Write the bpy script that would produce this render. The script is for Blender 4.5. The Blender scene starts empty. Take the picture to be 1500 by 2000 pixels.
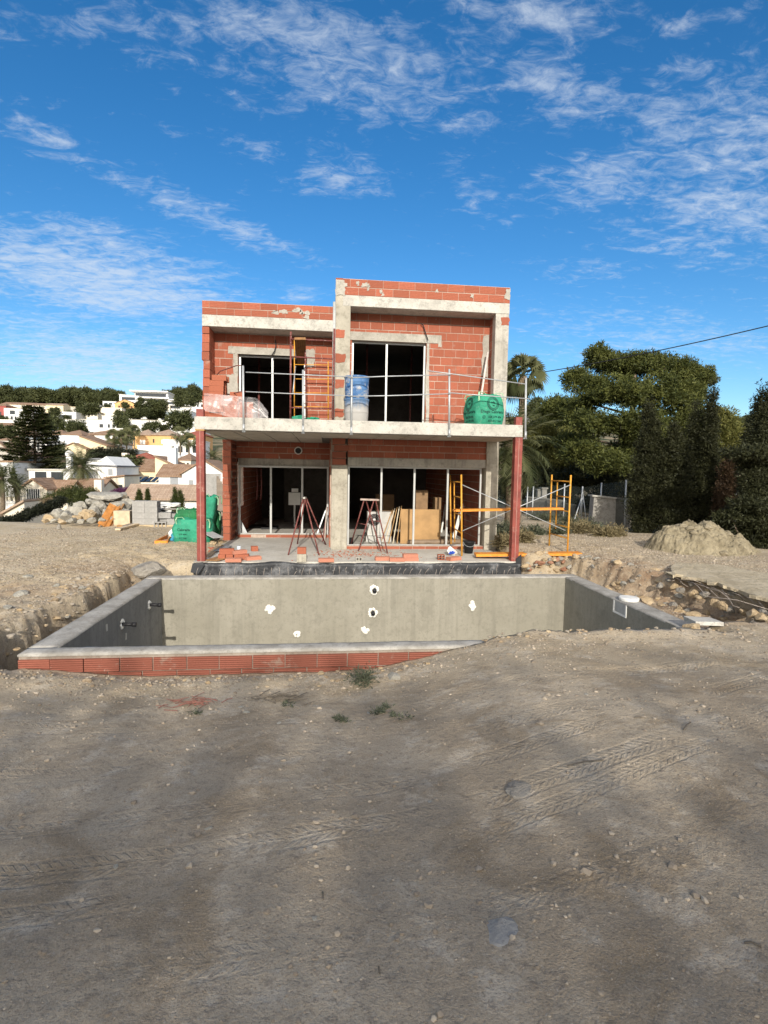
import bpy, math, random
import numpy as np
from mathutils import Vector, Matrix, Quaternion
random.seed(7)
RNG = np.random.default_rng(11)
SC = bpy.context.scene
COL = SC.collection
rad = math.radians
H = 2.08                       # eye height above the pool rim
F = 1049.0
YAW, PIT, ROL = rad(6.2206), rad(-4.3267), rad(0.9734)
_f = Vector((math.sin(YAW)*math.cos(PIT), math.cos(YAW)*math.cos(PIT), math.sin(PIT)))
_r0 = Vector((math.cos(YAW), -math.sin(YAW), 0)); _u0 = _r0.cross(_f)
_R = math.cos(ROL)*_r0 + math.sin(ROL)*_u0
_U = -math.sin(ROL)*_r0 + math.cos(ROL)*_u0

def ray(x, y): return _f + _R*((x-750)/F) + _U*((1000-y)/F)
def P(x, y, Y):                # point seen at photo pixel (x, y) at distance Y
    d = ray(x, y); d = d*(Y/d.y); return Vector((d.x, d.y, d.z+H))
def PZ(x, y, Z):               # point seen at photo pixel (x, y) at height Z
    d = ray(x, y); d = d*((Z-H)/d.z); return Vector((d.x, d.y, Z))

# ---------------------------------------------------------------- noise (numpy)
def _hash(ix, iy, s):
    n = (ix.astype(np.int64)*374761393 + iy.astype(np.int64)*668265263 + s*1274126177) & 0xffffffff
    n = ((n ^ (n >> 13))*1274126177) & 0xffffffff
    return ((n ^ (n >> 16)) & 0xffff)/65535.0
def vnoise(x, y, s=0):
    x = np.asarray(x, float); y = np.asarray(y, float)
    ix = np.floor(x); iy = np.floor(y); fx = x-ix; fy = y-iy
    fx = fx*fx*(3-2*fx); fy = fy*fy*(3-2*fy)
    a = _hash(ix, iy, s); b = _hash(ix+1, iy, s); c = _hash(ix, iy+1, s); d = _hash(ix+1, iy+1, s)
    return (a*(1-fx)+b*fx)*(1-fy)+(c*(1-fx)+d*fx)*fy
def fbm(x, y, o=4, s=0):
    v = 0; a = .5
    for i in range(o):
        v = v + a*(vnoise(x, y, s+i)-.5)*2; x = x*2.03+3.1; y = y*2.03+1.7; a *= .5
    return v
def sstep(a, b, x):
    t = np.clip((np.asarray(x, float)-a)/(b-a), 0, 1); return t*t*(3-2*t)

# ---------------------------------------------------------------- object helpers
def tag(o, label=None, cat=None, group=None, kind=None):
    if label: o['label'] = label
    if cat: o['category'] = cat
    if group: o['group'] = group
    if kind: o['kind'] = kind
    return o
def thing(name, loc, label, cat, group=None, rz=0.0):
    o = bpy.data.objects.new(name, None); COL.objects.link(o)
    o.location = loc; o.rotation_euler.z = rz; o.empty_display_size = .2
    return tag(o, label, cat, group)
def copy_tree(o, parent=None):
    c = o.copy(); COL.objects.link(c); c.parent = parent
    for ch in list(o.children): copy_tree(ch, c)
    return c

CUBE_F = [(0, 3, 2, 1), (4, 5, 6, 7), (0, 1, 5, 4), (1, 2, 6, 5), (2, 3, 7, 6), (3, 0, 4, 7)]
class MB:
    """collects shapes for ONE mesh object; every face keeps a material slot and a random value"""
    def __init__(s): s.v = []; s.f = []; s.m = []; s.r = []
    def _add(s, vs, fs, m=0, r=None):
        b = len(s.v); s.v.extend([tuple(v) for v in vs])
        r = random.random() if r is None else r
        for f in fs: s.f.append(tuple(b+i for i in f)); s.m.append(m); s.r.append(r)
        return s
    def box(s, lo, hi, m=0, r=None, rot=None, jit=0):
        x0, y0, z0 = lo; x1, y1, z1 = hi
        vs = [Vector(p) for p in ((x0, y0, z0), (x1, y0, z0), (x1, y1, z0), (x0, y1, z0), (x0, y0, z1), (x1, y0, z1), (x1, y1, z1), (x0, y1, z1))]
        if jit: vs = [v+Vector((random.uniform(-jit, jit), random.uniform(-jit, jit), random.uniform(-jit, jit))) for v in vs]
        if rot is not None:
            c = Vector(((x0+x1)/2, (y0+y1)/2, (z0+z1)/2)); vs = [c+rot@(v-c) for v in vs]
        return s._add(vs, CUBE_F, m, r)
    def obox(s, c, sx, sy, sz, rot=None, m=0, r=None):   # box about a centre
        vs = []
        for z in (-1, 1):
            for x, y in ((-1, -1), (1, -1), (1, 1), (-1, 1)):
                v = Vector((x*sx/2, y*sy/2, z*sz/2)); vs.append(Vector(c)+(rot@v if rot is not None else v))
        return s._add(vs, CUBE_F, m, r)
    def bar(s, a, b, w, h, m=0, r=None, up=Vector((0, 0, 1))):
        a = Vector(a); b = Vector(b); d = (b-a).normalized()
        x = d.cross(up)
        if x.length < 1e-4: x = d.cross(Vector((1, 0, 0)))
        x.normalize(); y = x.cross(d)
        vs = [p+x*(i*w/2)+y*(j*h/2) for p in (a, b) for i, j in ((-1, -1), (1, -1), (1, 1), (-1, 1))]
        return s._add(vs, CUBE_F, m, r)
    def tube(s, pts, r0, n=8, m=0, r=None, r1=None, cap=True):
        pts = [Vector(p) for p in pts]; vs = []; fs = []; N = len(pts); px = None
        for i, p in enumerate(pts):
            d = (pts[min(i+1, N-1)]-pts[max(i-1, 0)]).normalized()
            if px is None:
                px = d.cross(Vector((0, 0, 1)))
                if px.length < 1e-3: px = d.cross(Vector((1, 0, 0)))
            px = (px-d*px.dot(d)).normalized(); py = d.cross(px)
            rr = r0 if r1 is None else r0+(r1-r0)*i/max(N-1, 1)
            for k in range(n):
                a = 2*math.pi*k/n; vs.append(p+px*(math.cos(a)*rr)+py*(math.sin(a)*rr))
        for i in range(N-1):
            for k in range(n):
                a = i*n+k; b = i*n+(k+1) % n; fs.append((a, b, b+n, a+n))
        if cap: fs.append(tuple(range(n-1, -1, -1))); fs.append(tuple((N-1)*n+k for k in range(n)))
        return s._add(vs, fs, m, r)
    def lathe(s, c, prof, n=20, m=0, r=None, sx=1, sy=1):
        c = Vector(c); vs = []; fs = []
        for q, z in prof:
            for k in range(n):
                a = 2*math.pi*k/n; vs.append(c+Vector((math.cos(a)*q*sx, math.sin(a)*q*sy, z)))
        for i in range(len(prof)-1):
            for k in range(n):
                a = i*n+k; b = i*n+(k+1) % n; fs.append((a, b, b+n, a+n))
        fs.append(tuple(range(n-1, -1, -1))); fs.append(tuple((len(prof)-1)*n+k for k in range(n)))
        return s._add(vs, fs, m, r)
    def poly(s, pts, ext, m=0, r=None):                  # polygon extruded by a vector
        n = len(pts); a = [Vector(p) for p in pts]; b = [p+Vector(ext) for p in a]
        fs = [tuple(range(n-1, -1, -1)), tuple(range(n, 2*n))]+[(i, (i+1) % n, n+(i+1) % n, n+i) for i in range(n)]
        return s._add(a+b, fs, m, r)
    def quad(s, pts, m=0, r=None): return s._add(pts, [tuple(range(len(pts)))], m, r)
    def rock(s, c, sx, sy, sz, seed=None, m=0, r=None, sub=2, rough=.3, facets=7):
        vs, fs = ico(sub); R = random.Random(seed if seed is not None else random.random())
        pl = []
        for k in range(facets):
            d = Vector((R.gauss(0, 1), R.gauss(0, 1), R.gauss(0, 1))).normalized(); pl.append((d, R.uniform(.55, .9)))
        rot = Matrix.Rotation(R.uniform(0, 6.28), 3, 'Z'); out = []
        for v in vs:
            v = Vector(v)*(1+R.uniform(-rough, rough)*.25)
            for d, h in pl:
                t = v.dot(d)
                if t > h: v = v-d*(t-h)
            v = rot@v; out.append(Vector(c)+Vector((v.x*sx, v.y*sy, v.z*sz)))
        return s._add(out, fs, m, r)
    def build(s, name, mats, parent=None, smooth=False, bevel=0, origin=None):
        me = bpy.data.meshes.new(name); V = s.v
        if origin is not None: V = [(v[0]-origin[0], v[1]-origin[1], v[2]-origin[2]) for v in V]
        me.from_pydata(V, [], s.f)
        if not isinstance(mats, (list, tuple)): mats = [mats]
        for mm in mats: me.materials.append(mm)
        me.polygons.foreach_set('material_index', np.array(s.m, np.int32))
        at = me.attributes.new('rnd', 'FLOAT', 'FACE'); at.data.foreach_set('value', np.array(s.r, np.float32))
        me.polygons.foreach_set('use_smooth', np.full(len(s.f), smooth, bool))
        me.update()
        o = bpy.data.objects.new(name, me); COL.objects.link(o)
        if parent is not None: o.parent = parent
        if origin is not None: o.location = origin
        if bevel:
            b = o.modifiers.new('bevel', 'BEVEL'); b.width = bevel; b.segments = 2; b.limit_method = 'ANGLE'; b.harden_normals = False
        return o
_ico = {}
def ico(sub):
    if sub in _ico: return _ico[sub]
    t = (1+5**.5)/2
    vs = [Vector(p).normalized() for p in ((-1, t, 0), (1, t, 0), (-1, -t, 0), (1, -t, 0), (0, -1, t), (0, 1, t), (0, -1, -t), (0, 1, -t), (t, 0, -1), (t, 0, 1), (-t, 0, -1), (-t, 0, 1))]
    fs = [(0, 11, 5), (0, 5, 1), (0, 1, 7), (0, 7, 10), (0, 10, 11), (1, 5, 9), (5, 11, 4), (11, 10, 2), (10, 7, 6), (7, 1, 8), (3, 9, 4), (3, 4, 2), (3, 2, 6), (3, 6, 8), (3, 8, 9), (4, 9, 5), (2, 4, 11), (6, 2, 10), (8, 6, 7), (9, 8, 1)]
    for _ in range(sub-1):
        mid = {}; nf = []
        def m(a, b):
            k = (min(a, b), max(a, b))
            if k not in mid: mid[k] = len(vs); vs.append(((vs[a]+vs[b])/2).normalized())
            return mid[k]
        for a, b, c in fs:
            x, y, z = m(a, b), m(b, c), m(c, a); nf += [(a, x, z), (b, y, x), (c, z, y), (x, y, z)]
        fs = nf
    _ico[sub] = (vs, fs); return _ico[sub]
def np_mesh(name, verts, faces, mats, parent=None, smooth=False, rnd=None, mi=None):
    """one mesh object from numpy arrays (faces all with the same corner count)"""
    me = bpy.data.meshes.new(name); k = faces.shape[1]; n = len(faces)
    me.vertices.add(len(verts)); me.vertices.foreach_set('co', np.ascontiguousarray(verts, np.float32).ravel())
    me.loops.add(n*k); me.loops.foreach_set('vertex_index', np.ascontiguousarray(faces, np.int32).ravel())
    me.polygons.add(n); me.polygons.foreach_set('loop_start', np.arange(0, n*k, k, dtype=np.int32))
    if not isinstance(mats, (list, tuple)): mats = [mats]
    for mm in mats: me.materials.append(mm)
    if mi is not None: me.polygons.foreach_set('material_index', np.ascontiguousarray(mi, np.int32))
    me.polygons.foreach_set('use_smooth', np.full(n, smooth, bool))
    if rnd is not None:
        at = me.attributes.new('rnd', 'FLOAT', 'FACE'); at.data.foreach_set('value', np.ascontiguousarray(rnd, np.float32))
    me.update(calc_edges=True)
    o = bpy.data.objects.new(name, me); COL.objects.link(o)
    if parent is not None: o.parent = parent
    return o

# ---------------------------------------------------------------- materials
class NT:
    def __init__(s, m):
        m.use_nodes = True; s.t = m.node_tree; s.t.nodes.clear()
    def n(s, typ, **kw):
        nd = s.t.nodes.new(typ)
        for k, v in kw.items():
            if k.startswith('i_'):
                key = k[2:]; nd.inputs[int(key) if key.isdigit() else key].default_value = v
            else: setattr(nd, k, v)
        return nd
    def l(s, a, b): s.t.links.new(a, b)
    def math(s, op, a, b=None, clamp=False):
        nd = s.t.nodes.new('ShaderNodeMath'); nd.operation = op; nd.use_clamp = clamp
        for i, q in enumerate((a, b)):
            if q is None: continue
            if isinstance(q, (int, float)): nd.inputs[i].default_value = q
            else: s.l(q, nd.inputs[i])
        return nd.outputs[0]
    def mix(s, fac, a, b, mode='MIX'):
        nd = s.t.nodes.new('ShaderNodeMix'); nd.data_type = 'RGBA'; nd.blend_type = mode
        for i, q in ((0, fac), (6, a), (7, b)):
            if isinstance(q, (int, float)): nd.inputs[i].default_value = q
            elif isinstance(q, tuple): nd.inputs[i].default_value = (q[0], q[1], q[2], 1)
            else: s.l(q, nd.inputs[i])
        return nd.outputs[2]
    def noise(s, vec, scale, detail=4, rough=.55, dist=0, dim='3D'):
        nd = s.n('ShaderNodeTexNoise', noise_dimensions=dim); nd.inputs['Scale'].default_value = scale
        nd.inputs['Detail'].default_value = detail; nd.inputs['Roughness'].default_value = rough; nd.inputs['Distortion'].default_value = dist
        if vec is not None: s.l(vec, nd.inputs['Vector'])
        return nd.outputs[0]
    def ramp(s, fac, lo, hi, a=0., b=1.):
        nd = s.n('ShaderNodeMapRange', interpolation_type='SMOOTHSTEP'); s.l(fac, nd.inputs[0])
        nd.inputs[1].default_value = lo; nd.inputs[2].default_value = hi; nd.inputs[3].default_value = a; nd.inputs[4].default_value = b
        return nd.outputs[0]
    def coord(s, scale=(1, 1, 1), kind='Object'):
        c = s.n('ShaderNodeTexCoord').outputs[kind]
        if scale == (1, 1, 1): return c
        mp = s.n('ShaderNodeMapping'); mp.inputs['Scale'].default_value = scale; s.l(c, mp.inputs[0]); return mp.outputs[0]
    def attr(s, name):
        a = s.n('ShaderNodeAttribute', attribute_name=name); return a.outputs['Fac']
    def out(s, col, rough=.85, bump=None, bstr=.3, bdist=.01, metal=0., spec=.3, extra=None, trans=None):
        p = s.n('ShaderNodeBsdfPrincipled'); p.inputs['Roughness'].default_value = rough if not hasattr(rough, 'name') else .5
        if hasattr(rough, 'name'): s.l(rough, p.inputs['Roughness'])
        p.inputs['Metallic'].default_value = metal; p.inputs['Specular IOR Level'].default_value = spec
        if isinstance(col, tuple): p.inputs['Base Color'].default_value = (*col, 1)
        else: s.l(col, p.inputs['Base Color'])
        if bump is not None:
            b = s.n('ShaderNodeBump'); b.inputs['Strength'].default_value = bstr; b.inputs['Distance'].default_value = bdist
            s.l(bump, b.inputs['Height']); s.l(b.outputs[0], p.inputs['Normal'])
        o = s.n('ShaderNodeOutputMaterial'); sh = p.outputs[0]
        if trans is not None:
            tr = s.n('ShaderNodeBsdfTranslucent')
            if isinstance(col, tuple): tr.inputs[0].default_value = (*col, 1)
            else: s.l(col, tr.inputs[0])
            mx = s.n('ShaderNodeMixShader'); mx.inputs[0].default_value = trans; s.l(sh, mx.inputs[1]); s.l(tr.outputs[0], mx.inputs[2]); sh = mx.outputs[0]
        s.l(sh, o.inputs[0]); return p
_M = {}
def mat(name, fn):
    if name not in _M:
        m = bpy.data.materials.new(name); _M[name] = m; fn(NT(m))
    return _M[name]

def m_plain(name, col, rough=.7, var=.12, scale=6, metal=0., spec=.3, dirt=None, bump=.15):
    def fn(t):
        c = t.coord(); nz = t.noise(c, scale, 5, .6)
        a = tuple(x*(1-var) for x in col); b = tuple(min(1, x*(1+var)) for x in col)
        k = t.mix(t.ramp(nz, .3, .7), a, b)
        if dirt: k = t.mix(t.ramp(t.noise(c, scale*2.3, 5, .7), .56, .68, 0, .75), k, dirt)
        t.out(k, rough, nz, bump, .01, metal, spec)
    return mat(name, fn)
def m_brick(name, base, axis, grooves=95, smear=.35, smcol=(.42, .33, .27), gstr=.5):
    def fn(t):
        c = t.coord(); r = t.attr('rnd')
        dk = tuple(x*.76 for x in base); lt = tuple(min(1, x*1.16) for x in base)
        k = t.mix(r, dk, lt)
        k = t.mix(t.ramp(t.noise(c, 26, 4, .6), .35, .7, 0, .45), k, tuple(x*.8 for x in base))
        s1 = t.ramp(t.noise(c, 2.1, 6, .68), .60, .70, 0, smear*1.6)
        k = t.mix(s1, k, smcol)
        s2 = t.ramp(t.noise(c, 9, 5, .75), .64, .74, 0, .55)
        k = t.mix(s2, k, (.55, .45, .38))
        x = t.n('ShaderNodeSeparateXYZ'); t.l(c, x.inputs[0])
        w = t.math('SINE', t.math('MULTIPLY', x.outputs['XYZ'.index(axis)], grooves*2*math.pi/6.283*1.0))
        wv = t.math('ADD', t.math('MULTIPLY', w, .5), t.math('MULTIPLY', t.noise(c, 40, 3, .6), .8))
        k = t.mix(t.ramp(w, -.9, -.2, .30, 0), k, tuple(x*.5 for x in base))
        t.out(k, .9, wv, gstr, .006)
    return mat(name, fn)
def m_concrete(name, col, stain=(.2, .19, .17), light=None, drip=False, rust=None, sc=1.0, amt=.55, pores=True):
    light = light or tuple(min(1, x*1.25) for x in col)
    def fn(t):
        c = t.coord(); k = t.mix(t.ramp(t.noise(c, 1.6*sc, 6, .62), .32, .68), col, light)
        k = t.mix(t.ramp(t.noise(c, 5.5*sc, 7, .78), .50, .66, 0, amt), k, stain)
        k = t.mix(t.ramp(t.noise(c, 2.6*sc, 7, .8, .6), .54, .60, 0, amt*.7), k, tuple(x*.62 for x in col))
        k = t.mix(t.ramp(t.noise(c, 17*sc, 5, .75), .52, .64, 0, .5), k, tuple(x*.75 for x in col))
        if drip:
            c2 = t.coord((7, 7, .35)); k = t.mix(t.ramp(t.noise(c2, 1.3, 5, .65), .45, .72, 0, .5), k, stain)
        if rust: k = t.mix(t.ramp(t.noise(c, .9*sc, 5, .7), .60, .72, 0, .6), k, rust)
        if pores: k = t.mix(t.ramp(t.noise(c, 60*sc, 3, .6), .62, .70, 0, .5), k, tuple(x*.55 for x in col))
        t.out(k, .92, t.noise(c, 30*sc, 6, .7), .35, .012)
    return mat(name, fn)
def m_leaf(name, a, b, trans=.3, rough=.6):
    def fn(t):
        k = t.mix(t.attr('rnd'), a, b); t.out(k, rough, spec=.25, trans=trans)
    return mat(name, fn)
# ================================================================ camera, light, sky
cam_d = bpy.data.cameras.new('camera'); cam = bpy.data.objects.new('camera', cam_d); COL.objects.link(cam)
cam_d.sensor_fit = 'VERTICAL'; cam_d.sensor_height = 36.0; cam_d.sensor_width = 27.0
cam_d.lens = 36.0*F/2000.0; cam_d.clip_start = .05; cam_d.clip_end = 4000
cam.matrix_world = Matrix(((_R.x, _U.x, -_f.x, 0), (_R.y, _U.y, -_f.y, 0), (_R.z, _U.z, -_f.z, H), (0, 0, 0, 1)))
SC.camera = cam
SUN_EL, SUN_AZ = rad(23.0), rad(1.2)        # sun stands behind the camera, a touch to its left
sd = bpy.data.lights.new('sun', 'SUN'); sun = bpy.data.objects.new('sun', sd); COL.objects.link(sun)
sd.energy = 3.3; sd.angle = rad(.5); sd.color = (1.0, .93, .82)
SUND = Vector((math.sin(SUN_AZ)*math.cos(SUN_EL), math.cos(SUN_AZ)*math.cos(SUN_EL), -math.sin(SUN_EL)))
sun.rotation_euler = SUND.to_track_quat('-Z', 'Y').to_euler(); sun.location = (-2, -20, 20)

W = bpy.data.worlds.new('World'); SC.world = W; W.use_nodes = True
t = NT(W)
sky = t.n('ShaderNodeTexSky'); sky.sky_type = 'NISHITA'; sky.sun_disc = False
sky.sun_elevation = SUN_EL; sky.sun_rotation = math.pi+SUN_AZ
sky.altitude = 50; sky.air_density = 1.0; sky.dust_density = .35; sky.ozone_density = 3.2
hs = t.n('ShaderNodeHueSaturation'); hs.inputs['Hue'].default_value = .5; hs.inputs['Saturation'].default_value = 1.30; hs.inputs['Value'].default_value = 1.0
t.l(sky.outputs[0], hs.inputs['Color'])
g = t.n('ShaderNodeTexCoord').outputs['Generated']
sx = t.n('ShaderNodeSeparateXYZ'); t.l(g, sx.inputs[0])
zz = t.math('ADD', t.math('MAXIMUM', sx.outputs[2], 0.0), .10)
cx = t.math('DIVIDE', sx.outputs[0], zz); cy = t.math('DIVIDE', sx.outputs[1], zz)
cv = t.n('ShaderNodeCombineXYZ'); t.l(cx, cv.inputs[0]); t.l(cy, cv.inputs[1])
def plane(x, y):
    d = ray(x, y).normalized(); z = max(d.z, 0)+.10; return Vector((d.x/z, d.y/z))
mask = None
# streaks of thin high cloud: (x0, y0, x1, y1, half width in photo pixels, strength)
for (x0, y0, x1, y1, hw, st) in (
    (-60, 500, 420, 600, 66, 1.05), (60, 430, 380, 520, 26, .8), (220, 345, 580, 500, 26, .72), (10, 225, 160, 310, 34, .6), (370, 50, 940, 200, 95, .72),
    (840, 0, 1210, 40, 70, .66), (960, 120, 1210, 220, 50, .66), (850, 235, 975, 245, 26, .72), (560, 345, 750, 350, 42, .66), (440, 285, 570, 305, 28, .5),
    (1070, 370, 1320, 340, 60, .68), (1350, 150, 1480, 480, 95, .74), (1180, 440, 1500, 490, 50, .55), (-50, 700, 420, 735, 60, .95), (-40, 620, 230, 650, 24, .62),
    (120, 30, 330, 100, 50, .45), (1260, 80, 1400, 60, 45, .5), (-20, 20, 60, 80, 50, .5), (560, 570, 620, 590, 22, .55), (1060, 640, 1500, 700, 50, .55), (1070, 520, 1230, 530, 28, .42), (520, 490, 600, 505, 20, .45), (1430, 60, 1500, 20, 60, .5), (880, 330, 980, 420, 34, .5)):
    a = plane(x0, y0); b = plane(x1, y1); c = (a+b)/2
    mx, my = (x0+x1)/2, (y0+y1)/2
    L = max((b-a).length/2, .02)*1.25; wd = (plane(mx, my+hw)-plane(mx, my-hw)).length/2*1.2
    ang = math.atan2(b.y-a.y, b.x-a.x)
    mp = t.n('ShaderNodeMapping', vector_type='TEXTURE'); mp.inputs['Location'].default_value = (c.x, c.y, 0); mp.inputs['Rotation'].default_value = (0, 0, ang)
    mp.inputs['Scale'].default_value = (L, wd, 1); t.l(cv.outputs[0], mp.inputs[0])
    ln = t.n('ShaderNodeVectorMath', operation='LENGTH'); t.l(mp.outputs[0], ln.inputs[0])
    q = t.ramp(ln.outputs['Value'], 0.0, 1.75, st, 0)
    mask = q if mask is None else t.math('MAXIMUM', mask, q)
mp = t.n('ShaderNodeMapping'); mp.inputs['Rotation'].default_value = (0, 0, rad(-28)); mp.inputs['Scale'].default_value = (1.0, 2.3, 1); t.l(cv.outputs[0], mp.inputs[0])
mp2 = t.n('ShaderNodeMapping'); mp2.inputs['Rotation'].default_value = (0, 0, rad(35)); mp2.inputs['Scale'].default_value = (1.0, 1.5, 1); t.l(cv.outputs[0], mp2.inputs[0])
big = t.noise(mp.outputs[0], 2.6, 6, .62, .5)
rip = t.noise(mp2.outputs[0], 15, 6, .66, .8)
wsp = t.noise(mp.outputs[0], 6, 8, .68, 1.2)
nn = t.math('ADD', t.math('ADD', t.math('MULTIPLY', big, .30), t.math('MULTIPLY', rip, .52)), t.math('MULTIPLY', wsp, .42))
cf = t.math('ADD', nn, t.math('ADD', t.math('MULTIPLY', mask, .30), .012))
cl = t.ramp(cf, .70, 1.06, 0, .70)
cl = t.math('MULTIPLY', cl, t.ramp(sx.outputs[2], .0, .05, .55, 1))
colr = t.mix(cl, hs.outputs[0], (4.6, 5.1, 5.7))
# bright broken clouds added to the unseen sky behind the viewer, lifting the shade
bk = t.ramp(sx.outputs[1], -.02, -.45, 0, 1)
bd = t.ramp(t.noise(cv.outputs[0], 1.4, 6, .6, .4), .30, .62, .25, .95)
colr = t.mix(t.math('MULTIPLY', bk, bd), colr, (13.5, 12.4, 10.8))
bg = t.n('ShaderNodeBackground'); bg.inputs[1].default_value = .12; t.l(colr, bg.inputs[0])
wo = t.n('ShaderNodeOutputWorld'); t.l(bg.outputs[0], wo.inputs[0])
SC.view_settings.view_transform = 'Standard'; SC.view_settings.look = 'None'; SC.view_settings.exposure = .42; SC.view_settings.gamma = 1.0
SC.render.engine = 'CYCLES'; SC.cycles.use_denoising = True; SC.cycles.max_bounces = 6; SC.cycles.diffuse_bounces = 3
SC.cycles.transparent_max_bounces = 12
# ================================================================ ground
def PX(x, y, X):
    d = ray(x, y); d = d*(X/d.x); return Vector((d.x, d.y, d.z+H))
HZ_D = [0, 20, 24, 30, 45, 57, 75, 110, 150, 220, 300, 350, 420, 480, 600, 900, 1400]
HZ_Z = [.1, .1, -2.4, -4.6, -4.4, -3.6, -2.8, 1.6, 5.0, 13.0, 25.5, 33.5, 47.5, 53, 55, 50, 40]
def ground_z(X, Y, fine=True):
    X = np.asarray(X, float); Y = np.asarray(Y, float)
    e = -.28+.37*sstep(.2, 2.5, X)+.13*sstep(-2.0, -3.5, X)
    s = np.clip(Y/6.1, 0, 1)
    zf = .42*(1-s)+e*s
    zf = zf+.07*np.exp(-((Y-5.75)/.28)**2)*(1-sstep(.4, 1.6, X))*(.6+fbm(X*2.2, Y*2.2, 3, 5))
    zf = zf+.06*np.exp(-((Y-6.32)/.35)**2)*sstep(1.7, 2.6, X)*(1-sstep(4.6, 5.6, X))
    # left bank and trench
    w = fbm(X*.9, Y*.9, 4, 21)
    xe = -3.82+.26*fbm(Y*1.1, Y*0+3, 5, 33)
    plat = .10+.05*w+.10*sstep(8, 4.5, X*0+Y)*0
    tr = -.25-.75*sstep(6.2, 7.0, Y)*(1-sstep(9.6, 10.9, Y))
    kk = sstep(-.12, .10, X-xe+.07*fbm(X*3, Y*3, 3, 8)+.05*fbm(X*13, Y*13, 3, 9))
    zl = plat*(1-kk)+tr*kk
    end = sstep(10.2, 11.4, Y+.5*(X+3.4))
    zl = zl*(1-end)+(plat-.25*sstep(-4.6, -3.2, X)*(1-sstep(11.3, 12.6, Y)))*end
    frontmix = sstep(6.0, 6.55, Y+.12*fbm(X*2, Y*2, 3, 4))
    zleft = zf*(1-frontmix)+zl*frontmix
    # right trench and plateau
    xr = np.interp(Y, [6.6, 7.3, 9.1, 11.2, 12.5], [6.75, 6.6, 6.2, 5.5, 5.0])+.16*fbm(Y*1.6, Y*0+9, 4, 41)
    pr = np.interp(Y, [6, 11, 14, 18, 26], [.24, .30, .27, .12, .1])+.04*w-.15*np.exp(-((X-4.9)/.9)**2-((Y-11.9)/.6)**2)
    k2 = sstep(-.30, .08, X-xr+.12*fbm(X*4, Y*4, 4, 12)+.05*fbm(X*13, Y*13, 3, 15))
    zr = -.17*(1-k2)+pr*k2
    ledge = sstep(6.70, 6.78, Y+.03*fbm(X*5, Y*5, 2, 3))
    zr = zr*ledge+(zf)*(1-ledge)
    # strip between pool and terrace, ground round the house
    zb = -.25+(.28+.25)*sstep(11.1, 11.75, Y+.25*fbm(X*2.5, Y*2.5, 3, 14))*sstep(4.25, 4.6, X)
    mid = np.where(Y < 6.3, zf, zb)
    L = 1-sstep(-3.42, -3.32, X); R = sstep(5.05, 5.3, X)
    back = sstep(11.2, 12.0, Y)
    zmid = mid*(1-back*(X < -2.6))+plat*back*(X < -2.6)
    z = zmid*(1-L)*(1-R)+zleft*L+zr*R
    out = (Y > 12.0)&(X > 4.4); z = np.where(out, np.where(X > 5.3, z, pr), z)
    # pool pit: the earth stops inside the thickness of the walls
    cov = sstep(1.6, 2.3, X)
    y0 = np.where(X > 1.9, 6.37, 6.24)
    hole = (X > -3.27)&(X < 5.1)&(Y > y0)&(Y < 10.62)
    z = np.where(hole, -2.2, z)
    hs_ = (X > -2.6)&(X < 4.2)&(Y > 11.6)&(Y < 22); z = np.where(hs_, -.35, z)
    # far land: falls away behind the plot, rises to the wooded hill
    D = Y
    far = np.interp(D, HZ_D, HZ_Z)
    far = far+np.where(D > 120, fbm(X*.012, Y*.012, 3, 50)*4, 0)
    far_r = np.maximum(far, .1)
    edge_l = sstep(19.6, 22.6, Y+.8*fbm(X*.5, Y*.5, 3, 61)); edge_r = sstep(36, 70, Y)
    k3 = sstep(3.0, 7.0, X)
    z = z*(1-k3)*(1-edge_l)+z*k3*(1-edge_r)+far*(1-k3)*edge_l+far_r*k3*edge_r
    if fine:
        near = (Y < 30)&~hole
        amp = .016+.045*sstep(6.2, 7, Y)*((X < -3.4)&(X > -5.5)|(X > 5.3)&(X < 7))+.03*np.exp(-((Y-6.3)/.3)**2)*sstep(1.5, 2.2, X)
        z = z+np.where(near, amp*(fbm(X*3.1, Y*3.1, 5, 71)+.6*fbm(X*9, Y*9, 3, 75))+.05*fbm(X*.6, Y*.6, 3, 72)*np.where((Y > 5)&(Y < 7.3)&(np.abs(X-1) < 5), .35, 1), 0)
    return z
def gz(x, y): return float(ground_z(np.array([x]), np.array([y]))[0])

def axis(parts):
    out = [parts[0][0]]
    for a, b, st in parts:
        n = max(1, int(round((b-a)/st))); out += list(a+(b-a)*(np.arange(n)+1)/n)
    return np.array(out)
def grow(a, b, s0, k=1.16):
    xs = [a]; st = s0; sg = 1 if b > a else -1
    while (b-xs[-1])*sg > 0: xs.append(xs[-1]+sg*st); st *= k
    return xs
gx = np.array(sorted(set([round(v, 4) for v in list(axis([(-9, 10, .05)]))+grow(-9.0, -1500, .06)+grow(10.0, 1500, .06)])))
gy = np.array(sorted(set([round(v, 4) for v in list(axis([(0.4, 13.5, .05)]))+grow(.4, -300, .1)+grow(13.5, 2200, .06, 1.05)])))
GX, GY = np.meshgrid(gx, gy)
GZ = ground_z(GX, GY)
nx, ny = len(gx), len(gy)
vv = np.stack([GX.ravel(), GY.ravel(), GZ.ravel()], 1)
ii = (np.arange(ny-1)[:, None]*nx+np.arange(nx-1)[None, :]).ravel()
ff = np.stack([ii, ii+1, ii+nx+1, ii+nx], 1)
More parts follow.
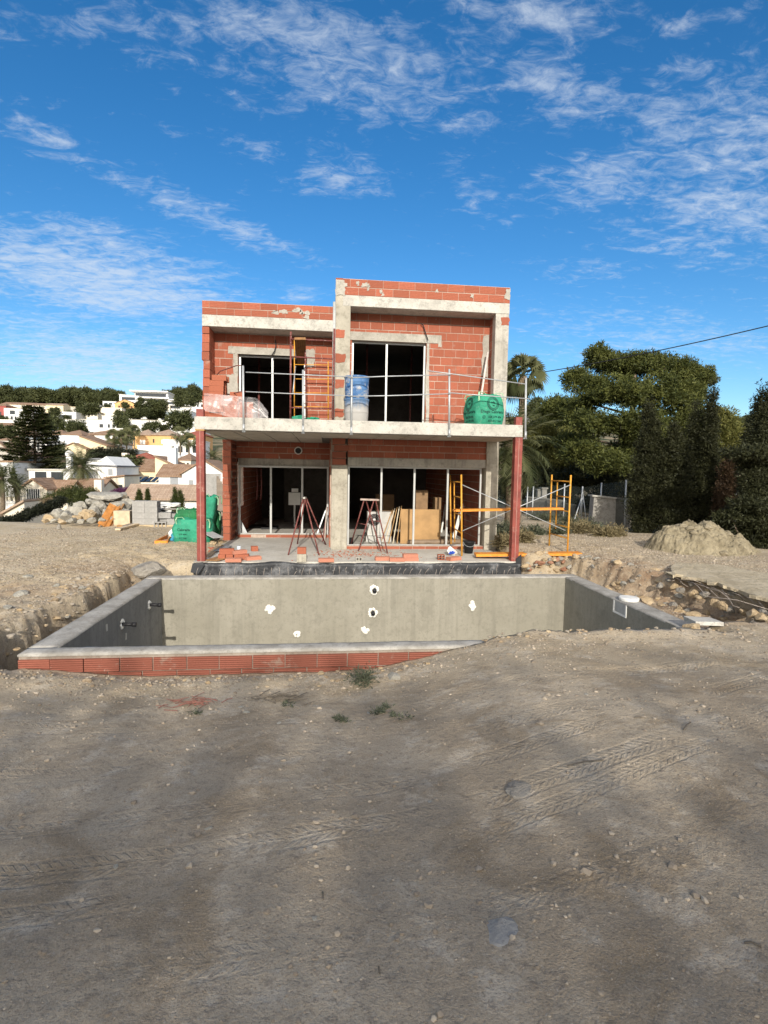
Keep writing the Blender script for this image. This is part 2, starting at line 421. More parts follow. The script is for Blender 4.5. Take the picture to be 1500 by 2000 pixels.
def m_ground(t):
    c = t.coord(); x = t.n('ShaderNodeSeparateXYZ'); t.l(c, x.inputs[0]); X, Y = x.outputs[0], x.outputs[1]
    tan = t.attr('tan'); red = t.attr('red'); far = t.attr('far')
    n1 = t.noise(c, .75, 7, .62, .4); n2 = t.noise(c, 3.6, 7, .68); n3 = t.noise(c, 19, 5, .7); n4 = t.noise(c, 95, 4, .7)
    k = t.mix(t.ramp(n1, .34, .66), (.305, .245, .172), (.445, .37, .272))
    k = t.mix(t.ramp(n2, .50, .66, 0, .75), k, (.50, .435, .345))           # pale dusty crust
    k = t.mix(t.ramp(t.noise(c, 1.3, 7, .7, .8), .50, .66, 0, .7), k, (.24, .178, .108))   # brown earth
    kt = t.mix(t.ramp(n1, .34, .66), (.48, .38, .24), (.60, .495, .34))
    kt = t.mix(t.ramp(n2, .50, .68, 0, .7), kt, (.62, .55, .43))
    k = t.mix(tan, k, kt)
    kr = t.mix(t.ramp(n2, .36, .64), (.27, .175, .105), (.48, .37, .25))
    k = t.mix(red, k, kr)
    k = t.mix(t.ramp(n3, .52, .68, 0, .6), k, (.19, .155, .12))
    k = t.mix(t.ramp(n4, .56, .70, 0, .6), k, (.50, .45, .385))
    k = t.mix(t.ramp(n4, .46, .32, 0, .75), k, (.16, .13, .10))
    k = t.mix(t.ramp(t.noise(c, 240, 3, .7), .56, .68, 0, .6), k, (.52, .46, .37))
    k = t.mix(t.ramp(t.noise(c, 46, 5, .75), .55, .64, 0, .5), k, (.20, .16, .12))
    kf = t.mix(t.ramp(t.noise(c, .05, 6, .65), .42, .58), (.055, .065, .03), (.26, .21, .13))
    k = t.mix(far, k, kf)
    h = t.math('ADD', t.math('MULTIPLY', n3, .9), t.math('MULTIPLY', n4, .35))
    # tyre tracks pressed into the dust
    for (a, b, q, wd, sp, dep) in ((2.62, .06, .035, .12, .052, .36), (3.05, .07, .035, .10, .05, .28), (2.30, .055, .045, .09, .06, .3), (3.75, .02, .02, .13, .05, .2), (1.86, .05, .03, .10, .06, .28), (4.6, -.02, .02, .13, .06, .22)):
        xs = t.math('ADD', X, 1.6)
        yc = t.math('ADD', t.math('ADD', t.math('MULTIPLY', xs, b), t.math('MULTIPLY', t.math('MULTIPLY', xs, xs), q)), a)
        d = t.math('ABSOLUTE', t.math('SUBTRACT', Y, yc))
        m_ = t.ramp(d, wd*.8, wd, 1, 0)
        ph = t.math('MULTIPLY', t.math('ADD', X, t.math('MULTIPLY', d, .9)), 2*math.pi/sp)
        lug = t.ramp(t.math('SINE', ph), -.2, .5)
        rb = t.ramp(t.math('SINE', t.math('MULTIPLY', d, 2*math.pi/(wd*.62))), .2, .8)
        pr = t.math('MULTIPLY', t.math('MULTIPLY', t.math('MAXIMUM', lug, rb), m_), t.ramp(t.noise(c, .9, 5, .7), .40, .62, 0, dep))
        h = t.math('SUBTRACT', h, pr)
    t.out(k, .95, h, .75, .028, spec=.15)
G = np_mesh('ground', vv, ff, mat('earth', m_ground), smooth=True)
tag(G, kind='structure')
def pt_attr(o, name, v):
    at = o.data.attributes.new(name, 'FLOAT', 'POINT'); at.data.foreach_set('value', np.ascontiguousarray(v, np.float32).ravel())
tanv = sstep(6.3, 9.0, GY+.8*fbm(GX*.8, GY*.8, 3, 81)-.9*sstep(1, -3, GX))*np.where(GX > 4, .62, 1.0)
tanv = np.maximum(tanv, .35*sstep(4.2, 6.0, GY+.5*fbm(GX, GY, 3, 80)))
redv = np.clip(sstep(6.3, 7, GY)*(np.exp(-((GX+4.4)/1.1)**2)*.75*sstep(.0, .5, fbm(GX*.7, GY*1.1, 4, 83)+.35)*(1-sstep(11, 12.5, GY))
    +np.exp(-((GX-6.0)/.55)**2)*1.1*(1-sstep(10.5, 12, GY))), 0, 1)
pt_attr(G, 'tan', tanv); pt_attr(G, 'red', redv); pt_attr(G, 'far', sstep(24, 34, np.hypot(GX*.5, GY)))

# loose stones: uncountable gravel, one object
def gravel(name, pts, sizes, mats_, seed):
    R = np.random.default_rng(seed); n = len(pts)
    iv, if_ = ico(1); base = np.array([tuple(q) for q in iv]); fc = np.array(if_)
    v = base[None]*R.uniform(.7, 1.15, (n, 12, 1)); v = v*sizes[:, None, None]*np.stack([R.uniform(.7, 1.3, n), R.uniform(.6, 1.1, n), R.uniform(.45, .8, n)], 1)[:, None, :]
    v = v+R.uniform(-.12, .12, v.shape)*sizes[:, None, None]
    a = R.uniform(0, 6.28, n); ca, sa = np.cos(a)[:, None], np.sin(a)[:, None]
    vx = v[:, :, 0]*ca-v[:, :, 1]*sa; vy = v[:, :, 0]*sa+v[:, :, 1]*ca
    v = np.stack([vx, vy, v[:, :, 2]], 2)+pts[:, None, :]
    f = (fc[None]+(np.arange(n)*12)[:, None, None]).reshape(-1, 3)
    rn = np.repeat(R.random(n)**1.6, 20)
    o = np_mesh(name, v.reshape(-1, 3), f, mats_, rnd=rn); return o
def m_stone(t):
    c = t.coord(); k = t.mix(t.attr('rnd'), (.24, .195, .145), (.45, .385, .30)); k = t.mix(t.ramp(t.noise(c, 30, 4, .6), .5, .7, 0, .4), k, (.22, .19, .16)); t.out(k, .9)
def sample(n, x0, x1, y0, y1, dens):
    out = []
    while len(out) < n:
        x = RNG.uniform(x0, x1, n*2); y = RNG.uniform(y0, y1, n*2); k = RNG.random(n*2) < dens(x, y)
        out += list(zip(x[k], y[k]))
    return np.array(out[:n])
def inpool(x, y): return (x > -3.4)&(x < 5.22)&(y > 6.15)&(y < 10.72)
def dens(x, y):
    d = .08+.24*sstep(.0, .5, fbm(x*.9, y*.9, 4, 91))
    d = d+.9*np.exp(-((y-5.72)/.33)**2)*(1-sstep(.6, 1.8, x))+.5*np.exp(-((y-6.1)/.5)**2)*sstep(1.0, 2.0, x)
    d = d+.8*((y > 6.2)&(x < -3.5)&(y < 12))*.8+.8*((y > 6.8)&(x > 5.2)&(y < 12.6))*.8+.3*(y > 12)
    return d*~(inpool(x, y))*~((x > -2.75)&(x < 4.35)&(y > 11.45))
pp = sample(30000, -9, 10, 1.2, 18, dens)
zz_ = ground_z(pp[:, 0], pp[:, 1]); sz = .004+.009*RNG.random(len(pp))**2.5+.016*RNG.random(len(pp))**12+.001*np.clip(pp[:, 1], 0, 12)
tag(gravel('gravel', np.column_stack([pp, zz_+sz*.15]), sz, mat('stone_chips', m_stone), 3), kind='stuff')
p2 = np.column_stack([RNG.uniform(-2.6, 3.6, 16000), 1.2+3.9*RNG.random(16000)**1.5]); k2_ = RNG.random(16000) < (.25+.9*sstep(-.1, .5, fbm(p2[:, 0]*1.3, p2[:, 1]*1.3, 4, 95)))
p2 = p2[k2_]; s2 = .0022+.0035*RNG.random(len(p2))**2+.005*RNG.random(len(p2))**14
tag(gravel('grit', np.column_stack([p2, ground_z(p2[:, 0], p2[:, 1])]), s2, mat('stone_chips', m_stone), 5), kind='stuff')
# ================================================================ materials of the building
BRX = (.385, .122, .072)
M_br_v = m_brick('hollow_brick_upright_grooves', BRX, 'X', 190, .30)
M_br_h = m_brick('hollow_brick_long_grooves', BRX, 'Z', 190, .30)
M_br_y = m_brick('hollow_brick_side_grooves', (.37, .123, .075), 'Y', 190, .25)
M_br_pool = m_brick('pool_brick', (.27, .092, .062), 'Z', 260, .45, (.30, .25, .20), 1.0)
M_mortar = m_concrete('mortar', (.42, .315, .25), (.27, .17, .12), (.54, .44, .37), pores=False)
M_conc = m_concrete('cast_concrete', (.40, .375, .325), (.17, .16, .14), (.52, .49, .43), True)
M_conc_w = m_concrete('pale_cast_concrete', (.45, .43, .385), (.20, .19, .17), (.58, .56, .505), False, sc=1.3, amt=.6)
M_conc_col = m_concrete('column_concrete', (.38, .35, .285), (.19, .175, .135), (.50, .465, .385), True)
M_plaster = m_concrete('rough_mortar_patch', (.37, .345, .295), (.20, .185, .155), (.48, .455, .40), sc=2.5)
M_floor = m_concrete('dusty_screed', (.50, .475, .42), (.34, .32, .275), (.60, .575, .52), sc=1.2, amt=.35)
M_soffit = m_concrete('slab_underside', (.42, .385, .33), (.25, .23, .2), (.5, .46, .40))
M_dark = m_concrete('interior_deep_shade', (.075, .065, .058), (.04, .038, .035), (.10, .09, .08))  # deep room shade put into the colour of the inner walls
M_ceil = m_concrete('shade_dark_ceiling', (.12, .108, .095), (.06, .055, .05), (.13, .12, .11))  # ceiling colour darkened to carry the shade of the rooms
M_steel = m_plain('red_primer_steel', (.235, .058, .045), .55, .2, 5, dirt=(.36, .20, .16))
M_galv = m_plain('galvanised_steel', (.47, .49, .50), .45, .10, 9, .35, .5)
M_rustred = m_plain('worn_red_tube', (.17, .052, .045), .6, .35, 14, dirt=(.52, .42, .36))
M_yel = m_plain('yellow_scaffold_paint', (.68, .33, .045), .5, .15, 12, dirt=(.40, .27, .16))
M_black = m_plain('black_plastic', (.02, .02, .022), .5, .2)
M_white = m_plain('white_plastic', (.78, .77, .73), .5, .06)

def cells(u0, u1, v0, v1, ops):
    us = sorted(set([u0, u1]+[min(max(q, u0), u1) for o in ops for q in (o[0], o[1])])); vs = sorted(set([v0, v1]+[min(max(q, v0), v1) for o in ops for q in (o[2], o[3])]))
    for a, b in zip(us, us[1:]):
        for c, d in zip(vs, vs[1:]):
            mu, mv = (a+b)/2, (c+d)/2
            if b-a > 1e-4 and d-c > 1e-4 and not any(o[0] < mu < o[1] and o[2] < mv < o[3] for o in ops): yield a, b, c, d
def cut(u0, u1, v0, v1, ops):
    segs = [(u0, u1, v0, v1)]
    for o in ops:
        ns = []
        for a, b, c, d in segs:
            if o[0] >= b or o[1] <= a or o[2] >= d or o[3] <= c: ns.append((a, b, c, d)); continue
            if a < o[0]: ns.append((a, o[0], c, d))
            if b > o[1]: ns.append((o[1], b, c, d))
            lo, hi = max(a, o[0]), min(b, o[1])
            if c < o[2]: ns.append((lo, hi, c, o[2]))
            if d > o[3]: ns.append((lo, hi, o[3], d))
        segs = ns
    return segs
def brick_wall(name, to3, u0, u1, v0, v1, bw, bh, mats_, parent, ops=(), thick=.24, joint=.009, jh=.018, core=.005, seed=1, wob=.006, skip=.0, flip=False):
    """courses of separate bricks standing a few mm proud of a mortar core, with openings"""
    R = random.Random(seed); mb = MB()
    def hexa(a, b, c, d, w0, w1, m, r, j=0):
        vs = [Vector(to3(u+R.uniform(-j, j)*.4, v+R.uniform(-j, j)*.4, w+(R.uniform(-j, j) if w < .02 else 0))) for w, u, v in ((w0, a, c), (w0, b, c), (w0, b, d), (w0, a, d), (w1, a, c), (w1, b, c), (w1, b, d), (w1, a, d))]
        mb._add(vs, [(0, 1, 2, 3), (4, 7, 6, 5), (0, 4, 5, 1), (1, 5, 6, 2), (2, 6, 7, 3), (3, 7, 4, 0)], m, r)
    for a, b, c, d in cells(u0, u1, v0, v1, ops): hexa(a, b, c, d, core, thick, 1, R.random())
    v = v0; row = 0
    while v < v1-.02:
        h = min(bh, v1-v); u = u0-(bw*(.5+R.uniform(-.12, .12)) if row % 2 else R.uniform(0, .15)*bw)
        while u < u1:
            w = bw*(1+R.uniform(-.05, .05))
            a, b = max(u+joint/2, u0), min(u+w-joint/2, u1)
            if b-a > .03 and R.random() > skip:
                r = min(1, max(0, R.gauss(.5, .26))); pr = R.uniform(-wob, wob*.4)
                for (x0, x1, y0, y1) in cut(a, b, v+jh*.4, v+h-jh*.6, ops):
                    if x1-x0 > .02 and y1-y0 > .02: hexa(x0, x1, y0, y1, pr, .02, 0, r, .003)
            u += w
        v += bh; row += 1
    return mb.build(name, mats_, parent)

def rough_patch(name, pts, y, parent, m, thick=.012, seed=0, n=5):
    """an uneven smear of mortar on a wall: outline in (x, z), slightly proud"""
    R = random.Random(seed); out = []
    for i in range(len(pts)):
        a, b = Vector(pts[i]), Vector(pts[(i+1) % len(pts)])
        for k in range(n):
            p = a.lerp(b, k/n)
            if k: p = p+Vector((R.uniform(-.022, .022), R.uniform(-.022, .022)))
            out.append((p.x, y, p.y))
    return MB().poly(out, (0, thick, 0)).build(name, m, parent)

house = thing('unfinished_house', (0, 11.5, 0), 'two storey unfinished villa of bare red hollow brick and raw concrete behind the empty pool', 'house')
HO = Vector((0, 11.5, 0))
_build0 = MB.build
def hb(mb, name, m, parent=house, smooth=False, bevel=0):     # part of the house, own origin at the house's base
    return _build0(mb, name, m, parent, smooth, bevel)
house.location = (0, 0, 0)

# slabs and frame
o = MB().box((-2.69, 11.5, -.5), (4.31, 22.0, .12)).build('terrace_floor', M_floor, house)
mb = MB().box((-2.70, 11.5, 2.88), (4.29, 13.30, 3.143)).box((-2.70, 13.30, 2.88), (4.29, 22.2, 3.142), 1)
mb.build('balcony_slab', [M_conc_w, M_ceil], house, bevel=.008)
mb = MB()
for i in range(11): mb.box((-2.6+i*.63, 11.62, 2.868), (-2.6+i*.63+.6, 13.29 if i > 3 else 15.7, 2.879))
mb.build('soffit_board_marks', M_soffit, house)
def i_post(x0, x1, ztop):
    m = MB(); y0, y1 = 11.515, 11.685; xm = (x0+x1)/2
    m.box((x0, y0, .12), (x1, y0+.012, ztop)); m.box((x0, y1-.012, .12), (x1, y1, ztop)); m.box((x0+.001, y0+.013, .12), (x0+.009, y1-.013, ztop)); m.box((x1-.009, y0+.013, .12), (x1-.001, y1-.013, ztop))
    m.box((xm-.006, y0-.004, .125), (xm+.006, y0+.002, ztop-.02), 1)
    return m
i_post(-2.675, -2.515, 2.879).build('steel_post', [M_steel, m_plain('weld_seam', (.40, .22, .18))], house)
i_post(4.135, 4.300, 2.879).build('steel_post', [M_steel, m_plain('weld_seam', (.40, .22, .18))], house)
MB().box((4.14, 11.54, 3.1435), (4.285, 11.68, 3.32)).build('post_stub', M_steel, house)
MB().box((-2.675, 11.56, 3.1435), (-2.53, 11.70, 3.30)).build('post_stub', M_steel, house)
MB().box((-2.74, 11.45, .118), (-2.46, 11.74, .132)).build('base_plate', M_conc, house)
MB().box((-2.69, 11.503, 2.855), (-2.50, 11.70, 2.879)).build('timber_packer', m_plain('packer_timber', (.45, .27, .10)), house)

# ground floor, garden side
MB().box((.14, 13.30, .12), (.53, 13.66, 2.215)).build('concrete_column', M_conc_col, house, bevel=.008)
MB().box((4.04, 13.30, .12), (4.36, 13.66, 2.879)).build('concrete_column', M_conc_col, house, bevel=.008)
MB().box((.531, 13.34, 2.205), (4.039, 13.60, 2.41)).build('lintel', M_conc, house, bevel=.005)
Wx = lambda y: (lambda u, v, w: (u, y+w, v))
brick_wall('brick_wall', Wx(13.35), .53, 4.037, 2.41, 2.878, .30, .157, [M_br_v, M_mortar], house, seed=3)
mb = MB(); R = random.Random(4)
for k, z in enumerate((2.225, 2.39, 2.555, 2.72)):
    mb.box((.17+R.uniform(-.03, .03), 13.29+R.uniform(-.02, .02), z), (.47+R.uniform(-.05, .1), 13.6, z+.148), 0)
    mb.box((.20, 13.33, z-.012), (.5, 13.6, z+.02), 1)
mb.build('toothed_bricks', [M_br_y, M_mortar], house)
# ground floor, set back bay
MB().box((-2.50, 15.78, 2.185), (.12, 16.02, 2.385)).build('lintel', M_conc, house, bevel=.005)
brick_wall('brick_wall', Wx(15.80), -2.55, .12, 2.385, 2.878, .40, .165, [M_br_h, M_mortar], house, seed=5)
Wy = lambda x, s=1: (lambda u, v, w: (x+s*w, u, v))
brick_wall('brick_wall', Wy(.10), 13.665, 15.78, .12, 2.878, .28, .19, [M_br_y, M_mortar], house, thick=.2, seed=6)
mb = MB(); R = random.Random(9); z = .12
while z < 2.84:                                                     # corner pier, ends of hollow bricks showing
    h = min(.19, 2.872-z); dx = R.uniform(-.012, .012)
    mb.box((-2.785+dx, 15.0+R.uniform(-.01, .01), z+.006), (-2.572+dx, 15.40, z+h-.006), 0); mb.box((-2.77, 15.02, z-.003), (-2.58, 15.78, z+h), 1)
    for q in range(3):
        if R.random() < .92: mb.box((-2.590, 15.10+q*.235, z+.012), (-2.560+R.uniform(-.006, .006), 15.10+q*.235+.20, z+h-.012), 2)
    z += .19
z = .16
while z < 2.75:
    for q in range(3):
        for s_ in range(2): mb.box((-2.556, 15.13+q*.235+s_*.085, z+.02), (-2.549, 15.19+q*.235+s_*.085, z+.11), 3)
    z += .19
mb.build('brick_pier', [M_br_v, M_mortar, M_br_y, m_plain('brick_hollow_dark', (.09, .035, .025))], house)
brick_wall('sill_course', Wx(15.62), -2.50, .09, .1215, .215, .40, .093, [M_br_h, M_mortar], house, seed=8, thick=.2, skip=.12)
brick_wall('sill_course', Wx(13.36), .53, 4.03, .1215, .205, .33, .083, [M_br_h, M_mortar], house, seed=8, thick=.2, skip=.05)
# side and back walls
brick_wall('brick_wall', Wy(-2.55, -1), 15.82, 21.95, .12, 2.878, .30, .19, [M_br_y, M_mortar], house, ops=[(16.0, 17.15, .95, 2.3)], thick=.22, seed=10)
brick_wall('brick_wall', Wy(4.12, 1), 13.67, 21.95, .12, 2.878, .30, .19, [M_br_y, M_mortar], house, thick=.22, seed=12)
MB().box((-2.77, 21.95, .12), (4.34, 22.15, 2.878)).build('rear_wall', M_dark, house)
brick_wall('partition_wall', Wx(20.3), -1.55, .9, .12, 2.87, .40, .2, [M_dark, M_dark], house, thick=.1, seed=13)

# upper floor
YU = 13.30
ops = [(-2.10, -.50, 3.1, 4.80)]
brick_wall('brick_wall', Wx(YU), -2.66, .19, 3.145, 5.278, .285, .193, [M_br_v, M_mortar], house, ops, seed=21)
brick_wall('brick_wall', Wx(YU), .53, 4.02, 3.145, 5.886, .283, .197, [M_br_v, M_mortar], house, [(.60, 2.43, 3.1, 5.24)], seed=22)
MB().poly([(-2.33, 13.283, 4.80), (-.30, 13.283, 4.80), (-.29, 13.283, 4.955), (-2.32, 13.283, 4.975)], (0, .2, 0)).build('lintel', M_plaster, house)
MB().poly([(.545, 13.283, 5.241), (2.80, 13.283, 5.241), (2.80, 13.283, 5.44), (.545, 13.283, 5.44)], (0, .2, 0)).build('lintel', M_plaster, house)
rough_patch('mortar_patch', [(2.72, 5.15), (2.80, 5.15), (2.80, 5.25), (2.72, 5.25)], 13.286, house, M_plaster, seed=1, n=2)
rough_patch('mortar_patch', [(-2.42, 3.15), (-2.11, 3.15), (-2.11, 4.82), (-2.21, 4.80), (-2.20, 4.32), (-2.40, 4.28), (-2.43, 3.98), (-2.52, 3.80)], 13.280, house, M_plaster, .03, seed=2)
rough_patch('mortar_patch', [(-.49, 4.55), (-.30, 4.56), (-.31, 4.98), (-.49, 4.97)], 13.281, house, M_plaster, .03, seed=3)
rough_patch('mortar_patch', [(2.44, 3.15), (2.52, 3.15), (2.50, 5.24), (2.44, 5.24)], 13.283, house, M_plaster, .03, seed=5)
rough_patch('mortar_patch', [(3.83, 4.5), (4.0, 4.45), (4.0, 5.5), (3.86, 5.48)], 13.283, house, M_plaster, .03, seed=6)
rough_patch('mortar_patch', [(3.80, 3.15), (4.0, 3.15), (4.0, 4.0), (3.85, 3.9)], 13.282, house, M_plaster, .03, seed=7)
# fins either side of the two bays
mb = MB(); R = random.Random(31); z = 3.145; k = 0
while z < 5.26:
    h = min(.197, 5.272-z); dx = R.uniform(-.02, .02)-(.012 if k % 2 else 0)
    mb.box((-2.80+dx, 12.76+R.uniform(-.012, .012), z+.005), (-2.645+dx*.4, 13.05, z+h-.006), 0); mb.box((-2.79, 13.055, z+.004), (-2.646+R.uniform(-.004, .004), 13.30, z+h-.005), 2)
    mb.box((-2.785, 12.79, z-.004), (-2.655, 13.299, z+h), 1); z += .197; k += 1
mb.build('brick_fin', [M_br_v, M_mortar, M_br_y], house)
MB().box((.185, 12.80, 3.1445), (.535, 21.9, 6.128), 0).build('concrete_fin', M_conc_col, house, bevel=.006)
for i, (z0, z1, w) in enumerate(((3.33, 3.52, .2), (4.00, 4.2, .2), (4.60, 4.80, .22), (5.15, 5.34, .2))):
    rough_patch('exposed_brick', [(.19, z0), (.19+w, z0+.01), (.19+w+.02, z1), (.19, z1)], 12.792, house, M_br_v, .012, seed=40+i, n=3)
MB().box((4.005, 12.80, 3.1445), (4.335, 13.05, 5.888), 0).build('concrete_fin', M_conc, house, bevel=.006)
brick_wall('brick_wall', Wy(4.02, 1), 13.052, 13.30, 3.145, 5.886, .25, .197, [M_br_y, M_mortar], house, thick=.25, seed=33)
brick_wall('brick_wall', Wy(4.10, 1), 13.31, 21.9, 3.145, 5.886, .3, .197, [M_br_y, M_mortar], house, thick=.22, seed=34)
rough_patch('exposed_brick', [(4.14, 5.62), (4.335, 5.62), (4.335, 5.80), (4.13, 5.80)], 12.792, house, M_br_v, .012, seed=51, n=3)
brick_wall('brick_wall', Wy(-2.66, -1), 13.31, 21.9, 3.145, 5.278, .3, .197, [M_br_y, M_mortar], house, thick=.14, seed=35)
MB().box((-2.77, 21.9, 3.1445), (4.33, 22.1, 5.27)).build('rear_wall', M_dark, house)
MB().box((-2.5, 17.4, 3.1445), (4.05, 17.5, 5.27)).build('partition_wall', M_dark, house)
# roof edges
MB().box((-2.805, 12.75, 5.28), (.183, 13.4, 5.532)).build('fascia_beam', M_conc_w, house, bevel=.006)
MB().box((.36, 12.795, 5.89), (4.337, 13.4, 6.132)).build('fascia_beam', M_conc_w, house, bevel=.006)
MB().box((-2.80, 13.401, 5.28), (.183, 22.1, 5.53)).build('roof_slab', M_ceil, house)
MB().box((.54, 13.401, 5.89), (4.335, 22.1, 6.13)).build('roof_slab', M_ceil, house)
brick_wall('parapet', Wx(12.76), -2.80, .182, 5.533, 5.845, .385, .156, [M_br_h, M_mortar], house, thick=.14, seed=61)
brick_wall('parapet', Wx(12.80), .36, 4.336, 6.133, 6.505, .385, .186, [M_br_h, M_mortar], house, thick=.14, seed=62)
mb = MB().box((.187, 12.80, 6.129), (.359, 12.95, 6.47)); mb.build('parapet_end', M_plaster, house)
rough_patch('mortar_patch', [(.19, 6.1), (.42, 6.12), (.40, 6.28), (.45, 6.36), (.36, 6.47), (.19, 6.47)], 12.786, house, M_plaster, .012, seed=71)
rough_patch('mortar_patch', [(4.20, 6.25), (4.335, 6.2), (4.335, 6.49), (4.24, 6.47)], 12.788, house, M_plaster, .01, seed=72)
MB().box((.187, 12.81, 6.471), (.359, 12.95, 6.512)).build('parapet_brick', M_br_h, house)
brick_wall('parapet', Wy(-2.80, 1), 12.91, 22.0, 5.533, 5.845, .385, .156, [M_br_y, M_mortar], house, thick=.12, seed=63)
brick_wall('parapet', Wy(4.336, -1), 12.95, 22.0, 6.133, 6.505, .385, .186, [M_br_y, M_mortar], house, thick=.12, seed=64)
R = random.Random(77)
for i in range(13):
    x = R.uniform(-2.7, 0) if i % 2 else R.uniform(.6, 4.1); z = R.uniform(5.56, 5.78) if i % 2 else R.uniform(6.17, 6.42); y = 12.752 if i % 2 else 12.792; w = R.uniform(.015, .12)
    rough_patch('mortar_patch', [(x-w, z-.03), (x+w, z-.04), (x+w*.8, z+.05), (x-w*.6, z+.04)], y, house, M_plaster, .007, seed=80+i, n=4)

# aluminium window frames, no glass fitted yet
M_alu = m_plain('bare_aluminium', (.50, .51, .50), .4, .05, 4, .3, .5)
def window_frame(x0, x1, z0, z1, y, mull, w=.045, sill=True):
    m = MB().box((x0, y, z0), (x0+w, y+.06, z1)).box((x1-w, y, z0), (x1, y+.06, z1)).box((x0+w, y, z1-w), (x1-w, y+.06, z1))
    if sill: m.box((x0+w, y, z0), (x1-w, y+.06, z0+w*.5))
    fr = m.build('window_frame', M_alu, house)
    for q in mull: MB().box((q-w*.55, y-.004, z0+w*.5+.001), (q+w*.55, y+.056, z1-w-.001)).build('mullion', M_alu, fr)
window_frame(-2.09, -.51, 3.146, 4.795, 13.40, [-1.305], .04)
window_frame(.605, 2.425, 3.146, 5.235, 13.40, [1.46], .04)
window_frame(-2.48, .08, .216, 2.183, 15.70, [-1.57, -.68], .05)
window_frame(.545, 3.97, .207, 2.203, 13.46, [1.39, 2.23, 3.09], .042)
m = MB(); ring = [Vector((-.80+.10*math.cos(a), 0, 2.635+.10*math.sin(a))) for a in np.linspace(0, 2*math.pi, 25)]
m.tube([p+Vector((0, 15.78, 0)) for p in ring], .018, 6, cap=False); m.build('vent_pipe_ring', M_white, house, True)
m = MB().lathe((-.80, 15.79, 2.635), [(.085, 0), (.085, .01)], 20); 
m = MB().tube([(-.80, 15.785, 2.635), (-.80, 15.80, 2.635)], .085, 18); m.build('vent_opening', M_black, house)
MB().tube([(.155, 12.77, 3.2), (.16, 12.76, 5.95)], .035, 10).build('downpipe', m_plain('grey_pipe', (.42, .43, .42), .5, .15, dirt=(.6, .58, .54)), house, True)
MB().box((-2.74, 11.46, 2.0), (-2.73, 11.47, 2.01)) if False else None

# temporary guard rail along the balcony edge
gr = thing('guard_rail', (.8, 11.46, 2.88), 'galvanised temporary guard rail clamped along the edge of the balcony slab', 'railing')
gr.location = (0, 0, 0)
for x0, x1, zt in ((-1.70, -1.71, 4.19), (-.485, -.49, 4.15), (.525, .52, 4.17), (2.635, 2.60, 4.28), (4.335, 4.30, 4.16)):
    m = MB().tube([(x0, 11.455, 2.845), (x1, 11.455, zt)], .022, 8); m.box((x0-.03, 11.44, 2.84), (x0+.03, 11.60, 2.862)); m.box((x0-.02, 11.432, 2.855), (x0+.02, 11.478, 3.0))
    m.build('rail_post', M_galv, gr, True)
MB().tube([P(412, 745, 12.9), P(430, 725, 12.4), P(462, 714, 11.7), P(470, 714, 11.5)], .011, 6).build('rail', M_rustred, gr, True)
MB().tube([P(440, 772, 12.6), P(470, 765, 11.6), P(480, 765, 11.5)], .011, 6).build('rail', M_rustred, gr, True)
MB().tube([P(480, 727, 11.42), P(592, 732, 11.43), P(687, 736, 11.42)], .011, 6).build('rail', M_galv, gr, True)
MB().tube([P(480, 765, 11.42), P(592, 770, 11.42), P(687, 773, 11.42)], .011, 6).build('rail', M_galv, gr, True)
MB().tube([P(680, 738, 11.43), P(755, 735, 11.42), P(880, 732, 11.42)], .012, 6).build('rail', M_galv, gr, True)
MB().tube([P(680, 774, 11.43), P(755, 773, 11.42), P(880, 769, 11.42)], .012, 6).build('rail', M_galv, gr, True)
MB().tube([P(835, 724, 11.44), P(880, 730, 11.44), P(1025, 750, 11.44)], .012, 6).build('rail', M_galv, gr, True)
MB().tube([P(876, 767, 11.44), P(950, 773, 11.44), P(1034, 779, 11.44)], .012, 6).build('rail', M_galv, gr, True)

# ================================================================ pool
M_pool_in = m_concrete('pool_render', (.28, .262, .21), (.20, .188, .152), (.33, .31, .255), True, sc=.7, amt=.4)
M_cope = m_concrete('rough_pool_edge', (.28, .262, .23), (.22, .205, .18), (.45, .43, .39), sc=2.0)
pool = thing('swimming_pool', (0, 0, 0), 'empty rectangular concrete pool shell with bare brick outer wall in front of the house', 'pool')
XL0, XL1, XR0, XR1, YF0, YF1, YB0, YB1, ZB = -3.37, -3.07, 4.89, 5.20, 6.20, 6.43, 10.40, 10.70, -1.55
MB().box((XL0, YB0, ZB), (XR1, YB1, -.012)).build('rear_pool_wall', M_pool_in, pool)
MB().box((XL0, YF0+.02, ZB), (XL1, YB0-.001, -.012)).build('side_pool_wall', m_concrete('dark_grey_render', (.19, .186, .172), (.125, .124, .116), (.235, .23, .215), True, sc=.7, amt=.4), pool)  # darker and greyer than the render on the other pool walls
MB().box((XR0, YF0+.02, ZB), (XR1, YB0-.001, -.012)).build('side_pool_wall', M_pool_in, pool)
MB().box((XL1+.001, YF1-.05, ZB), (XR0-.001, YF1, -.012)).build('front_pool_wall', M_pool_in, pool)
brick_wall('outer_brick_wall', Wx(YF0), XL0, XR1, -.545, -.035, .368, .16, [M_br_pool, m_concrete('dirty_mortar', (.26, .21, .17), (.12, .10, .08), (.36, .31, .26), pores=False)], pool, thick=.17, seed=91, skip=0, wob=.012, joint=.011, jh=.012, core=.014)
MB().box((XL0, YF0, ZB-.1), (XR1, YB1, ZB-.001)).build('pool_floor', M_pool_in, pool)
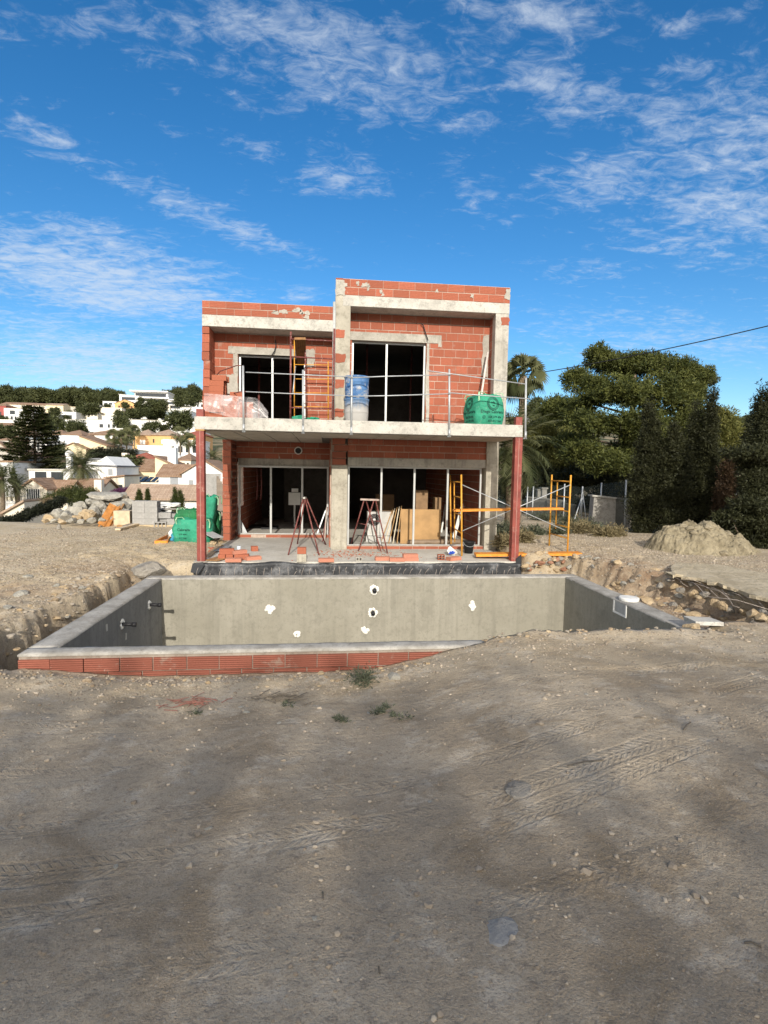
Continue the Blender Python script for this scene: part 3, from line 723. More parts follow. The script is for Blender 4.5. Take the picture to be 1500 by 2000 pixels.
# uneven mortar coping
def coping(x0, x1, y0, y1, seed):
    nx_, ny_ = max(3, int((x1-x0)/.045)), max(3, int((y1-y0)/.045)); xs, ys = np.linspace(x0, x1, nx_), np.linspace(y0, y1, ny_)
    A, B = np.meshgrid(xs, ys); Z = .006*fbm(A*6, B*6, 4, seed)+.004*fbm(A*1.5, B*1.5, 2, seed+9)
    e = .012*fbm(A*4, B*4, 3, seed+3)
    ed = (A == x0)|(A == x1)|(B == y0)|(B == y1)
    A2 = A+np.where((A == x0)|(A == x1), e, 0); B2 = B+np.where((B == y0)|(B == y1), e, 0)
    Z = np.where(ed, Z-.012, Z); v = [(a, b, z) for a, b, z in zip(A2.ravel(), B2.ravel(), Z.ravel())]; n0 = len(v)
    f = [(j*nx_+i, j*nx_+i+1, (j+1)*nx_+i+1, (j+1)*nx_+i) for j in range(ny_-1) for i in range(nx_-1)]
    loop = [i for i in range(nx_)]+[j*nx_+nx_-1 for j in range(1, ny_)]+[(ny_-1)*nx_+i for i in range(nx_-2, -1, -1)]+[j*nx_ for j in range(ny_-2, 0, -1)]
    v += [(v[i][0], v[i][1], -.035) for i in loop]; L = len(loop)
    f += [(loop[k], n0+k, n0+(k+1) % L, loop[(k+1) % L]) for k in range(L)]
    m = MB(); m._add(v, f, 0, .5); return m.build('coping', M_cope, pool, True)
coping(XL0-.01, XR1+.01, YF0-.006, YF1+.004, 1); coping(XL0-.01, XR1+.01, YB0-.004, YB1+.01, 2)
coping(XL0-.01, XL1+.004, YF1+.006, YB0-.006, 3); coping(XR0-.004, XR1+.01, YF1+.006, YB0-.006, 4)
M_foam = m_plain('expanding_foam', (.82, .80, .73), .8, .08, 20, bump=.8)
def splat(c, nrm, r, seed, lobes=9, hole=True, squash=1):
    R = random.Random(seed); m = MB(); nrm = Vector(nrm); up = Vector((0, 0, 1)); sd_ = nrm.cross(up)
    for i in range(lobes):
        a = i/lobes*6.283+R.uniform(-.3, .3); q = r*(.72 if hole else R.uniform(.1, .8))
        p = Vector(c)+sd_*math.cos(a)*q+up*math.sin(a)*q*squash; s = r*R.uniform(.28, .52)
        m.rock(p+nrm*.004, s if abs(nrm.x) < .5 else .02, s if abs(nrm.y) < .5 else .02, s, R.random(), sub=2, rough=.6, facets=3)
    return m.build('foam_patch', M_foam, pool, True)
def inlet(p, nrm, L, r=.028):
    p = Vector(p); n = Vector(nrm); m = MB().tube([p-n*.02, p+n*L], r, 12).tube([p+n*(L-.05), p+n*(L+.01)], r*1.25, 12); m.build('water_inlet_pipe', M_black, pool, True)
for i, (x, y, r, hole) in enumerate(((731, 1152, .095, 1), (728, 1196, .095, 1), (526, 1190, .11, 0), (923, 1184, .10, 0), (581, 1239, .075, 0), (712, 1231, .085, 0))):
    p = P(x, y, YB0); splat(p, (0, -1, 0), r, 100+i, 11 if hole else 8, hole)
    if hole: inlet(p, (0, -1, 0), .10, .033)
for i, (x, y) in enumerate(((291, 1181), (238, 1219))):
    p = PX(x, y, XL1); splat(p, (1, 0, 0), .075, 120+i, 10); inlet(p, (1, 0, -.05), .2)
for x, y in ((208, 1226), (246, 1243)):
    p = PX(x, y, XL1); MB().box((p.x-.002, p.y-.025, p.z-.05), (p.x+.006, p.y+.025, p.z+.05)).build('mortar_dab', M_conc_w, pool)
p = PX(1212, 1168, XR0)
m = MB()
for a in ((-.20, -.17), (.17, .20)): m.box((XR0-.012, p.y+a[0], -.24), (XR0-.0005, p.y+a[1], -.03))
m.box((XR0-.012, p.y-.17, -.24), (XR0-.0005, p.y+.17, -.21)); m.build('skimmer_frame', M_white, pool)
MB().box((XR0-.006, p.y-.168, -.208), (XR0-.0004, p.y+.168, -.034)).build('skimmer_mouth', m_plain('skimmer_grey', (.42, .42, .40)), pool)
# ================================================================ things on and round the building
ZT = .121                                                     # top of the terrace
def single(mb, name, m, label, cat, group=None, smooth=False, bevel=0, origin=None):
    if origin is None:
        a = np.array(mb.v); lo, hi = a.min(0), a.max(0); origin = ((lo[0]+hi[0])/2, (lo[1]+hi[1])/2, lo[2])
    return tag(mb.build(name, m, None, smooth, bevel, origin), label, cat, group)

# --- loose hollow bricks (truly hollow: thin plates)
def hollow_mesh(L, D, Hh, nz, ny, m):
    mb = MB(); w = .009; r = .5
    for i in range(nz+1):
        z = (Hh-w)*i/nz; mb.box((-L/2, -D/2, z), (L/2, D/2, z+w), 0, r)
    for j in range(ny+1):
        y = -D/2+(D-w)*j/ny
        for i in range(nz): mb.box((-L/2, y, (Hh-w)*i/nz+w), (L/2, y+w, (Hh-w)*(i+1)/nz), 0, r)
    o = mb.build('hollow_brick', m); me = o.data; bpy.data.objects.remove(o); return me
M_br_loose = m_brick('loose_brick', (.42, .14, .08), 'Z', 330, .12)
M_br_loose2 = m_brick('pale_loose_brick', (.56, .24, .16), 'Z', 330, .12)
BR_A = hollow_mesh(.30, .16, .115, 2, 3, M_br_loose); BR_B = hollow_mesh(.33, .16, .075, 1, 4, M_br_loose2); BR_C = hollow_mesh(.15, .15, .115, 2, 2, M_br_loose)
def brick(me, p, rz, label, group, rx=0, ry=0, name='hollow_brick'):
    o = bpy.data.objects.new(name, me); COL.objects.link(o); o.location = p; o.rotation_euler = (rx, ry, rz); return tag(o, label, 'brick', group)
g1 = 'loose hollow bricks lying on the terrace'
p = PZ(432, 1094, ZT); px_, py_ = p.x, p.y
for i, (dx, dy, dz, rz, me, lb) in enumerate((
    (0.00, .10, 0, .05, BR_C, 'red hollow brick at the post end of the lower row of the small terrace pile'), (.17, .08, 0, .03, BR_C, 'red hollow brick second from the steel post in the lower row of the terrace pile'),
    (.42, .10, 0, .02, BR_A, 'long red hollow brick ending the lower row of the terrace pile'), (.10, .12, .117, .10, BR_A, 'red hollow brick lying flat on top of the small terrace pile'),
    (.34, .16, .118, .6, BR_B, 'thin red brick tipped askew on top of the small terrace pile'), (.30, -.20, 0, -.02, BR_B, 'pale pink long brick flat on the terrace edge before the small pile'), (.66, .05, 0, .5, BR_B, 'thin dusty brick lying askew beyond the small terrace pile'))):
    brick(me, (px_+dx, py_+dy, ZT+dz+.001), rz, lb, g1)
for x, y, me, rz, lb in ((497, 1076, BR_C, .3, 'small square red brick with open holes alone on the terrace screed'), (637, 1097, BR_B, .04, 'pale flat brick on the terrace edge below the central concrete column'),
                         (747, 1094, BR_B, .05, 'first pale flat brick of the row of three on the terrace edge'), (775, 1096, BR_B, -.03, 'middle flat brick of the row of three on the terrace edge'), (802, 1095, BR_B, .02, 'flat brick under another brick at the end of the row of three'),
                         (861, 1093, BR_C, 1.5, 'upright brick stub with a row of slots facing the pool'), (886, 1094, BR_B, .5, 'pale brick near the crumpled white and blue sack on the terrace edge')):
    q = PZ(x, y, ZT); brick(me, (q.x, q.y, ZT+.001), rz, lb, g1)
q = PZ(802, 1095, ZT); brick(BR_B, (q.x-.01, q.y+.01, ZT+.078), .04, 'flat brick resting on top of another at the end of the row of three', g1)
q = PZ(589, 1098, ZT)
single(MB().box((q.x-.10, q.y, ZT+.001), (q.x+.10, q.y+.2, ZT+.17), jit=.004), 'concrete_block', M_conc_col, 'small pale concrete block standing on the terrace edge with a brick on it', 'block', bevel=.006)
brick(BR_A, (q.x, q.y+.1, ZT+.174), 0, 'bright red brick standing on the small pale concrete block', g1).scale = (.62, 1, 1.15)
q = PZ(701, 1096, ZT); single(MB().box((q.x-.06, q.y, ZT+.001), (q.x+.07, q.y+.12, ZT+.085)).box((q.x-.05, q.y-.004, ZT+.02), (q.x-.01, q.y+.05, ZT+.07), 1).box((q.x+.015, q.y-.004, ZT+.02), (q.x+.055, q.y+.05, ZT+.07), 1), 'concrete_block', [M_conc, M_dark], 'broken grey hollow block on the terrace edge among brick chips', 'block')  # two dark boxes paint the shade of the block's holes
# chips of broken brick on the terrace: uncountable
mb = MB(); R = random.Random(5)
for i in range(420):
    q = PZ(R.gauss(700, 48), R.gauss(1082, 5), ZT)
    if q.y < 11.55 or q.y > 13.28: continue
    s = R.uniform(.006, .022); mb.rock((q.x, q.y, ZT+s*.3), s*1.4, s, s*.5, R.random(), 0 if R.random() < .6 else 1, sub=1)
tag(mb.build('rubble', [M_br_loose, M_plaster]), kind='stuff')
# boards and scraps by the steel post
for i, (a, b, w, m_, lb) in enumerate(((( 404, 1088), (428, 1066), .14, m_plain('old_timber', (.33, .24, .15), .8, .3, 12), 'weathered short timber board lying askew behind the red steel post'), ((412, 1096), (436, 1088), .3, m_plain('rusty_sheet', (.36, .20, .09), .8, .3, 12), 'rusty brown sheet lying under the small terrace brick pile'), ((425, 1078), (446, 1066), .2, m_plain('grey_sheet', (.27, .28, .29), .6, .2), 'dark grey sheet lying on the screed beside the brick pier'))):
    A, B = PZ(*a, ZT+.01), PZ(*b, ZT+.02+.01*i); A.z += .012*i; single(MB().bar(A, B, w, .014), 'loose_board', m_, lb, 'board')
q = PZ(466, 1082, ZT); m = MB().tube([(q.x, q.y, ZT+.002), (q.x+.01, q.y, ZT+.19)], .045, 14); single(m, 'plastic_bottle', m_plain('clear_bottle', (.55, .60, .66), .2, .1), 'pale empty plastic bottle standing on the terrace behind the brick pile', 'bottle', smooth=True)

# --- black membrane on the face of the terrace
xs = np.linspace(-2.74, 4.335, 240); top = .10+.022*fbm(xs*2.2, xs*0, 4, 5)+.03*np.exp(-((xs+1.1)/.35)**2)
rows = 12; V = []; Fm = []
for j in range(rows):
    v_ = j/(rows-1); z = -.32*(1-v_)+top*v_; y = 11.492-.020*fbm(xs*3, xs*0+v_*2.5, 4, 9)-.012*(1-v_)-.02
    V += [(a, b+(.03 if j == rows-1 else 0), c) for a, b, c in zip(xs, y, z)]
n_ = len(xs); Fm = [(j*n_+i, j*n_+i+1, (j+1)*n_+i+1, (j+1)*n_+i) for j in range(rows-1) for i in range(n_-1)]
mt = thing('waterproof_membrane', (0, 0, 0), 'wavy black waterproof membrane hanging on the terrace face above the pool rim', 'membrane')
def fm(t):
    c = t.coord(); k = t.mix(t.ramp(t.noise(c, 2.5, 6, .7), .46, .66, 0, .8), (.028, .03, .034), (.16, .165, .175)); k = t.mix(t.ramp(t.noise(c, 12, 5, .7), .55, .7, 0, .5), k, (.3, .29, .28))
    x = t.n('ShaderNodeTexVoronoi'); x.inputs['Scale'].default_value = 55; t.l(c, x.inputs[0]); t.out(k, .5, x.outputs[0], .4, .006)
M_mem = mat('black_studded_membrane', fm)
mb = MB(); mb._add(V, Fm, 0, .5); o = mb.build('sheet', M_mem, mt, True); so = o.modifiers.new('t', 'SOLIDIFY'); so.thickness = .006
mb = MB(); mb.poly([P(372, 1118, 11.25), P(376, 1101, 11.36), P(396, 1098, 11.42), P(399, 1104, 11.40), P(387, 1121, 11.28)], (.0, .008, .004)); mb.build('loose_flap', m_plain('folded_membrane', (.03, .032, .036), .45, .2), mt)
mb = MB(); mb.poly([P(1008, 1091, 11.475), P(1018.5, 1082, 11.475), P(1018.5, 1122, 11.475), P(1008, 1122, 11.475)], (0, .008, 0)); mb.build('raised_corner', m_plain('folded_membrane', (.03, .032, .036), .45, .2), mt)
# starter bars
R = random.Random(12); rb0 = None; M_rebar = m_plain('rusty_rebar', (.34, .29, .25), .7, .3, 30, dirt=(.6, .56, .5))
mesh_rb = []
for k in range(4): mb = MB().tube([(0, 0, -.05), (.005*k, .0, .05), ((.02, .035, .01, .05)[k], -.01, .11+.012*k)], .0042, 5); o = mb.build('starter_bar', M_rebar, smooth=True); mesh_rb.append(o.data); bpy.data.objects.remove(o)
for i in range(46):
    x = -2.75+i*.152+R.uniform(-.03, .03)
    o = bpy.data.objects.new('starter_bar', mesh_rb[R.randrange(4)]); COL.objects.link(o); o.location = (x, 10.98+R.uniform(-.1, .25), R.uniform(-.10, -.02)); o.rotation_euler = (R.uniform(-.3, .3), R.uniform(-.2, .55 if x > 1 else .2), R.uniform(-.4, .4))
    tag(o, 'thin rusty starter bar sticking up in the row behind the far pool rim', 'rebar', 'row of steel starter bars behind the pool')

# --- folding trestles
def trestle(name, top, legs, rungs, label, capm=None):
    th = thing(name, (0, 0, 0), label, 'trestle')
    for a, b in legs: MB().tube([a, b], .017, 8).build('leg', M_rustred, th, True)
    for a, b in rungs: MB().tube([a, b], .010, 6).build('brace', M_rustred, th, True)
    MB().bar(top[0], top[1], .05, .045).build('top_bar', capm or M_rustred, th)
A, B = P(594, 974, 12.75), P(597, 974, 13.6)
L = [(A+Vector((-.02, 0, 0)), PZ(563, 1084, ZT)), (A+Vector((.02, 0, 0)), PZ(623, 1084, ZT)), (B+Vector((-.02, 0, 0)), PZ(601, 1056, ZT)+Vector((-.25, -.7, 0))), (B+Vector((.02, 0, 0)), PZ(640, 1060, ZT)+Vector((-.05, -.4, 0)))]
trestle('folding_trestle', (A+Vector((0, -.05, .02)), B+Vector((0, .05, .02))), L, [(L[0][0].lerp(L[0][1], .55), L[2][0].lerp(L[2][1], .55)), (L[1][0].lerp(L[1][1], .62), L[3][0].lerp(L[3][1], .62))], 'rusty red folding trestle with a white splashed top standing before the smaller glassless opening', M_conc_w)
A, B = P(711, 977, 13.35), P(734, 978, 13.15)
L = [(A, PZ(684, 1068, ZT)), (A+Vector((.05, 0, 0)), PZ(744, 1077, ZT)), (B+Vector((-.05, 0, 0)), PZ(700, 1076, ZT)), (B, PZ(757, 1081, ZT))]
trestle('folding_trestle', (A+Vector((-.08, .02, .02)), B+Vector((.08, -.02, .02))), L, [(L[0][0].lerp(L[0][1], .48), L[2][0].lerp(L[2][1], .48)), (L[1][0].lerp(L[1][1], .72), L[3][0].lerp(L[3][1], .72)), (L[1][0].lerp(L[1][1], .4), L[3][0].lerp(L[3][1], .4))], 'rusty red folding trestle standing in front of the fan unit at the wide opening', m_plain('dusty_bar', (.45, .36, .31), .8, .2))

# --- yellow scaffold by the terrace corner
sc = thing('scaffold_tower', (0, 0, 0), 'low yellow tube scaffold with orange deck and crossed grey braces at the terrace corner', 'scaffold')
def frame_(feet, tops, inner, rung, parent, m_=M_yel, r=.021):
    for a, b in zip(feet, tops): MB().tube([a, b], r, 8).build('upright', m_, parent, True)
    for a, b in rung: MB().tube([a, b], r*.75, 6).build('rung', m_, parent, True)
    if inner: MB().tube(inner, r*.75, 6).build('ladder_rail', m_, parent, True)
fa, fb = PZ(881, 1066, ZT), PZ(902, 1086, ZT)
fa = fb+Vector((-.10, 1.0, 0)) if fa.y > 14.2 else fa
ta, tb = P(879, 928, fa.y), P(901, 927, fb.y); mi = lambda a, b, k: a.lerp(b, k)
frame_((fa, fb), (ta, tb), (mi(ta, tb, .38).lerp(mi(fa, fb, .38), .10), mi(ta, tb, .38).lerp(mi(fa, fb, .38), .9)), [(mi(ta, fa, q), mi(tb, fb, q)) for q in (.09,)]+[(mi(mi(ta, tb, .38), mi(fa, fb, .38), q), mi(tb, fb, q)) for q in (.28, .5, .72)], sc)
fc, fd = PZ(1072.5, 1070, .22), PZ(1108, 1082, .22); tc, td = P(1078, 927, fc.y), P(1115, 928, fd.y)
frame_((fc, fd), (tc, td), (mi(tc, td, .33).lerp(mi(fc, fd, .33), .10), mi(tc, td, .33).lerp(mi(fc, fd, .33), .72)), [(mi(tc, fc, q), mi(td, fd, q)) for q in (.08, .80)]+[(mi(mi(tc, td, .33), mi(fc, fd, .33), q), mi(td, fd, q)) for q in (.28, .46, .66)], sc)
for a, b in ((P(903, 947, fb.y-.03), P(1104, 1036, fd.y-.03)), (P(903, 1037, fb.y-.06), P(1114, 947, fd.y-.06))): MB().tube([a, b], .011, 6).build('cross_brace', M_galv, sc, True)
M_deck = m_plain('orange_steel_deck', (.72, .27, .035), .5, .18, 10, dirt=(.42, .27, .15))
def deck(a, b, w, h, name, par=None):
    m = MB().bar(a, b, w, h); d_ = (Vector(b)-Vector(a)).normalized(); m.bar(Vector(a)-d_*.03+Vector((0, 0, -.01)), Vector(a)-d_*.001, w*.8, h*.6); m.bar(Vector(b)+d_*.001, Vector(b)+d_*.04, w*.6, h*.6); return m.build(name, M_deck, par)
deck(P(888, 996.5, fb.y+.2)+Vector((0, 0, 0)), P(1096, 993, fb.y+.1), .30, .05, 'deck_board', sc)
m = MB().bar(P(928, 1083, 12.0), P(1133, 1081, 11.75), .30, .06); single(m, 'scaffold_board', M_deck, 'orange steel scaffold board lying flat on the ground behind the red corner post', 'board')
# rough table of scaffolding on the balcony
us = thing('balcony_scaffold', (0, 0, 0), 'narrow scaffold of worn red and yellow tube frames standing on the balcony', 'scaffold')
a0, a1, b0, b1 = P(567, 838, 12.35), P(568, 648, 12.35), P(650, 838, 12.35), P(653, 642, 12.35)
a0.z = b0.z = 3.15
frame_((a0, b0), (a1, b1), None, [(P(568, 662, 12.33), P(650, 666, 12.33)), (P(570, 697, 12.33), P(650, 701, 12.33)), (P(568, 796, 12.33), P(648, 798, 12.33))], us, M_rustred, .022)
a0, a1, b0, b1 = P(575, 836, 12.95), P(575, 664, 12.95), P(641, 836, 12.95), P(641, 706, 12.95); a0.z = b0.z = 3.15
frame_((a0, b0), (a1, b1), None, [(P(575, y, 12.94), P(641, y+1, 12.94)) for y in (712, 740, 767, 794)], us, M_yel, .013)
MB().tube([P(598, 836, 12.7), P(596, 664, 12.7)], .016, 6).build('upright', M_rustred, us, True)
MB().tube([P(572, 770, 12.4), P(577, 715, 12.8)], .012, 6).build('cross_brace', M_galv, us, True)
q = [P(575, 664, 12.3), P(597, 664, 12.3), P(598, 711, 13.22), P(580, 711, 13.22)]
m = MB().poly(q, (0, 0, .035)); 
for k in (.2, .4, .6, .8): m.poly([q[0].lerp(q[1], k-.02), q[0].lerp(q[1], k+.02), q[3].lerp(q[2], k+.02), q[3].lerp(q[2], k-.02)], (0, 0, -.012), 1)
m.poly([q[0]+Vector((0, -.002, .0)), q[1]+Vector((0, -.002, 0)), q[1]+Vector((0, .0, .05)), q[0]+Vector((0, 0, .05))], (0, -.03, 0), 1); m.build('deck_board', [m_plain('brown_deck', (.19, .085, .028), .6, .3, 9), m_plain('deck_rib', (.26, .125, .04), .6, .3)], us)

# --- barrels, prop, cables, sacks on the balcony
def m_drum(t):
    c = t.coord(); x = t.n('ShaderNodeSeparateXYZ'); t.l(c, x.inputs[0]); k = t.mix(t.ramp(t.noise(c, 5, 5, .65), .35, .65), (.045, .13, .31), (.09, .20, .40))
    k = t.mix(t.ramp(t.noise(c, 7, 6, .75), .50, .62, 0, .8), k, (.48, .47, .45)); t.out(k, .6, t.noise(c, 14, 4), .1)
def m_drum2(t):
    c = t.coord(); x = t.n('ShaderNodeSeparateXYZ'); t.l(c, x.inputs[0]); n_ = t.noise(c, 6, 6, .7)
    lv = t.math('ADD', x.outputs[2], t.math('MULTIPLY', n_, .5)); k = t.mix(t.ramp(lv, .50, .72), (.40, .39, .37), (.10, .19, .34)); k = t.mix(t.ramp(n_, .55, .7, 0, .6), k, (.52, .50, .47)); t.out(k, .75, n_, .25)
prof = [(.0, 0), (.235, 0), (.25, .03), (.262, .16), (.262, .20), (.268, .21), (.262, .22), (.262, .36), (.268, .37), (.262, .38), (.268, .46), (.278, .47), (.278, .495), (.25, .495), (.245, .10), (0, .10)]
for z, fnm, nm, lb in ((3.146, m_drum2, 'mortar_caked_drum', 'blue drum caked with grey mortar standing on the balcony slab under another drum'), (3.634, m_drum, 'splashed_blue_drum', 'splashed blue plastic drum stacked on top of a grey caked drum')):
    m = MB().lathe((0, 0, 0), prof, 32); o = m.build('plastic_drum', mat(nm, fnm), smooth=True); o.location = (.655, 11.95, z); tag(o, lb, 'drum')
m = MB().tube([P(953, 688, 13.1), P(931, 832, 12.75)], .026, 8); single(m, 'steel_prop', m_plain('pale_prop', (.62, .57, .52), .6, .15), 'pale steel prop leaning on the recessed brick wall behind the green bulk bag', 'prop', smooth=True)
for i, (pts, lb) in enumerate((([(538, 664), (539, 676), (536, 686), (531, 694)], 'black cable end hanging from the brick over the smaller balcony opening'), ([(822, 632), (827, 636), (831, 650), (836, 665)], 'black cable end hanging from the brick over the larger balcony opening'))):
    single(MB().tube([P(x, y, 13.24-.01*k) for k, (x, y) in enumerate(pts)], .013, 6), 'hanging_cable', M_black, lb, 'cable', smooth=True)

# --- woven bulk bags
def m_bagf(base):
    def fn(t):
        c = t.coord(); n1 = t.noise(c, 3.5, 5, .6); k = t.mix(t.ramp(n1, .35, .65), tuple(x*.8 for x in base), tuple(min(1, x*1.2) for x in base)); k = t.mix(t.ramp(t.noise(c, 9, 5, .7), .58, .7, 0, .35), k, (.35, .42, .34))
        w = t.n('ShaderNodeTexWave', wave_type='BANDS'); w.inputs['Scale'].default_value = 40; t.l(c, w.inputs[0]); t.out(k, .55, t.math('ADD', t.noise(c, 6, 6, .6, .8), t.math('MULTIPLY', w.outputs[0], .05)), .7, .05, trans=.12)
    return fn
M_bag = mat('green_woven_plastic', m_bagf((.04, .33, .20))); M_bag2 = mat('dark_green_woven_plastic', m_bagf((.025, .20, .075))); M_ink = m_plain('dark_green_print', (.008, .06, .045), .6, .1); M_strap = m_plain('pale_green_strap', (.35, .58, .36), .7, .15)
def bag_pt(u, v, w, d, h, seed, sag):     # u angle 0..1 round, v 0..1 up
    a = u*2*math.pi; ca, sa = np.cos(a), np.sin(a); e = .48
    x = np.sign(ca)*np.abs(ca)**e; y = np.sign(sa)*np.abs(sa)**e
    bul = 1+.13*np.sin(np.pi*np.clip(v, 0, 1))-.10*sag*v**2
    wr = .045*fbm(u*16, v*5, 4, seed)+.02*fbm(u*5, v*3, 3, seed+5)
    z = h*v+sag*.06*fbm(u*4, v*0, 3, seed+7)*v
    return x*w/2*bul*(1+wr), y*d/2*bul*(1+wr), z
def bulk_bag(loc, w, d, h, seed, m_, label, sag=1., rz=0, group=None, straps=True, name='bulk_bag', lean=(0, 0)):
    th = thing(name, loc, label, 'bag', group, rz)
    U, Vv = np.meshgrid(np.linspace(0, 1, 73), np.linspace(0, 1, 26)); x, y, z = bag_pt(U, Vv, w, d, h, seed, sag)
    x = x+lean[0]*Vv**1.5; y = y+lean[1]*Vv**1.5
    v = np.stack([x.ravel(), y.ravel(), z.ravel()], 1); nx_ = 73
    f = [(j*nx_+i, j*nx_+i+1, (j+1)*nx_+i+1, (j+1)*nx_+i) for j in range(25) for i in range(72)]
    m = MB(); m._add(v, f, 0, .5)
    t0 = 25*nx_; k = len(m.v); m.v += [tuple((np.array(v[t0+i])*np.array([.55, .55, 1])+np.array([lean[0]*.45, lean[1]*.45, h*.05*math.sin(i*.7+seed)+.02]))) for i in range(nx_)]; c_ = len(m.v); m.v.append((lean[0], lean[1], h*.97))
    for i in range(72):
        m.f.append((t0+i, t0+i+1, k+i+1, k+i)); m.m.append(0); m.r.append(.4); m.f.append((k+i, k+i+1, c_)); m.m.append(0); m.r.append(.3)
    m.build('sack', m_, th, True)
    if straps:
        R = random.Random(seed)
        for sx_, sy_ in ((-1, -1), (1, -1), (1, 1), (-1, 1)):
            b = Vector((sx_*w*.40+lean[0], sy_*d*.42+lean[1], h*.98)); q = [b+Vector((0, 0, -.22)), b+Vector((sx_*.03, sy_*.03, .0)), b+Vector((sx_*.01, 0, .07)), b+Vector((-sx_*.12, -sy_*.03, .08+R.uniform(-.03, .03))), b+Vector((-sx_*.2, -sy_*.01, .0))]
            if R.random() < .5: q = [b, b+Vector((sx_*.05, sy_*.04, .03)), b+Vector((sx_*.09, sy_*.07, -.05)), b+Vector((sx_*.08, sy_*.08, -.2))]
            mm = MB()
            for i in range(len(q)-1): mm.bar(q[i], q[i+1], .035, .008)
            mm.build('strap', M_strap, th)
    return th
def letter(text, size, th, fx, u0, z0, m_=None, name='lettering', bold=False):
    """flat lettering laid on the bag's front: fx(u, z) gives the local point of the cloth"""
    cu = bpy.data.curves.new('t', 'FONT'); cu.body = text; cu.size = size; cu.align_x = 'CENTER'; cu.resolution_u = 2
    if bold: cu.offset = size*.02
    ob = bpy.data.objects.new('t', cu); COL.objects.link(ob); dg = bpy.context.evaluated_depsgraph_get(); me = bpy.data.meshes.new_from_object(ob.evaluated_get(dg)); bpy.data.objects.remove(ob)
    for v in me.vertices: v.co = fx(u0+v.co.x, z0+v.co.y)
    me.materials.clear(); me.materials.append(m_ or M_ink); o = bpy.data.objects.new(name, me); COL.objects.link(o); o.parent = th; return o
bw_, bd_, bh_ = .70, .70, .66
big = bulk_bag((3.55, 12.05, 3.146), bw_, bd_, bh_, 3, M_bag, 'bulging green bulk bag with dark printed emblem and phone numbers standing on the balcony', .8, rz=.24)
def front(u, z, seed=3, w=bw_, d=bd_, h=bh_, sag=.8):
    best = None
    uu = np.linspace(.5, 1.0, 121); x, y, zz2 = bag_pt(uu, np.full_like(uu, z/h), w, d, h, seed, sag); o_ = np.argsort(x)
    return Vector((u, float(np.interp(u, x[o_], y[o_]))-.007, z))
letter('Diego Cabrera', .092, big, front, .0, .26, bold=True); letter('628 279 404', .066, big, front, .07, .155, bold=True); letter('655 812 266', .066, big, front, .07, .07, bold=True)
def flank(u, z, seed=3, w=bw_, d=bd_, h=bh_, sag=.8):
    uu = np.linspace(.25, .75, 121); x, y, zz2 = bag_pt(uu, np.full_like(uu, z/h), w, d, h, seed, sag); o_ = np.argsort(-y)
    return Vector((float(np.interp(u, -y[o_], x[o_]))-.007, -u, z))
letter('Diego Cabrera', .092, big, flank, .0, .26, bold=True); letter('628 279 404', .066, big, flank, .05, .155, bold=True); letter('655 812 266', .066, big, flank, .05, .07, bold=True)
def ring(cx_, cz_, r0, r1, th, fx, n=48, name='emblem_ring'):
    m = MB(); vs = []
    for i in range(n):
        a = 2*math.pi*i/n; vs += [fx(cx_+math.cos(a)*r0, cz_+math.sin(a)*r0), fx(cx_+math.cos(a)*r1, cz_+math.sin(a)*r1)]
    m._add(vs, [(2*i, 2*i+1, (2*i+3) % (2*n), (2*i+2) % (2*n)) for i in range(n)], 0, .5); return m.build(name, M_ink, th)
for a, b in ((.137, .150), (.118, .126), (.098, .107)): ring(.02, .47, a, b, big, front); ring(.0, .47, a, b, big, flank)
letter('ada', .07, big, front, .02, .475, name='emblem', bold=True); letter('agg', .045, big, front, .03, .42, name='emblem', bold=True); letter('ada', .07, big, flank, .0, .475, name='emblem', bold=True)
ring(-.20, .165, .026, .036, big, front, 20, 'phone_mark'); ring(-.20, .165, .0, .012, big, front, 12, 'phone_mark')
# green scraps on the balcony
for i, (x, y, w) in enumerate(((583, 822, .20), (612, 832, .16))):
    q = P(x, y, 12.2); m = MB(); m.rock((q.x, 12.2, 3.19), w, .12, .06 if i else .12, 5+i, sub=3, rough=1.5, facets=4); single(m, 'empty_sack', M_bag, ('crumpled green sack at the foot of the balcony scaffold', 'flattened green sack lying beside the crumpled one on the balcony')[i], 'bag', smooth=False)

# --- bricks stacked on the balcony, plastic over them
g2 = 'bricks stacked on the corner of the balcony'
k = 0
for lay in range(4):
    for i in range(3):
        if lay == 3 and i == 2: continue
        brick(BR_A, (-2.33+i*.31+.02*(lay % 2), 11.85+random.uniform(-.02, .02), 3.148+lay*.117), random.uniform(-.04, .04), ['first', 'second', 'third', 'fourth'][lay]+' layer brick, '+['outer', 'middle', 'inner'][i]+' of the plastic covered stack on the balcony', g2)
for lay in range(4):
    for i in range(2): brick(BR_A, (-2.36+i*.02+.05*(lay == 3), 12.12+i*.18, 3.148+(lay+3)*.117+.12), .05*(lay-1.5)+.02, ['lowest', 'second', 'third', 'topmost'][lay]+' brick, '+['front', 'rear'][i]+' one of the small tower on the balcony brick stack', g2, rx=0)
for lay in range(4):
    for i in range(2): brick(BR_A, (-2.36+i*.02, 12.12+i*.18, 3.148+lay*.117), .0, ['lowest', 'second', 'third', 'fourth'][lay]+' brick, '+['front', 'rear'][i]+' one hidden under the small balcony brick tower', g2)
brick(BR_A, (-1.93, 12.10, 3.148+.35+.117), .1, 'brick lying flat behind the plastic sheet near the balcony opening', g2); 
for lay in range(4): brick(BR_A, (-1.93, 12.10, 3.148+lay*.117), .05, ['lowest', 'second', 'third', 'fourth'][lay]+' brick of the short column beside the balcony opening', g2)
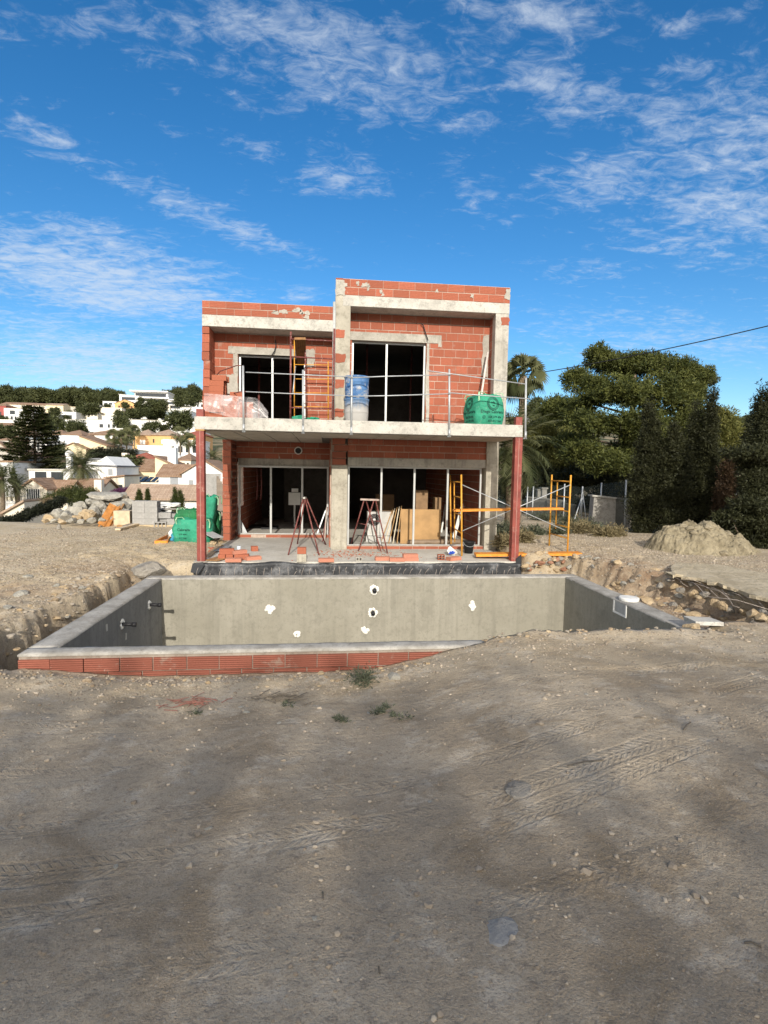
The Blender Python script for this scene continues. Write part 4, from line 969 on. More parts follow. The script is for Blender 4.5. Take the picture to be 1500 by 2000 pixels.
def m_film(t):
    p = t.n('ShaderNodeBsdfPrincipled'); p.inputs['Base Color'].default_value = (.82, .78, .78, 1); p.inputs['Roughness'].default_value = .25
    tr = t.n('ShaderNodeBsdfTransparent'); mx = t.n('ShaderNodeMixShader'); nz = t.noise(t.coord(), 4, 5, .6, .6); t.l(t.ramp(nz, .3, .7, .10, .42), mx.inputs[0]); t.l(tr.outputs[0], mx.inputs[1]); t.l(p.outputs[0], mx.inputs[2])
    o = t.n('ShaderNodeOutputMaterial'); t.l(mx.outputs[0], o.inputs[0])
A = np.linspace(0, 1, 46); Bq = np.linspace(0, 1, 22); uu, vv_ = np.meshgrid(A, Bq)
xf = -2.55+1.32*uu; zf_ = 3.15+(.50-.08*uu-.28*np.clip((uu-.80)/.2, 0, 1)**1.3)*(1-vv_)*np.where(vv_ < 1, 1, 1)+.13*np.clip(1-uu*2.2, 0, 1)*vv_
yf = 11.74-.05*vv_-.03*np.sin(vv_*3)+.022*fbm(uu*9, vv_*4, 4, 3)
v = np.stack([xf.ravel(), yf.ravel(), zf_.ravel()], 1); f = [(j*46+i, j*46+i+1, (j+1)*46+i+1, (j+1)*46+i) for j in range(21) for i in range(45)]
m = MB(); m._add(v, f, 0, .5); single(m, 'plastic_sheet', mat('clear_film', m_film), 'milky plastic film hanging over the front of the balcony brick stack', 'plastic sheet', smooth=True)

# --- inside the open ground floor
M_oak = m_plain('veneered_board', (.42, .255, .11), .55, .14, 3); M_pale = m_plain('pale_edge', (.66, .58, .44), .7, .1); M_card = m_plain('cardboard', (.26, .165, .09), .8, .15)
def leaning(name, x0, x1, ybot, yb, dep, tilt, h, th_, m_, label, cat, group=None, zb=ZT):
    a = PZ(x0, ybot, zb); b = PZ(x1, ybot, zb); w = (b-a).length; o = MB().box((-w/2, -th_/2, 0), (w/2, th_/2, h)).build(name, m_); o.location = ((a.x+b.x)/2, dep, zb+.002); o.rotation_euler = (-tilt, 0, 0); return tag(o, label, cat, group)
D0 = 14.4
for i in range(5):
    x0 = P(776-6*i, 1040, D0).x; lean = .10+.02*i
    o = MB().box((-.012, 0, 0), (.012, .95, .98-.015*i)).build('board', M_pale if i % 2 else M_oak); o.location = (x0-.03*i, D0+.02, ZT+.002); o.rotation_euler = (0, .10+.055*i, -.15); tag(o, 'board seen edge on, '+['next to the large oak panel', 'second from the large oak panel', 'third from the large oak panel', 'fourth from the large oak panel', 'outermost from the large oak panel'][i], 'board', 'boards leaning beside the oak panel')
a, b = P(782, 1047, D0), P(860, 1043, D0); o = MB().box((a.x, D0-.012, 0), (b.x, D0+.012, .94)).build('oak_panel', M_oak); o.location = (0, 0, ZT+.004); o.rotation_euler = (0, 0, 0); tag(o, 'large smooth oak coloured panel standing upright inside the wide opening', 'panel')
o = MB().box((a.x+.1, D0+.03, 0), (b.x-.05, D0+.75, .90)).build('plywood_stack', M_card); o.location.z = ZT+.002; tag(o, 'stack of brown sheets standing behind the large oak panel', 'sheets')
for i, (x0, x1, y0, y1, dp, lb) in enumerate(((812, 836, 958, 978, 14.75, 'small cardboard carton on top of the sheets behind the oak panel'), (735, 770, 966, 1006, 16.2, 'brown cardboard carton behind the fan unit'), (850, 862, 972, 980, 14.7, 'flat brown package lying on the stacked sheets'))):
    A_, B_ = P(x0, y1, dp), P(x1, y0, dp); zb = A_.z if i != 1 else ZT+.002
    zb = ZT+.905 if i != 1 else zb
    m = MB().box((A_.x, dp, zb), (B_.x, dp+.35, B_.z if B_.z > zb+.05 else zb+.07)); single(m, 'cardboard_carton', M_card, lb, 'carton')
m = MB().box((P(718, 1000, 14.9).x, 14.9, ZT+.16), (P(765, 1000, 14.9).x, 15.25, P(735, 1000, 14.9).z)); fu = thing('fan_unit', (0, 0, 0), 'white outdoor fan unit with round dark grille standing inside the wide opening', 'air conditioner')
M_case = m_plain('dusty_white_casing', (.56, .555, .53), .6, .12, 5, dirt=(.42, .38, .33)); m.build('casing', M_case, fu, bevel=.012)
MB().box((P(715, 1035, 14.8).x, 14.75, ZT+.002), (P(764, 1035, 14.8).x, 15.3, ZT+.158)).build('plinth', M_case, fu)
c_ = P(731, 1015, 14.89); gm = MB().tube([(c_.x, 14.885, c_.z), (c_.x, 14.895, c_.z)], .16, 28).build('grille', M_black, fu)
for rr in (.05, .09, .13, .165): MB().tube([(c_.x+rr*math.cos(a), 14.876, c_.z+rr*math.sin(a)) for a in np.linspace(0, 6.283, 29)], .005, 4, cap=False).build('grille_ring', m_plain('grille_grey', (.3, .28, .27)), gm)
MB().tube([(c_.x, 14.87, c_.z), (c_.x, 14.88, c_.z)], .035, 14).build('hub', M_white, gm)
for i, (x0, x1, y, r_) in enumerate(((792, 884, 1053, .075), (797, 900, 1059, .07))):
    a, b = PZ(x0, y+5, ZT), PZ(x1, y+5, ZT); a.z = b.z = ZT+r_; b.y = a.y+.1+.05*i; prof_ = MB(); d_ = (b-a)
    prof_.tube([a, b], r_, 16, cap=False); prof_.tube([b, a], r_*.84, 16, cap=False); single(prof_, 'cardboard_tube', m_plain('shiny_brown_tube', (.26, .19, .13), .35, .2, spec=.5), ('brown tube lying nearest the oak panel on the floor of the wide opening', 'brown tube lying nearest the brick sill of the wide opening')[i], 'tube', smooth=True)
for i, (a, b, m_, lb, w) in enumerate((((886, 1052), (904, 984), M_white, 'white board with black stripes leaning inside the wide opening near the black bucket', .10), ((918, 1052), (936, 960), M_galv, 'pale pole leaning on the brick wall inside, nearer the black bucket', .03), ((930, 1052), (944, 962), M_galv, 'pale pole leaning on the brick wall inside, nearer the concrete column', .03), ((862, 1040), (870, 985), M_white, 'white strip leaning upright beside the oak panel', .05), ((470, 1046), (448, 985), M_galv, 'outer grey plank leaning inside the smaller opening', .09), ((476, 1046), (449, 983), m_plain('grey_plank', (.5, .5, .49)), 'middle grey plank leaning inside the smaller opening', .09), ((483, 1046), (450, 981), M_galv, 'inner grey plank leaning inside the smaller opening', .09), ((618, 1047), (642, 980), M_galv, 'long pale pole leaning on the return wall of the smaller opening', .035), ((634, 1060), (638, 992), m_plain('old_pole', (.42, .38, .33)), 'worn timber pole leaning against the brick return wall', .03), ((630, 1058), (640, 990), M_rustred, 'dark red tube leaning against the brick return wall', .03))):
    A_ = PZ(*a, ZT) if a[0] > 500 else P(a[0], a[1], 15.95); 
    if a[0] < 500: A_.z = ZT
    B_ = P(b[0], b[1], A_.y+(.25 if a[0] > 500 else .1)); single(MB().bar(A_, B_, w, .02, up=Vector((0, 1, 0))), 'leaning_pole' if w < .06 else 'leaning_plank', m_, lb, 'pole' if w < .06 else 'plank')
q = P(575, 975, 18.4); m = MB().box((q.x-.2, 18.45, q.z-.2), (q.x+.2, 18.58, q.z+.22)).box((q.x-.10, 18.46, q.z+.24), (q.x+.12, 18.55, q.z+.36)).tube([(q.x, 18.5, ZT), (q.x, 18.5, q.z-.2)], .03, 8); single(m, 'toilet_cistern', M_white, 'white built in toilet cistern on its frame in the dark room', 'cistern')
for i, (x, y, w) in enumerate(((500, 1032, .8), (525, 1034, .7))):
    q = PZ(x, y, ZT); m = MB().box((q.x-.25, q.y, ZT+.002), (q.x+.25, q.y+w, ZT+.06)); single(m, 'dark_pallet', M_black, ('black flat crate lying on the inner floor nearer the side window', 'black flat crate lying on the inner floor nearer the trestle')[i], 'crate')
for i, x in enumerate((502, 510)): m = MB().tube([P(x, 916, 17.5), P(x+1, 950, 17.5), P(x-1, 976, 17.5)], .022, 6); single(m, 'hanging_conduit', M_rustred, ('reddish conduit hanging nearer the side window in the smaller opening', 'reddish conduit hanging further from the side window in the smaller opening')[i], 'conduit', smooth=True)
# --- bucket and sack
q = PZ(918, 1082, ZT); bk = thing('black_bucket', (q.x, q.y+.14, ZT+.001), 'black builders bucket standing beside the yellow scaffold foot on the terrace', 'bucket')
MB().lathe((0, 0, 0), [(0, 0), (.10, 0), (.135, .27), (.145, .275), (.145, .29), (.13, .29), (.10, .03), (0, .03)], 24).build('pail', M_black, bk, True); MB().tube([(.145*math.cos(a), -.10*math.sin(a)-.03, .28-.11*math.sin(a)) for a in np.linspace(0, math.pi, 13)], .004, 5).build('handle', M_galv, bk)
q = PZ(885, 1086, ZT); m = MB().rock((q.x, q.y+.1, ZT+.09), .13, .10, .11, 4, 0, sub=3, rough=1.4, facets=9).rock((q.x-.03, q.y+.03, ZT+.08), .075, .05, .06, 8, 1, sub=2, rough=.9, facets=5).rock((q.x-.06, q.y+.10, ZT+.17), .05, .04, .05, 9, 0, sub=2, rough=1.5); single(m, 'crumpled_sack', [M_white, m_plain('blue_print', (.03, .08, .45))], 'crumpled white and blue sack on the terrace by the yellow scaffold foot', 'sack')
q = PZ(686, 1062, .16); m = MB().tube([(q.x, q.y, ZT), (q.x, q.y, ZT+.2)], .055, 12); single(m, 'paint_tin', M_black, 'small dark tin just inside the wide opening beside the central column', 'tin')

for i, (x, y0, y1, x2, Y_) in enumerate(((716, 690, 800, 716, 15.2), (803, 690, 800, 803, 16.0), (505, 705, 800, 505, 15.0))):
    a = P(x, y0, Y_); m = MB().tube([(a.x, Y_, 3.15), (a.x+.02, Y_, 5.26 if i == 2 else 5.87)], .03, 7); single(m, 'steel_prop', M_rustred, ('rusty prop in the dark room behind the two blue drums', 'rusty prop in the dark room behind the larger balcony opening, far from the drums', 'rusty prop in the dark room behind the smaller balcony opening')[i], 'prop', smooth=True)
# ================================================================ left side of the plot
def m_rockf(a, b):
    def fn(t):
        c = t.coord(); k = t.mix(t.ramp(t.noise(c, 2.2, 6, .65), .35, .65), a, b); k = t.mix(t.ramp(t.noise(c, 11, 6, .75), .50, .64, 0, .65), k, tuple(x*.55 for x in a)); t.out(k, .92, t.noise(c, 9, 8, .75), 1.0, .06)
    return fn
M_rock = mat('pale_limestone', m_rockf((.34, .32, .275), (.49, .465, .40))); M_rock2 = mat('ochre_limestone', m_rockf((.46, .34, .2), (.60, .48, .32))); M_rock3 = mat('grey_stone', m_rockf((.27, .245, .21), (.40, .37, .32)))
def rock_at(p, sx, sy, sz, seed, m_, label, group=None, name='rock', rz=0, tilt=0, sub=3, facets=8):
    mb = MB().rock((0, 0, 0), sx, sy, sz, seed, 0, .5, sub, .5, facets); o = mb.build(name, m_); o.location = p; o.rotation_euler = (tilt, tilt*.6, rz); return tag(o, label, 'rock', group)
R = random.Random(41); n = 0
rl = 'pale limestone boulder in the heap at the edge of the plot'
for (x, y, w, h, d) in ((95, 1012, 18, 12, 19.4), (112, 1006, 26, 20, 19.6), (130, 1008, 24, 18, 19.2), (148, 1000, 30, 24, 19.8), (160, 990, 26, 20, 20.2), (170, 1008, 28, 20, 19.2), (185, 1000, 24, 20, 19.6), (196, 992, 34, 26, 20.0), (178, 984, 22, 16, 20.6), (205, 980, 48, 20, 20.5), (225, 976, 46, 22, 20.9), (235, 990, 32, 22, 20.2), (212, 1004, 24, 18, 19.3), (230, 1006, 24, 16, 19.4), (250, 985, 22, 26, 20.4), (120, 1018, 16, 8, 18.9), (140, 1017, 16, 9, 18.7), (160, 1019, 14, 8, 18.6), (182, 1017, 18, 10, 18.7), (200, 1016, 14, 8, 18.7), (88, 1018, 12, 7, 19.0), (245, 1003, 16, 14, 19.6), (190, 970, 22, 14, 21.0), (240, 968, 20, 14, 21.0), (105, 1018, 12, 7, 18.8), (150, 1010, 14, 9, 18.9), (222, 1014, 14, 8, 18.9)):
    p = P(x, y, d); rock_at(p, w*d/F*.60, w*d/F*.55, h*d/F*.62, 300+n, M_rock if n % 5 else M_rock2, rl, 'limestone boulders heaped at the plot edge', rz=R.uniform(0, 6), tilt=R.uniform(-.3, .3)); n += 1
rock_at(P(207, 968, 20.3), .62, .5, .16, 99, M_rock, 'broad flat limestone slab lying across the top of the boulder heap', tilt=.15)
p = PZ(294, 1116, .02); rock_at(p+Vector((0, 0, .02)), .36, .22, .17, 12, M_rock3, 'grey flat faced rock at the far corner of the pool beside the sandy bank', rz=.3, tilt=.35, facets=5)
p = PZ(115, 1033, .12); rock_at(p+Vector((0, 0, .04)), .07, .06, .12, 17, M_rock3, 'small upright grey stone alone on the bare sandy plot')
for i, (x, y, s) in enumerate(((55, 1128, .09), (40, 1160, .13), (110, 1150, .07), (90, 1195, .10), (160, 1148, .08), (15, 1190, .09), (255, 1120, .06), (232, 1135, .07), (30, 1228, .08), (130, 1172, .06), (345, 1105, .10), (360, 1118, .13), (338, 1118, .08), (370, 1105, .07))):
    p = PZ(x, y, .1); p.z = gz(p.x, p.y)+s*.12; rock_at(p, s, s*.8, s*.45, 400+i, (M_rock2 if i > 9 else M_rock), 'loose pale stone lying on the left bank of the pool' if i < 10 else 'ochre stone by the foot of the steel post next to the membrane', 'loose stones on the left bank' if i < 10 else 'ochre stones by the post foot', rz=i, sub=2)
# concrete blocks
M_blk = m_concrete('grey_block', (.33, .325, .31), (.25, .245, .235), (.40, .39, .375), sc=3); M_blkh = m_plain('block_hollow', (.05, .05, .05))
def block_mesh(L, D, Hh):
    mb = MB(); w = .028; xs_ = (-L/2, L/2)
    mb.box((-L/2, -D/2, 0), (L/2, -D/2+w, Hh), 0, .5).box((-L/2, D/2-w, 0), (L/2, D/2, Hh), 0, .5)
    for k in range(4): x = -L/2+(L-w)*k/3; mb.box((x, -D/2+w, 0), (x+w, D/2-w, Hh), 0, .5)
    o = mb.build('concrete_block', M_blk); me = o.data; bpy.data.objects.remove(o); return me
BLK = block_mesh(.40, .20, .195)
def blk(p, rx, rz, label, group='grey concrete blocks stacked on the plot'):
    o = bpy.data.objects.new('concrete_block', BLK); COL.objects.link(o); o.location = p; o.rotation_euler = (rx, 0, rz); return tag(o, label, 'block', group)
b0 = PZ(257, 1026, .13)
for lay in range(4):
    for i in range(2):
        for dpt in range(2): blk((b0.x+.21+i*.405, b0.y+.15+dpt*.21, .15+lay*.2), 0, random.uniform(-.02, .02), 'block of the tall grey stack, '+['bottom', 'second', 'third', 'top'][lay]+' layer, '+['front', 'rear'][dpt]+', '+['boulder side', 'green bag side'][i])
for i in range(2): blk((b0.x+.93+.405*i, b0.y+.15, .15), 1.5708 if i == 0 else 0, 0, ('grey concrete block lying on its side with three open cells facing the pool', 'grey concrete block closing the low row beside the green bags')[i])
blk((b0.x+1.0, b0.y+.30, .355), 0, .1, 'grey concrete block lying on the low row beside the tall stack'); blk((b0.x+.95, b0.y+.40, .15), 0, .0, 'grey concrete block behind the one with open cells')
single(MB().box((b0.x-.05, b0.y, .085), (b0.x+1.95, b0.y+.6, .145)), 'timber_pallet', m_plain('pallet_timber', (.52, .41, .26), .8, .2, 8), 'pale timber pallet under the grey concrete blocks', 'pallet')
p = P(322, 1002, 19.9)
for i in range(7):
    m = MB().rock((p.x+R.uniform(-.4, .4), 19.9+R.uniform(-.1, .2), .45+i*.055), R.uniform(.22, .45), .25, .045, 60+i, 0, sub=2, rough=1, facets=3); single(m, 'plaster_offcut', M_white if i > 3 else M_rock, 'flat pale offcut in the untidy pile behind the low row of blocks', 'offcut', 'flat offcuts piled behind the blocks')
single(MB().box((p.x-.55, 19.7, .10), (p.x+.6, 20.3, .44)), 'block_pile', M_blk, 'low grey concrete plinth under the flat pale offcuts', 'plinth')
# timber and panels
a, b = P(203, 1028, 18.6), P(226, 988, 19.2); m = MB().bar(a, b, .42, .03, up=Vector((.5, -1, .3)))
for k in (-.15, 0, .15): m.bar(a+Vector((k, -.04, 0)), b+Vector((k, -.04, 0)), .05, .03, 0, up=Vector((.5, -1, .3)))
single(m, 'formwork_panel', m_plain('form_ply', (.44, .19, .05), .7, .3, 6, dirt=(.40, .30, .2)), 'orange formwork panel leaning on the boulder heap', 'panel')
a, b = P(232, 1002, 19.4), P(242, 985, 20); single(MB().bar(a, b, .06, .06), 'timber_batten', m_plain('brown_batten', (.35, .2, .09)), 'short brown batten leaning among the boulders beside the formwork panel', 'batten')
q = P(222, 1024, 18.8); q2 = P(253, 998, 18.8); m = MB().box((q.x, 18.8, .10), (q2.x, 19.3, q2.z)); single(m, 'plywood_crate', m_plain('pale_plywood', (.56, .46, .32), .8, .15, 7), 'pale plywood box between the boulders and the block stack', 'crate')
for i, (a, b, m_, lb) in enumerate((((230, 1034), (283, 1020), m_plain('new_timber', (.62, .50, .34), .8, .12), 'pale timber plank lying on the sand before the block stack'), ((244, 1028), (279, 1017), m_plain('grey_timber', (.25, .21, .17), .8, .2), 'dark weathered plank lying behind the pale plank on the sand'))):
    A_, B_ = PZ(*a, .16), PZ(*b, .16); single(MB().bar(A_, B_, .16, .06), 'timber_plank', m_, lb, 'plank')
single(MB().box((P(230, 1016, 18.5).x, 18.4, .10), (P(244, 1016, 18.5).x, 18.5, .17)), 'timber_offcut', m_plain('brown_batten', (.35, .2, .09)), 'short brown offcut lying before the plywood box', 'offcut')
# bulk bags by the post
q = PZ(365, 1061, .1)
th = bulk_bag((q.x+.10, q.y+.35, .10), .95, .75, .62, 11, M_bag, 'sagging green bulk bag with dark lettering standing beside the red steel post', .9, lean=(.03, 0), group=None)
f2 = lambda u, z: front(u, z, 11, .95, .75, .62, .9)
letter('Cabrera', .10, th, f2, -.17, .33, bold=True); letter('279 404', .06, th, f2, -.19, .22, bold=True); letter('812 266', .06, th, f2, -.19, .12, bold=True)
bulk_bag((q.x-.12, q.y+.55, .60), .58, .5, .34, 17, M_bag2, 'folded darker green bag slumped on top of the sagging bulk bag', 1., lean=(.05, 0), straps=True)
bulk_bag((q.x+.34, q.y+.75, .55), .42, .45, .75, 23, M_bag, 'tall narrow green bag standing behind the sagging bulk bag', .6, lean=(.12, 0), straps=True)
q = P(414, 1041, 15.6); bulk_bag((q.x, 15.75, .16), .40, .45, .68, 29, M_bag2, 'dark green bulk bag between the red steel post and the brick pier', .2, lean=(.0, 0))
q = PZ(344, 1061, .1); m = MB(); m.rock((q.x, q.y+.1, .22), .15, .12, .16, 3, 0, sub=3, rough=1.2, facets=5).rock((q.x+.02, q.y+.12, .42), .08, .07, .13, 5, 0, sub=2, rough=1.4, facets=4); single(m, 'blue_sack', m_plain('blue_plastic', (.03, .24, .36), .45, .3, 8), 'crumpled turquoise plastic sack leaning on the sagging bulk bag', 'sack', smooth=False)
m = MB().rock((q.x-.16, q.y+.15, .33), .09, .05, .10, 7, 0, sub=2, rough=1, facets=6); single(m, 'paper_sack', M_white, 'crumpled white paper sack beside the turquoise sack', 'sack')
a = PZ(305, 1061, .1); m = MB(); m.bar(PZ(303, 1060, .16), PZ(326, 1060, .16), .05, .11).bar(PZ(303, 1060, .16), PZ(327, 1048, .16), .03, .11).bar(PZ(326, 1060, .16), PZ(334, 1049, .16), .03, .11); single(m, 'mortar_tray', M_deck, 'orange mortar tray lying on the sand next to the turquoise sack', 'tray')
q = P(414, 1000, 17.6); m = MB().box((q.x-.28, 17.6, .1), (q.x+.26, 17.64, P(414, 925, 17.6).z), rot=Matrix.Rotation(-.06, 3, 'X')); single(m, 'grey_board', M_blk, 'tall grey board standing upright behind the dark green bulk bag', 'board')
for i in range(4):
    a, b = P(426+3*i, 1028, 17.2), P(425+3.2*i, 930+5*i, 17.3); single(MB().bar(a, b, .07, .05), 'timber_batten', m_plain('grey_timber', (.25, .21, .17), .8, .2), 'weathered batten standing in the bundle beside the brick pier', 'batten', 'weathered battens standing by the pier')
a, b = P(402, 1038, 14.6), P(427, 1050, 14.2); single(MB().bar(a, b, .3, .02), 'loose_board', m_plain('grey_sheet2', (.40, .40, .40), .7, .1), 'grey board lying on rubble between the red post and the brick pier', 'board')
for i in range(16):
    x, y = R.uniform(402, 432), R.uniform(1048, 1078); p = PZ(x, y, .12); s = R.uniform(.04, .10); p.z = max(gz(p.x, p.y), .08)+s*.2; rock_at(p, s, s, s*.6, 500+i, M_rock2 if i % 3 else M_br_loose, 'small lump of rubble between the red post and the brick pier', 'rubble lumps beside the brick pier', name='rubble_lump', rz=i, sub=2)
# sand bank at the edge: dark undergrowth handled with the plants

# ================================================================ right side of the plot
q = PZ(1345, 1088, .28)
gxm, gym = np.meshgrid(np.linspace(-1.55, 1.75, 170), np.linspace(-1.1, 1.3, 124)); cx_, cy_ = PX(1345, 1050, 1).x, 0
mc = P(1345, 1050, 12.6)
rr = np.sqrt((gxm/np.where(gxm > 0, 1.55, 1.25))**2+(gym/1.05)**2); Zm = .92*np.clip(1-rr, 0, 1)**.85*(1-.18*np.exp(-((gxm-.0)/.12)**2))
Zm = Zm+np.where(rr < 1.08, .13*fbm(gxm*3.2, gym*3.2, 5, 201)+.11*np.abs(fbm(gxm*7, gym*7, 4, 204))+.07*np.abs(fbm(gxm*13, gym*13, 3, 208))+.045*np.abs(fbm(gxm*27, gym*27, 2, 211))-.03*(np.abs(fbm(gxm*4+2, gym*4, 3, 214)) < .035), 0)-.12*sstep(.95, 1.2, rr)
Zm += .22*np.exp(-(((gxm+.95)/.38)**2+((gym+.1)/.4)**2))
V_ = np.stack([gxm.ravel()+mc.x, gym.ravel()+12.3, Zm.ravel()+.18], 1); nx_ = 170
ii = (np.arange(123)[:, None]*nx_+np.arange(169)[None, :]).ravel(); o = np_mesh('spoil_heap', V_, np.stack([ii, ii+1, ii+nx_+1, ii+nx_], 1), mat('dug_earth', m_rockf((.25, .21, .135), (.38, .325, .22))), smooth=True)
tag(o, 'heap of clumpy yellowish dug earth in front of the dark cypress trees', 'earth heap')
for i in range(70):
    a = R.uniform(0, 6.28); r_ = R.uniform(.3, 1.05); x, y = mc.x+math.cos(a)*1.35*r_, 12.3+math.sin(a)*1.0*r_
    if y > 12.9: continue
    s = R.uniform(.03, .11); z = .2+.92*max(0, 1-r_)**.85; rock_at((x, y, z), s, s, s*.7, 600+i, mat('clod', m_rockf((.29, .245, .165), (.42, .36, .255))), 'clod of dug earth lying on the flank of the earth heap', 'clods on the earth heap', name='earth_clod', rz=i, sub=2, facets=5)
# rubble under the board
n = 0
for i in range(60):
    x, y = R.uniform(1024, 1125), R.uniform(1090, 1122); p = P(x, y, 11.35+R.uniform(-.1, .25)); s = R.uniform(.03, .09)
    rock_at((p.x, p.y, p.z-.02), s*1.2, s*.8, s*.7, 700+i, (M_rock2, M_rock, mat('reddish_stone', m_rockf((.36, .17, .10), (.46, .27, .18))))[i % 3], 'stone in the rubble bank under the orange scaffold board', 'stones under the orange scaffold board', rz=i*1.3, sub=2)
for i in range(90):
    y = R.uniform(7.3, 12.0); xr = float(np.interp(y, [7.3, 9.1, 11.2, 12.5], [6.6, 6.2, 5.6, 5.1])); x = xr+R.uniform(-.6, .15); s = R.uniform(.03, .10)*(1.5 if i % 9 == 0 else 1); z = gz(x, y)
    rock_at((x, y, z+s*.1), s*1.1, s*.9, s*.65, 800+i, (M_rock, M_rock2, M_rock3, M_rock2)[i % 4], 'stone sticking out of the broken earth bank beyond the right pool wall', 'stones in the earth bank right of the pool', rz=i*.7, tilt=.3, sub=2)
# thin broken concrete crust with bent bars
edge = [(1298, 1118), (1322, 1125), (1352, 1128), (1390, 1137), (1420, 1146), (1452, 1158), (1500, 1172), (1560, 1190)]
pts = [PZ(x, y, .36) for x, y in edge]+[PZ(1600, 1150, .36), PZ(1500, 1122, .36), PZ(1400, 1104, .36), PZ(1320, 1100, .36)]
out = []
for i in range(len(pts)):
    a, b = pts[i], pts[(i+1) % len(pts)]
    for k in range(4 if i < 8 else 2): pp_ = a.lerp(b, k/(4 if i < 8 else 2)); out.append(pp_+Vector((R.uniform(-.10, .10), R.uniform(-.13, .13), R.uniform(-.02, .015))) if i < 8 else pp_)
cr = thing('broken_concrete_crust', (0, 0, 0), 'thin broken concrete crust overhanging the right earth bank with bent bars sticking out', 'concrete slab')
MB().poly([p_-Vector((0, 0, .035)) for p_ in out], (0, 0, .05)).build('crust', mat('crust', m_rockf((.48, .40, .27), (.62, .53, .38))), cr)
for i in range(10):
    a = pts[0].lerp(pts[6], (i+.3)/10)-Vector((0, -.05, .03)); L_ = R.uniform(.22, .55); d1 = Vector((R.uniform(-.2, .6), -.9, R.uniform(-.5, .1))).normalized()*L_
    MB().tube([a, a+d1*.4, a+d1*.75+Vector((0, 0, -.04)), a+d1+Vector((.05, .02, R.uniform(-.14, .04)))], .0045, 5).build('bent_bar', M_rebar, cr, True)
for i, (q0, q1, q2_) in enumerate((((1295, 1123), (1360, 1140), (1435, 1165)), ((1380, 1165), (1440, 1172), (1500, 1190)))): MB().tube([PZ(*q0, .3), PZ(*q1, .28), PZ(*q2_, .24)], .005, 5).build('bent_bar', M_rebar, cr, True)
for i in range(15):                                         # stones in the hollow under the crust
    a = pts[0].lerp(pts[7], (i+.5)/15); s = R.uniform(.04, .11); rock_at(a+Vector((R.uniform(-.1, .1), R.uniform(.05, .3), -.2-R.uniform(0, .12))), s, s, s*.8, 900+i, M_rock2 if i % 3 else M_rock3, 'grey stone in the hollow under the broken concrete crust', 'stones under the concrete crust', rz=i, sub=2)
p = PZ(1385, 1217, .13); m = MB().box((p.x-.19, p.y-.02, .10), (p.x+.19, p.y+.25, .155), rot=Matrix.Rotation(-.08, 3, 'Z'), jit=.012); single(m, 'stone_slab', M_conc_w, 'flat pale stone slab lying on the ground at the near right pool corner', 'slab', bevel=.006)
p = PZ(1352, 1223, .13); rock_at((p.x, p.y, .11), .17, .10, .06, 77, M_rock2, 'ochre flat rock between the pale stone slab and the pool corner', rz=.4)
p = PZ(1240, 1172, .0); m = MB().lathe((0, 0, 0), [(0, 0), (.155, 0), (.16, .035), (.15, .05), (.03, .055), (0, .05)], 28); o = m.build('skimmer_lid', M_white, smooth=False); o.location = (5.06, p.y, .002); tag(o, 'round white plastic lid lying on the pool rim above the skimmer', 'lid')
# rocks and scraps in front
p = PZ(985, 1768, .33); p.z = gz(p.x, p.y); rock_at((p.x, p.y, p.z-.012), .085, .115, .032, 5, mat('bluish_stone', m_rockf((.38, .365, .34), (.49, .475, .45))), 'bluish grey flat stone sunk in the dirt closest to the viewer', rz=.3)
p = PZ(1030, 1503, .28); p.z = gz(p.x, p.y); rock_at((p.x, p.y, p.z-.012), .13, .11, .022, 9, M_rock3, 'flat light grey stone pressed into the wheel tracks', rz=.2)
for i, (x, y, s) in enumerate(((407, 1612, .022), (614, 1793, .014), (226, 1690, .018), (480, 1377, .03), (545, 1402, .02), (720, 1380, .02), (840, 1560, .012), (1145, 1355, .02), (770, 1317, .08), (470, 1365, .03))):
    p = PZ(x, y, .2); p.z = gz(p.x, p.y); p2_ = PZ(x, y, p.z); rock_at((p2_.x, p2_.y, gz(p2_.x, p2_.y)), s*1.2, s, s*.6, 950+i, M_rock, 'small pale pebble lying loose on the packed dirt' if i != 8 else 'dusty rounded stone against the dirt ridge near the weed tuft', 'pale pebbles on the packed dirt' if i != 8 else None, rz=i, sub=2)
def sticks(name, cx0, cx1, cy0, cy1, n, L0, L1, r, m_, label, cat, seed):
    Q = random.Random(seed); mb = MB()
    for i in range(n):
        p = PZ(Q.gauss((cx0+cx1)/2, (cx1-cx0)/4), Q.gauss((cy0+cy1)/2, (cy1-cy0)/4), -.1); z = gz(p.x, p.y)+r*1.2; a = Q.gauss(0, .5); L = Q.uniform(L0, L1); mid = Vector((p.x, p.y, z+.01))
        d = Vector((math.cos(a), math.sin(a), Q.uniform(-.08, .08)))*L/2; mb.tube([mid-d, mid+Vector((0, Q.uniform(-.02, .02), .006)), mid+d], r*Q.uniform(.6, 1.3), 5)
    return single(mb, name, m_, label, cat)
sticks('red_cuttings', 330, 435, 1345, 1372, 38, .05, .2, .0035, m_plain('red_twig', (.22, .10, .075), .8, .3), 'scatter of reddish dry cuttings on the dirt in front of the pool bricks', 'cuttings', 5)
sticks('dry_brush', 500, 590, 1343, 1360, 40, .08, .25, .004, m_plain('dark_twig', (.13, .11, .085), .8, .3), 'dry dark brushwood lying on the dirt beside the reddish cuttings', 'brushwood', 6)
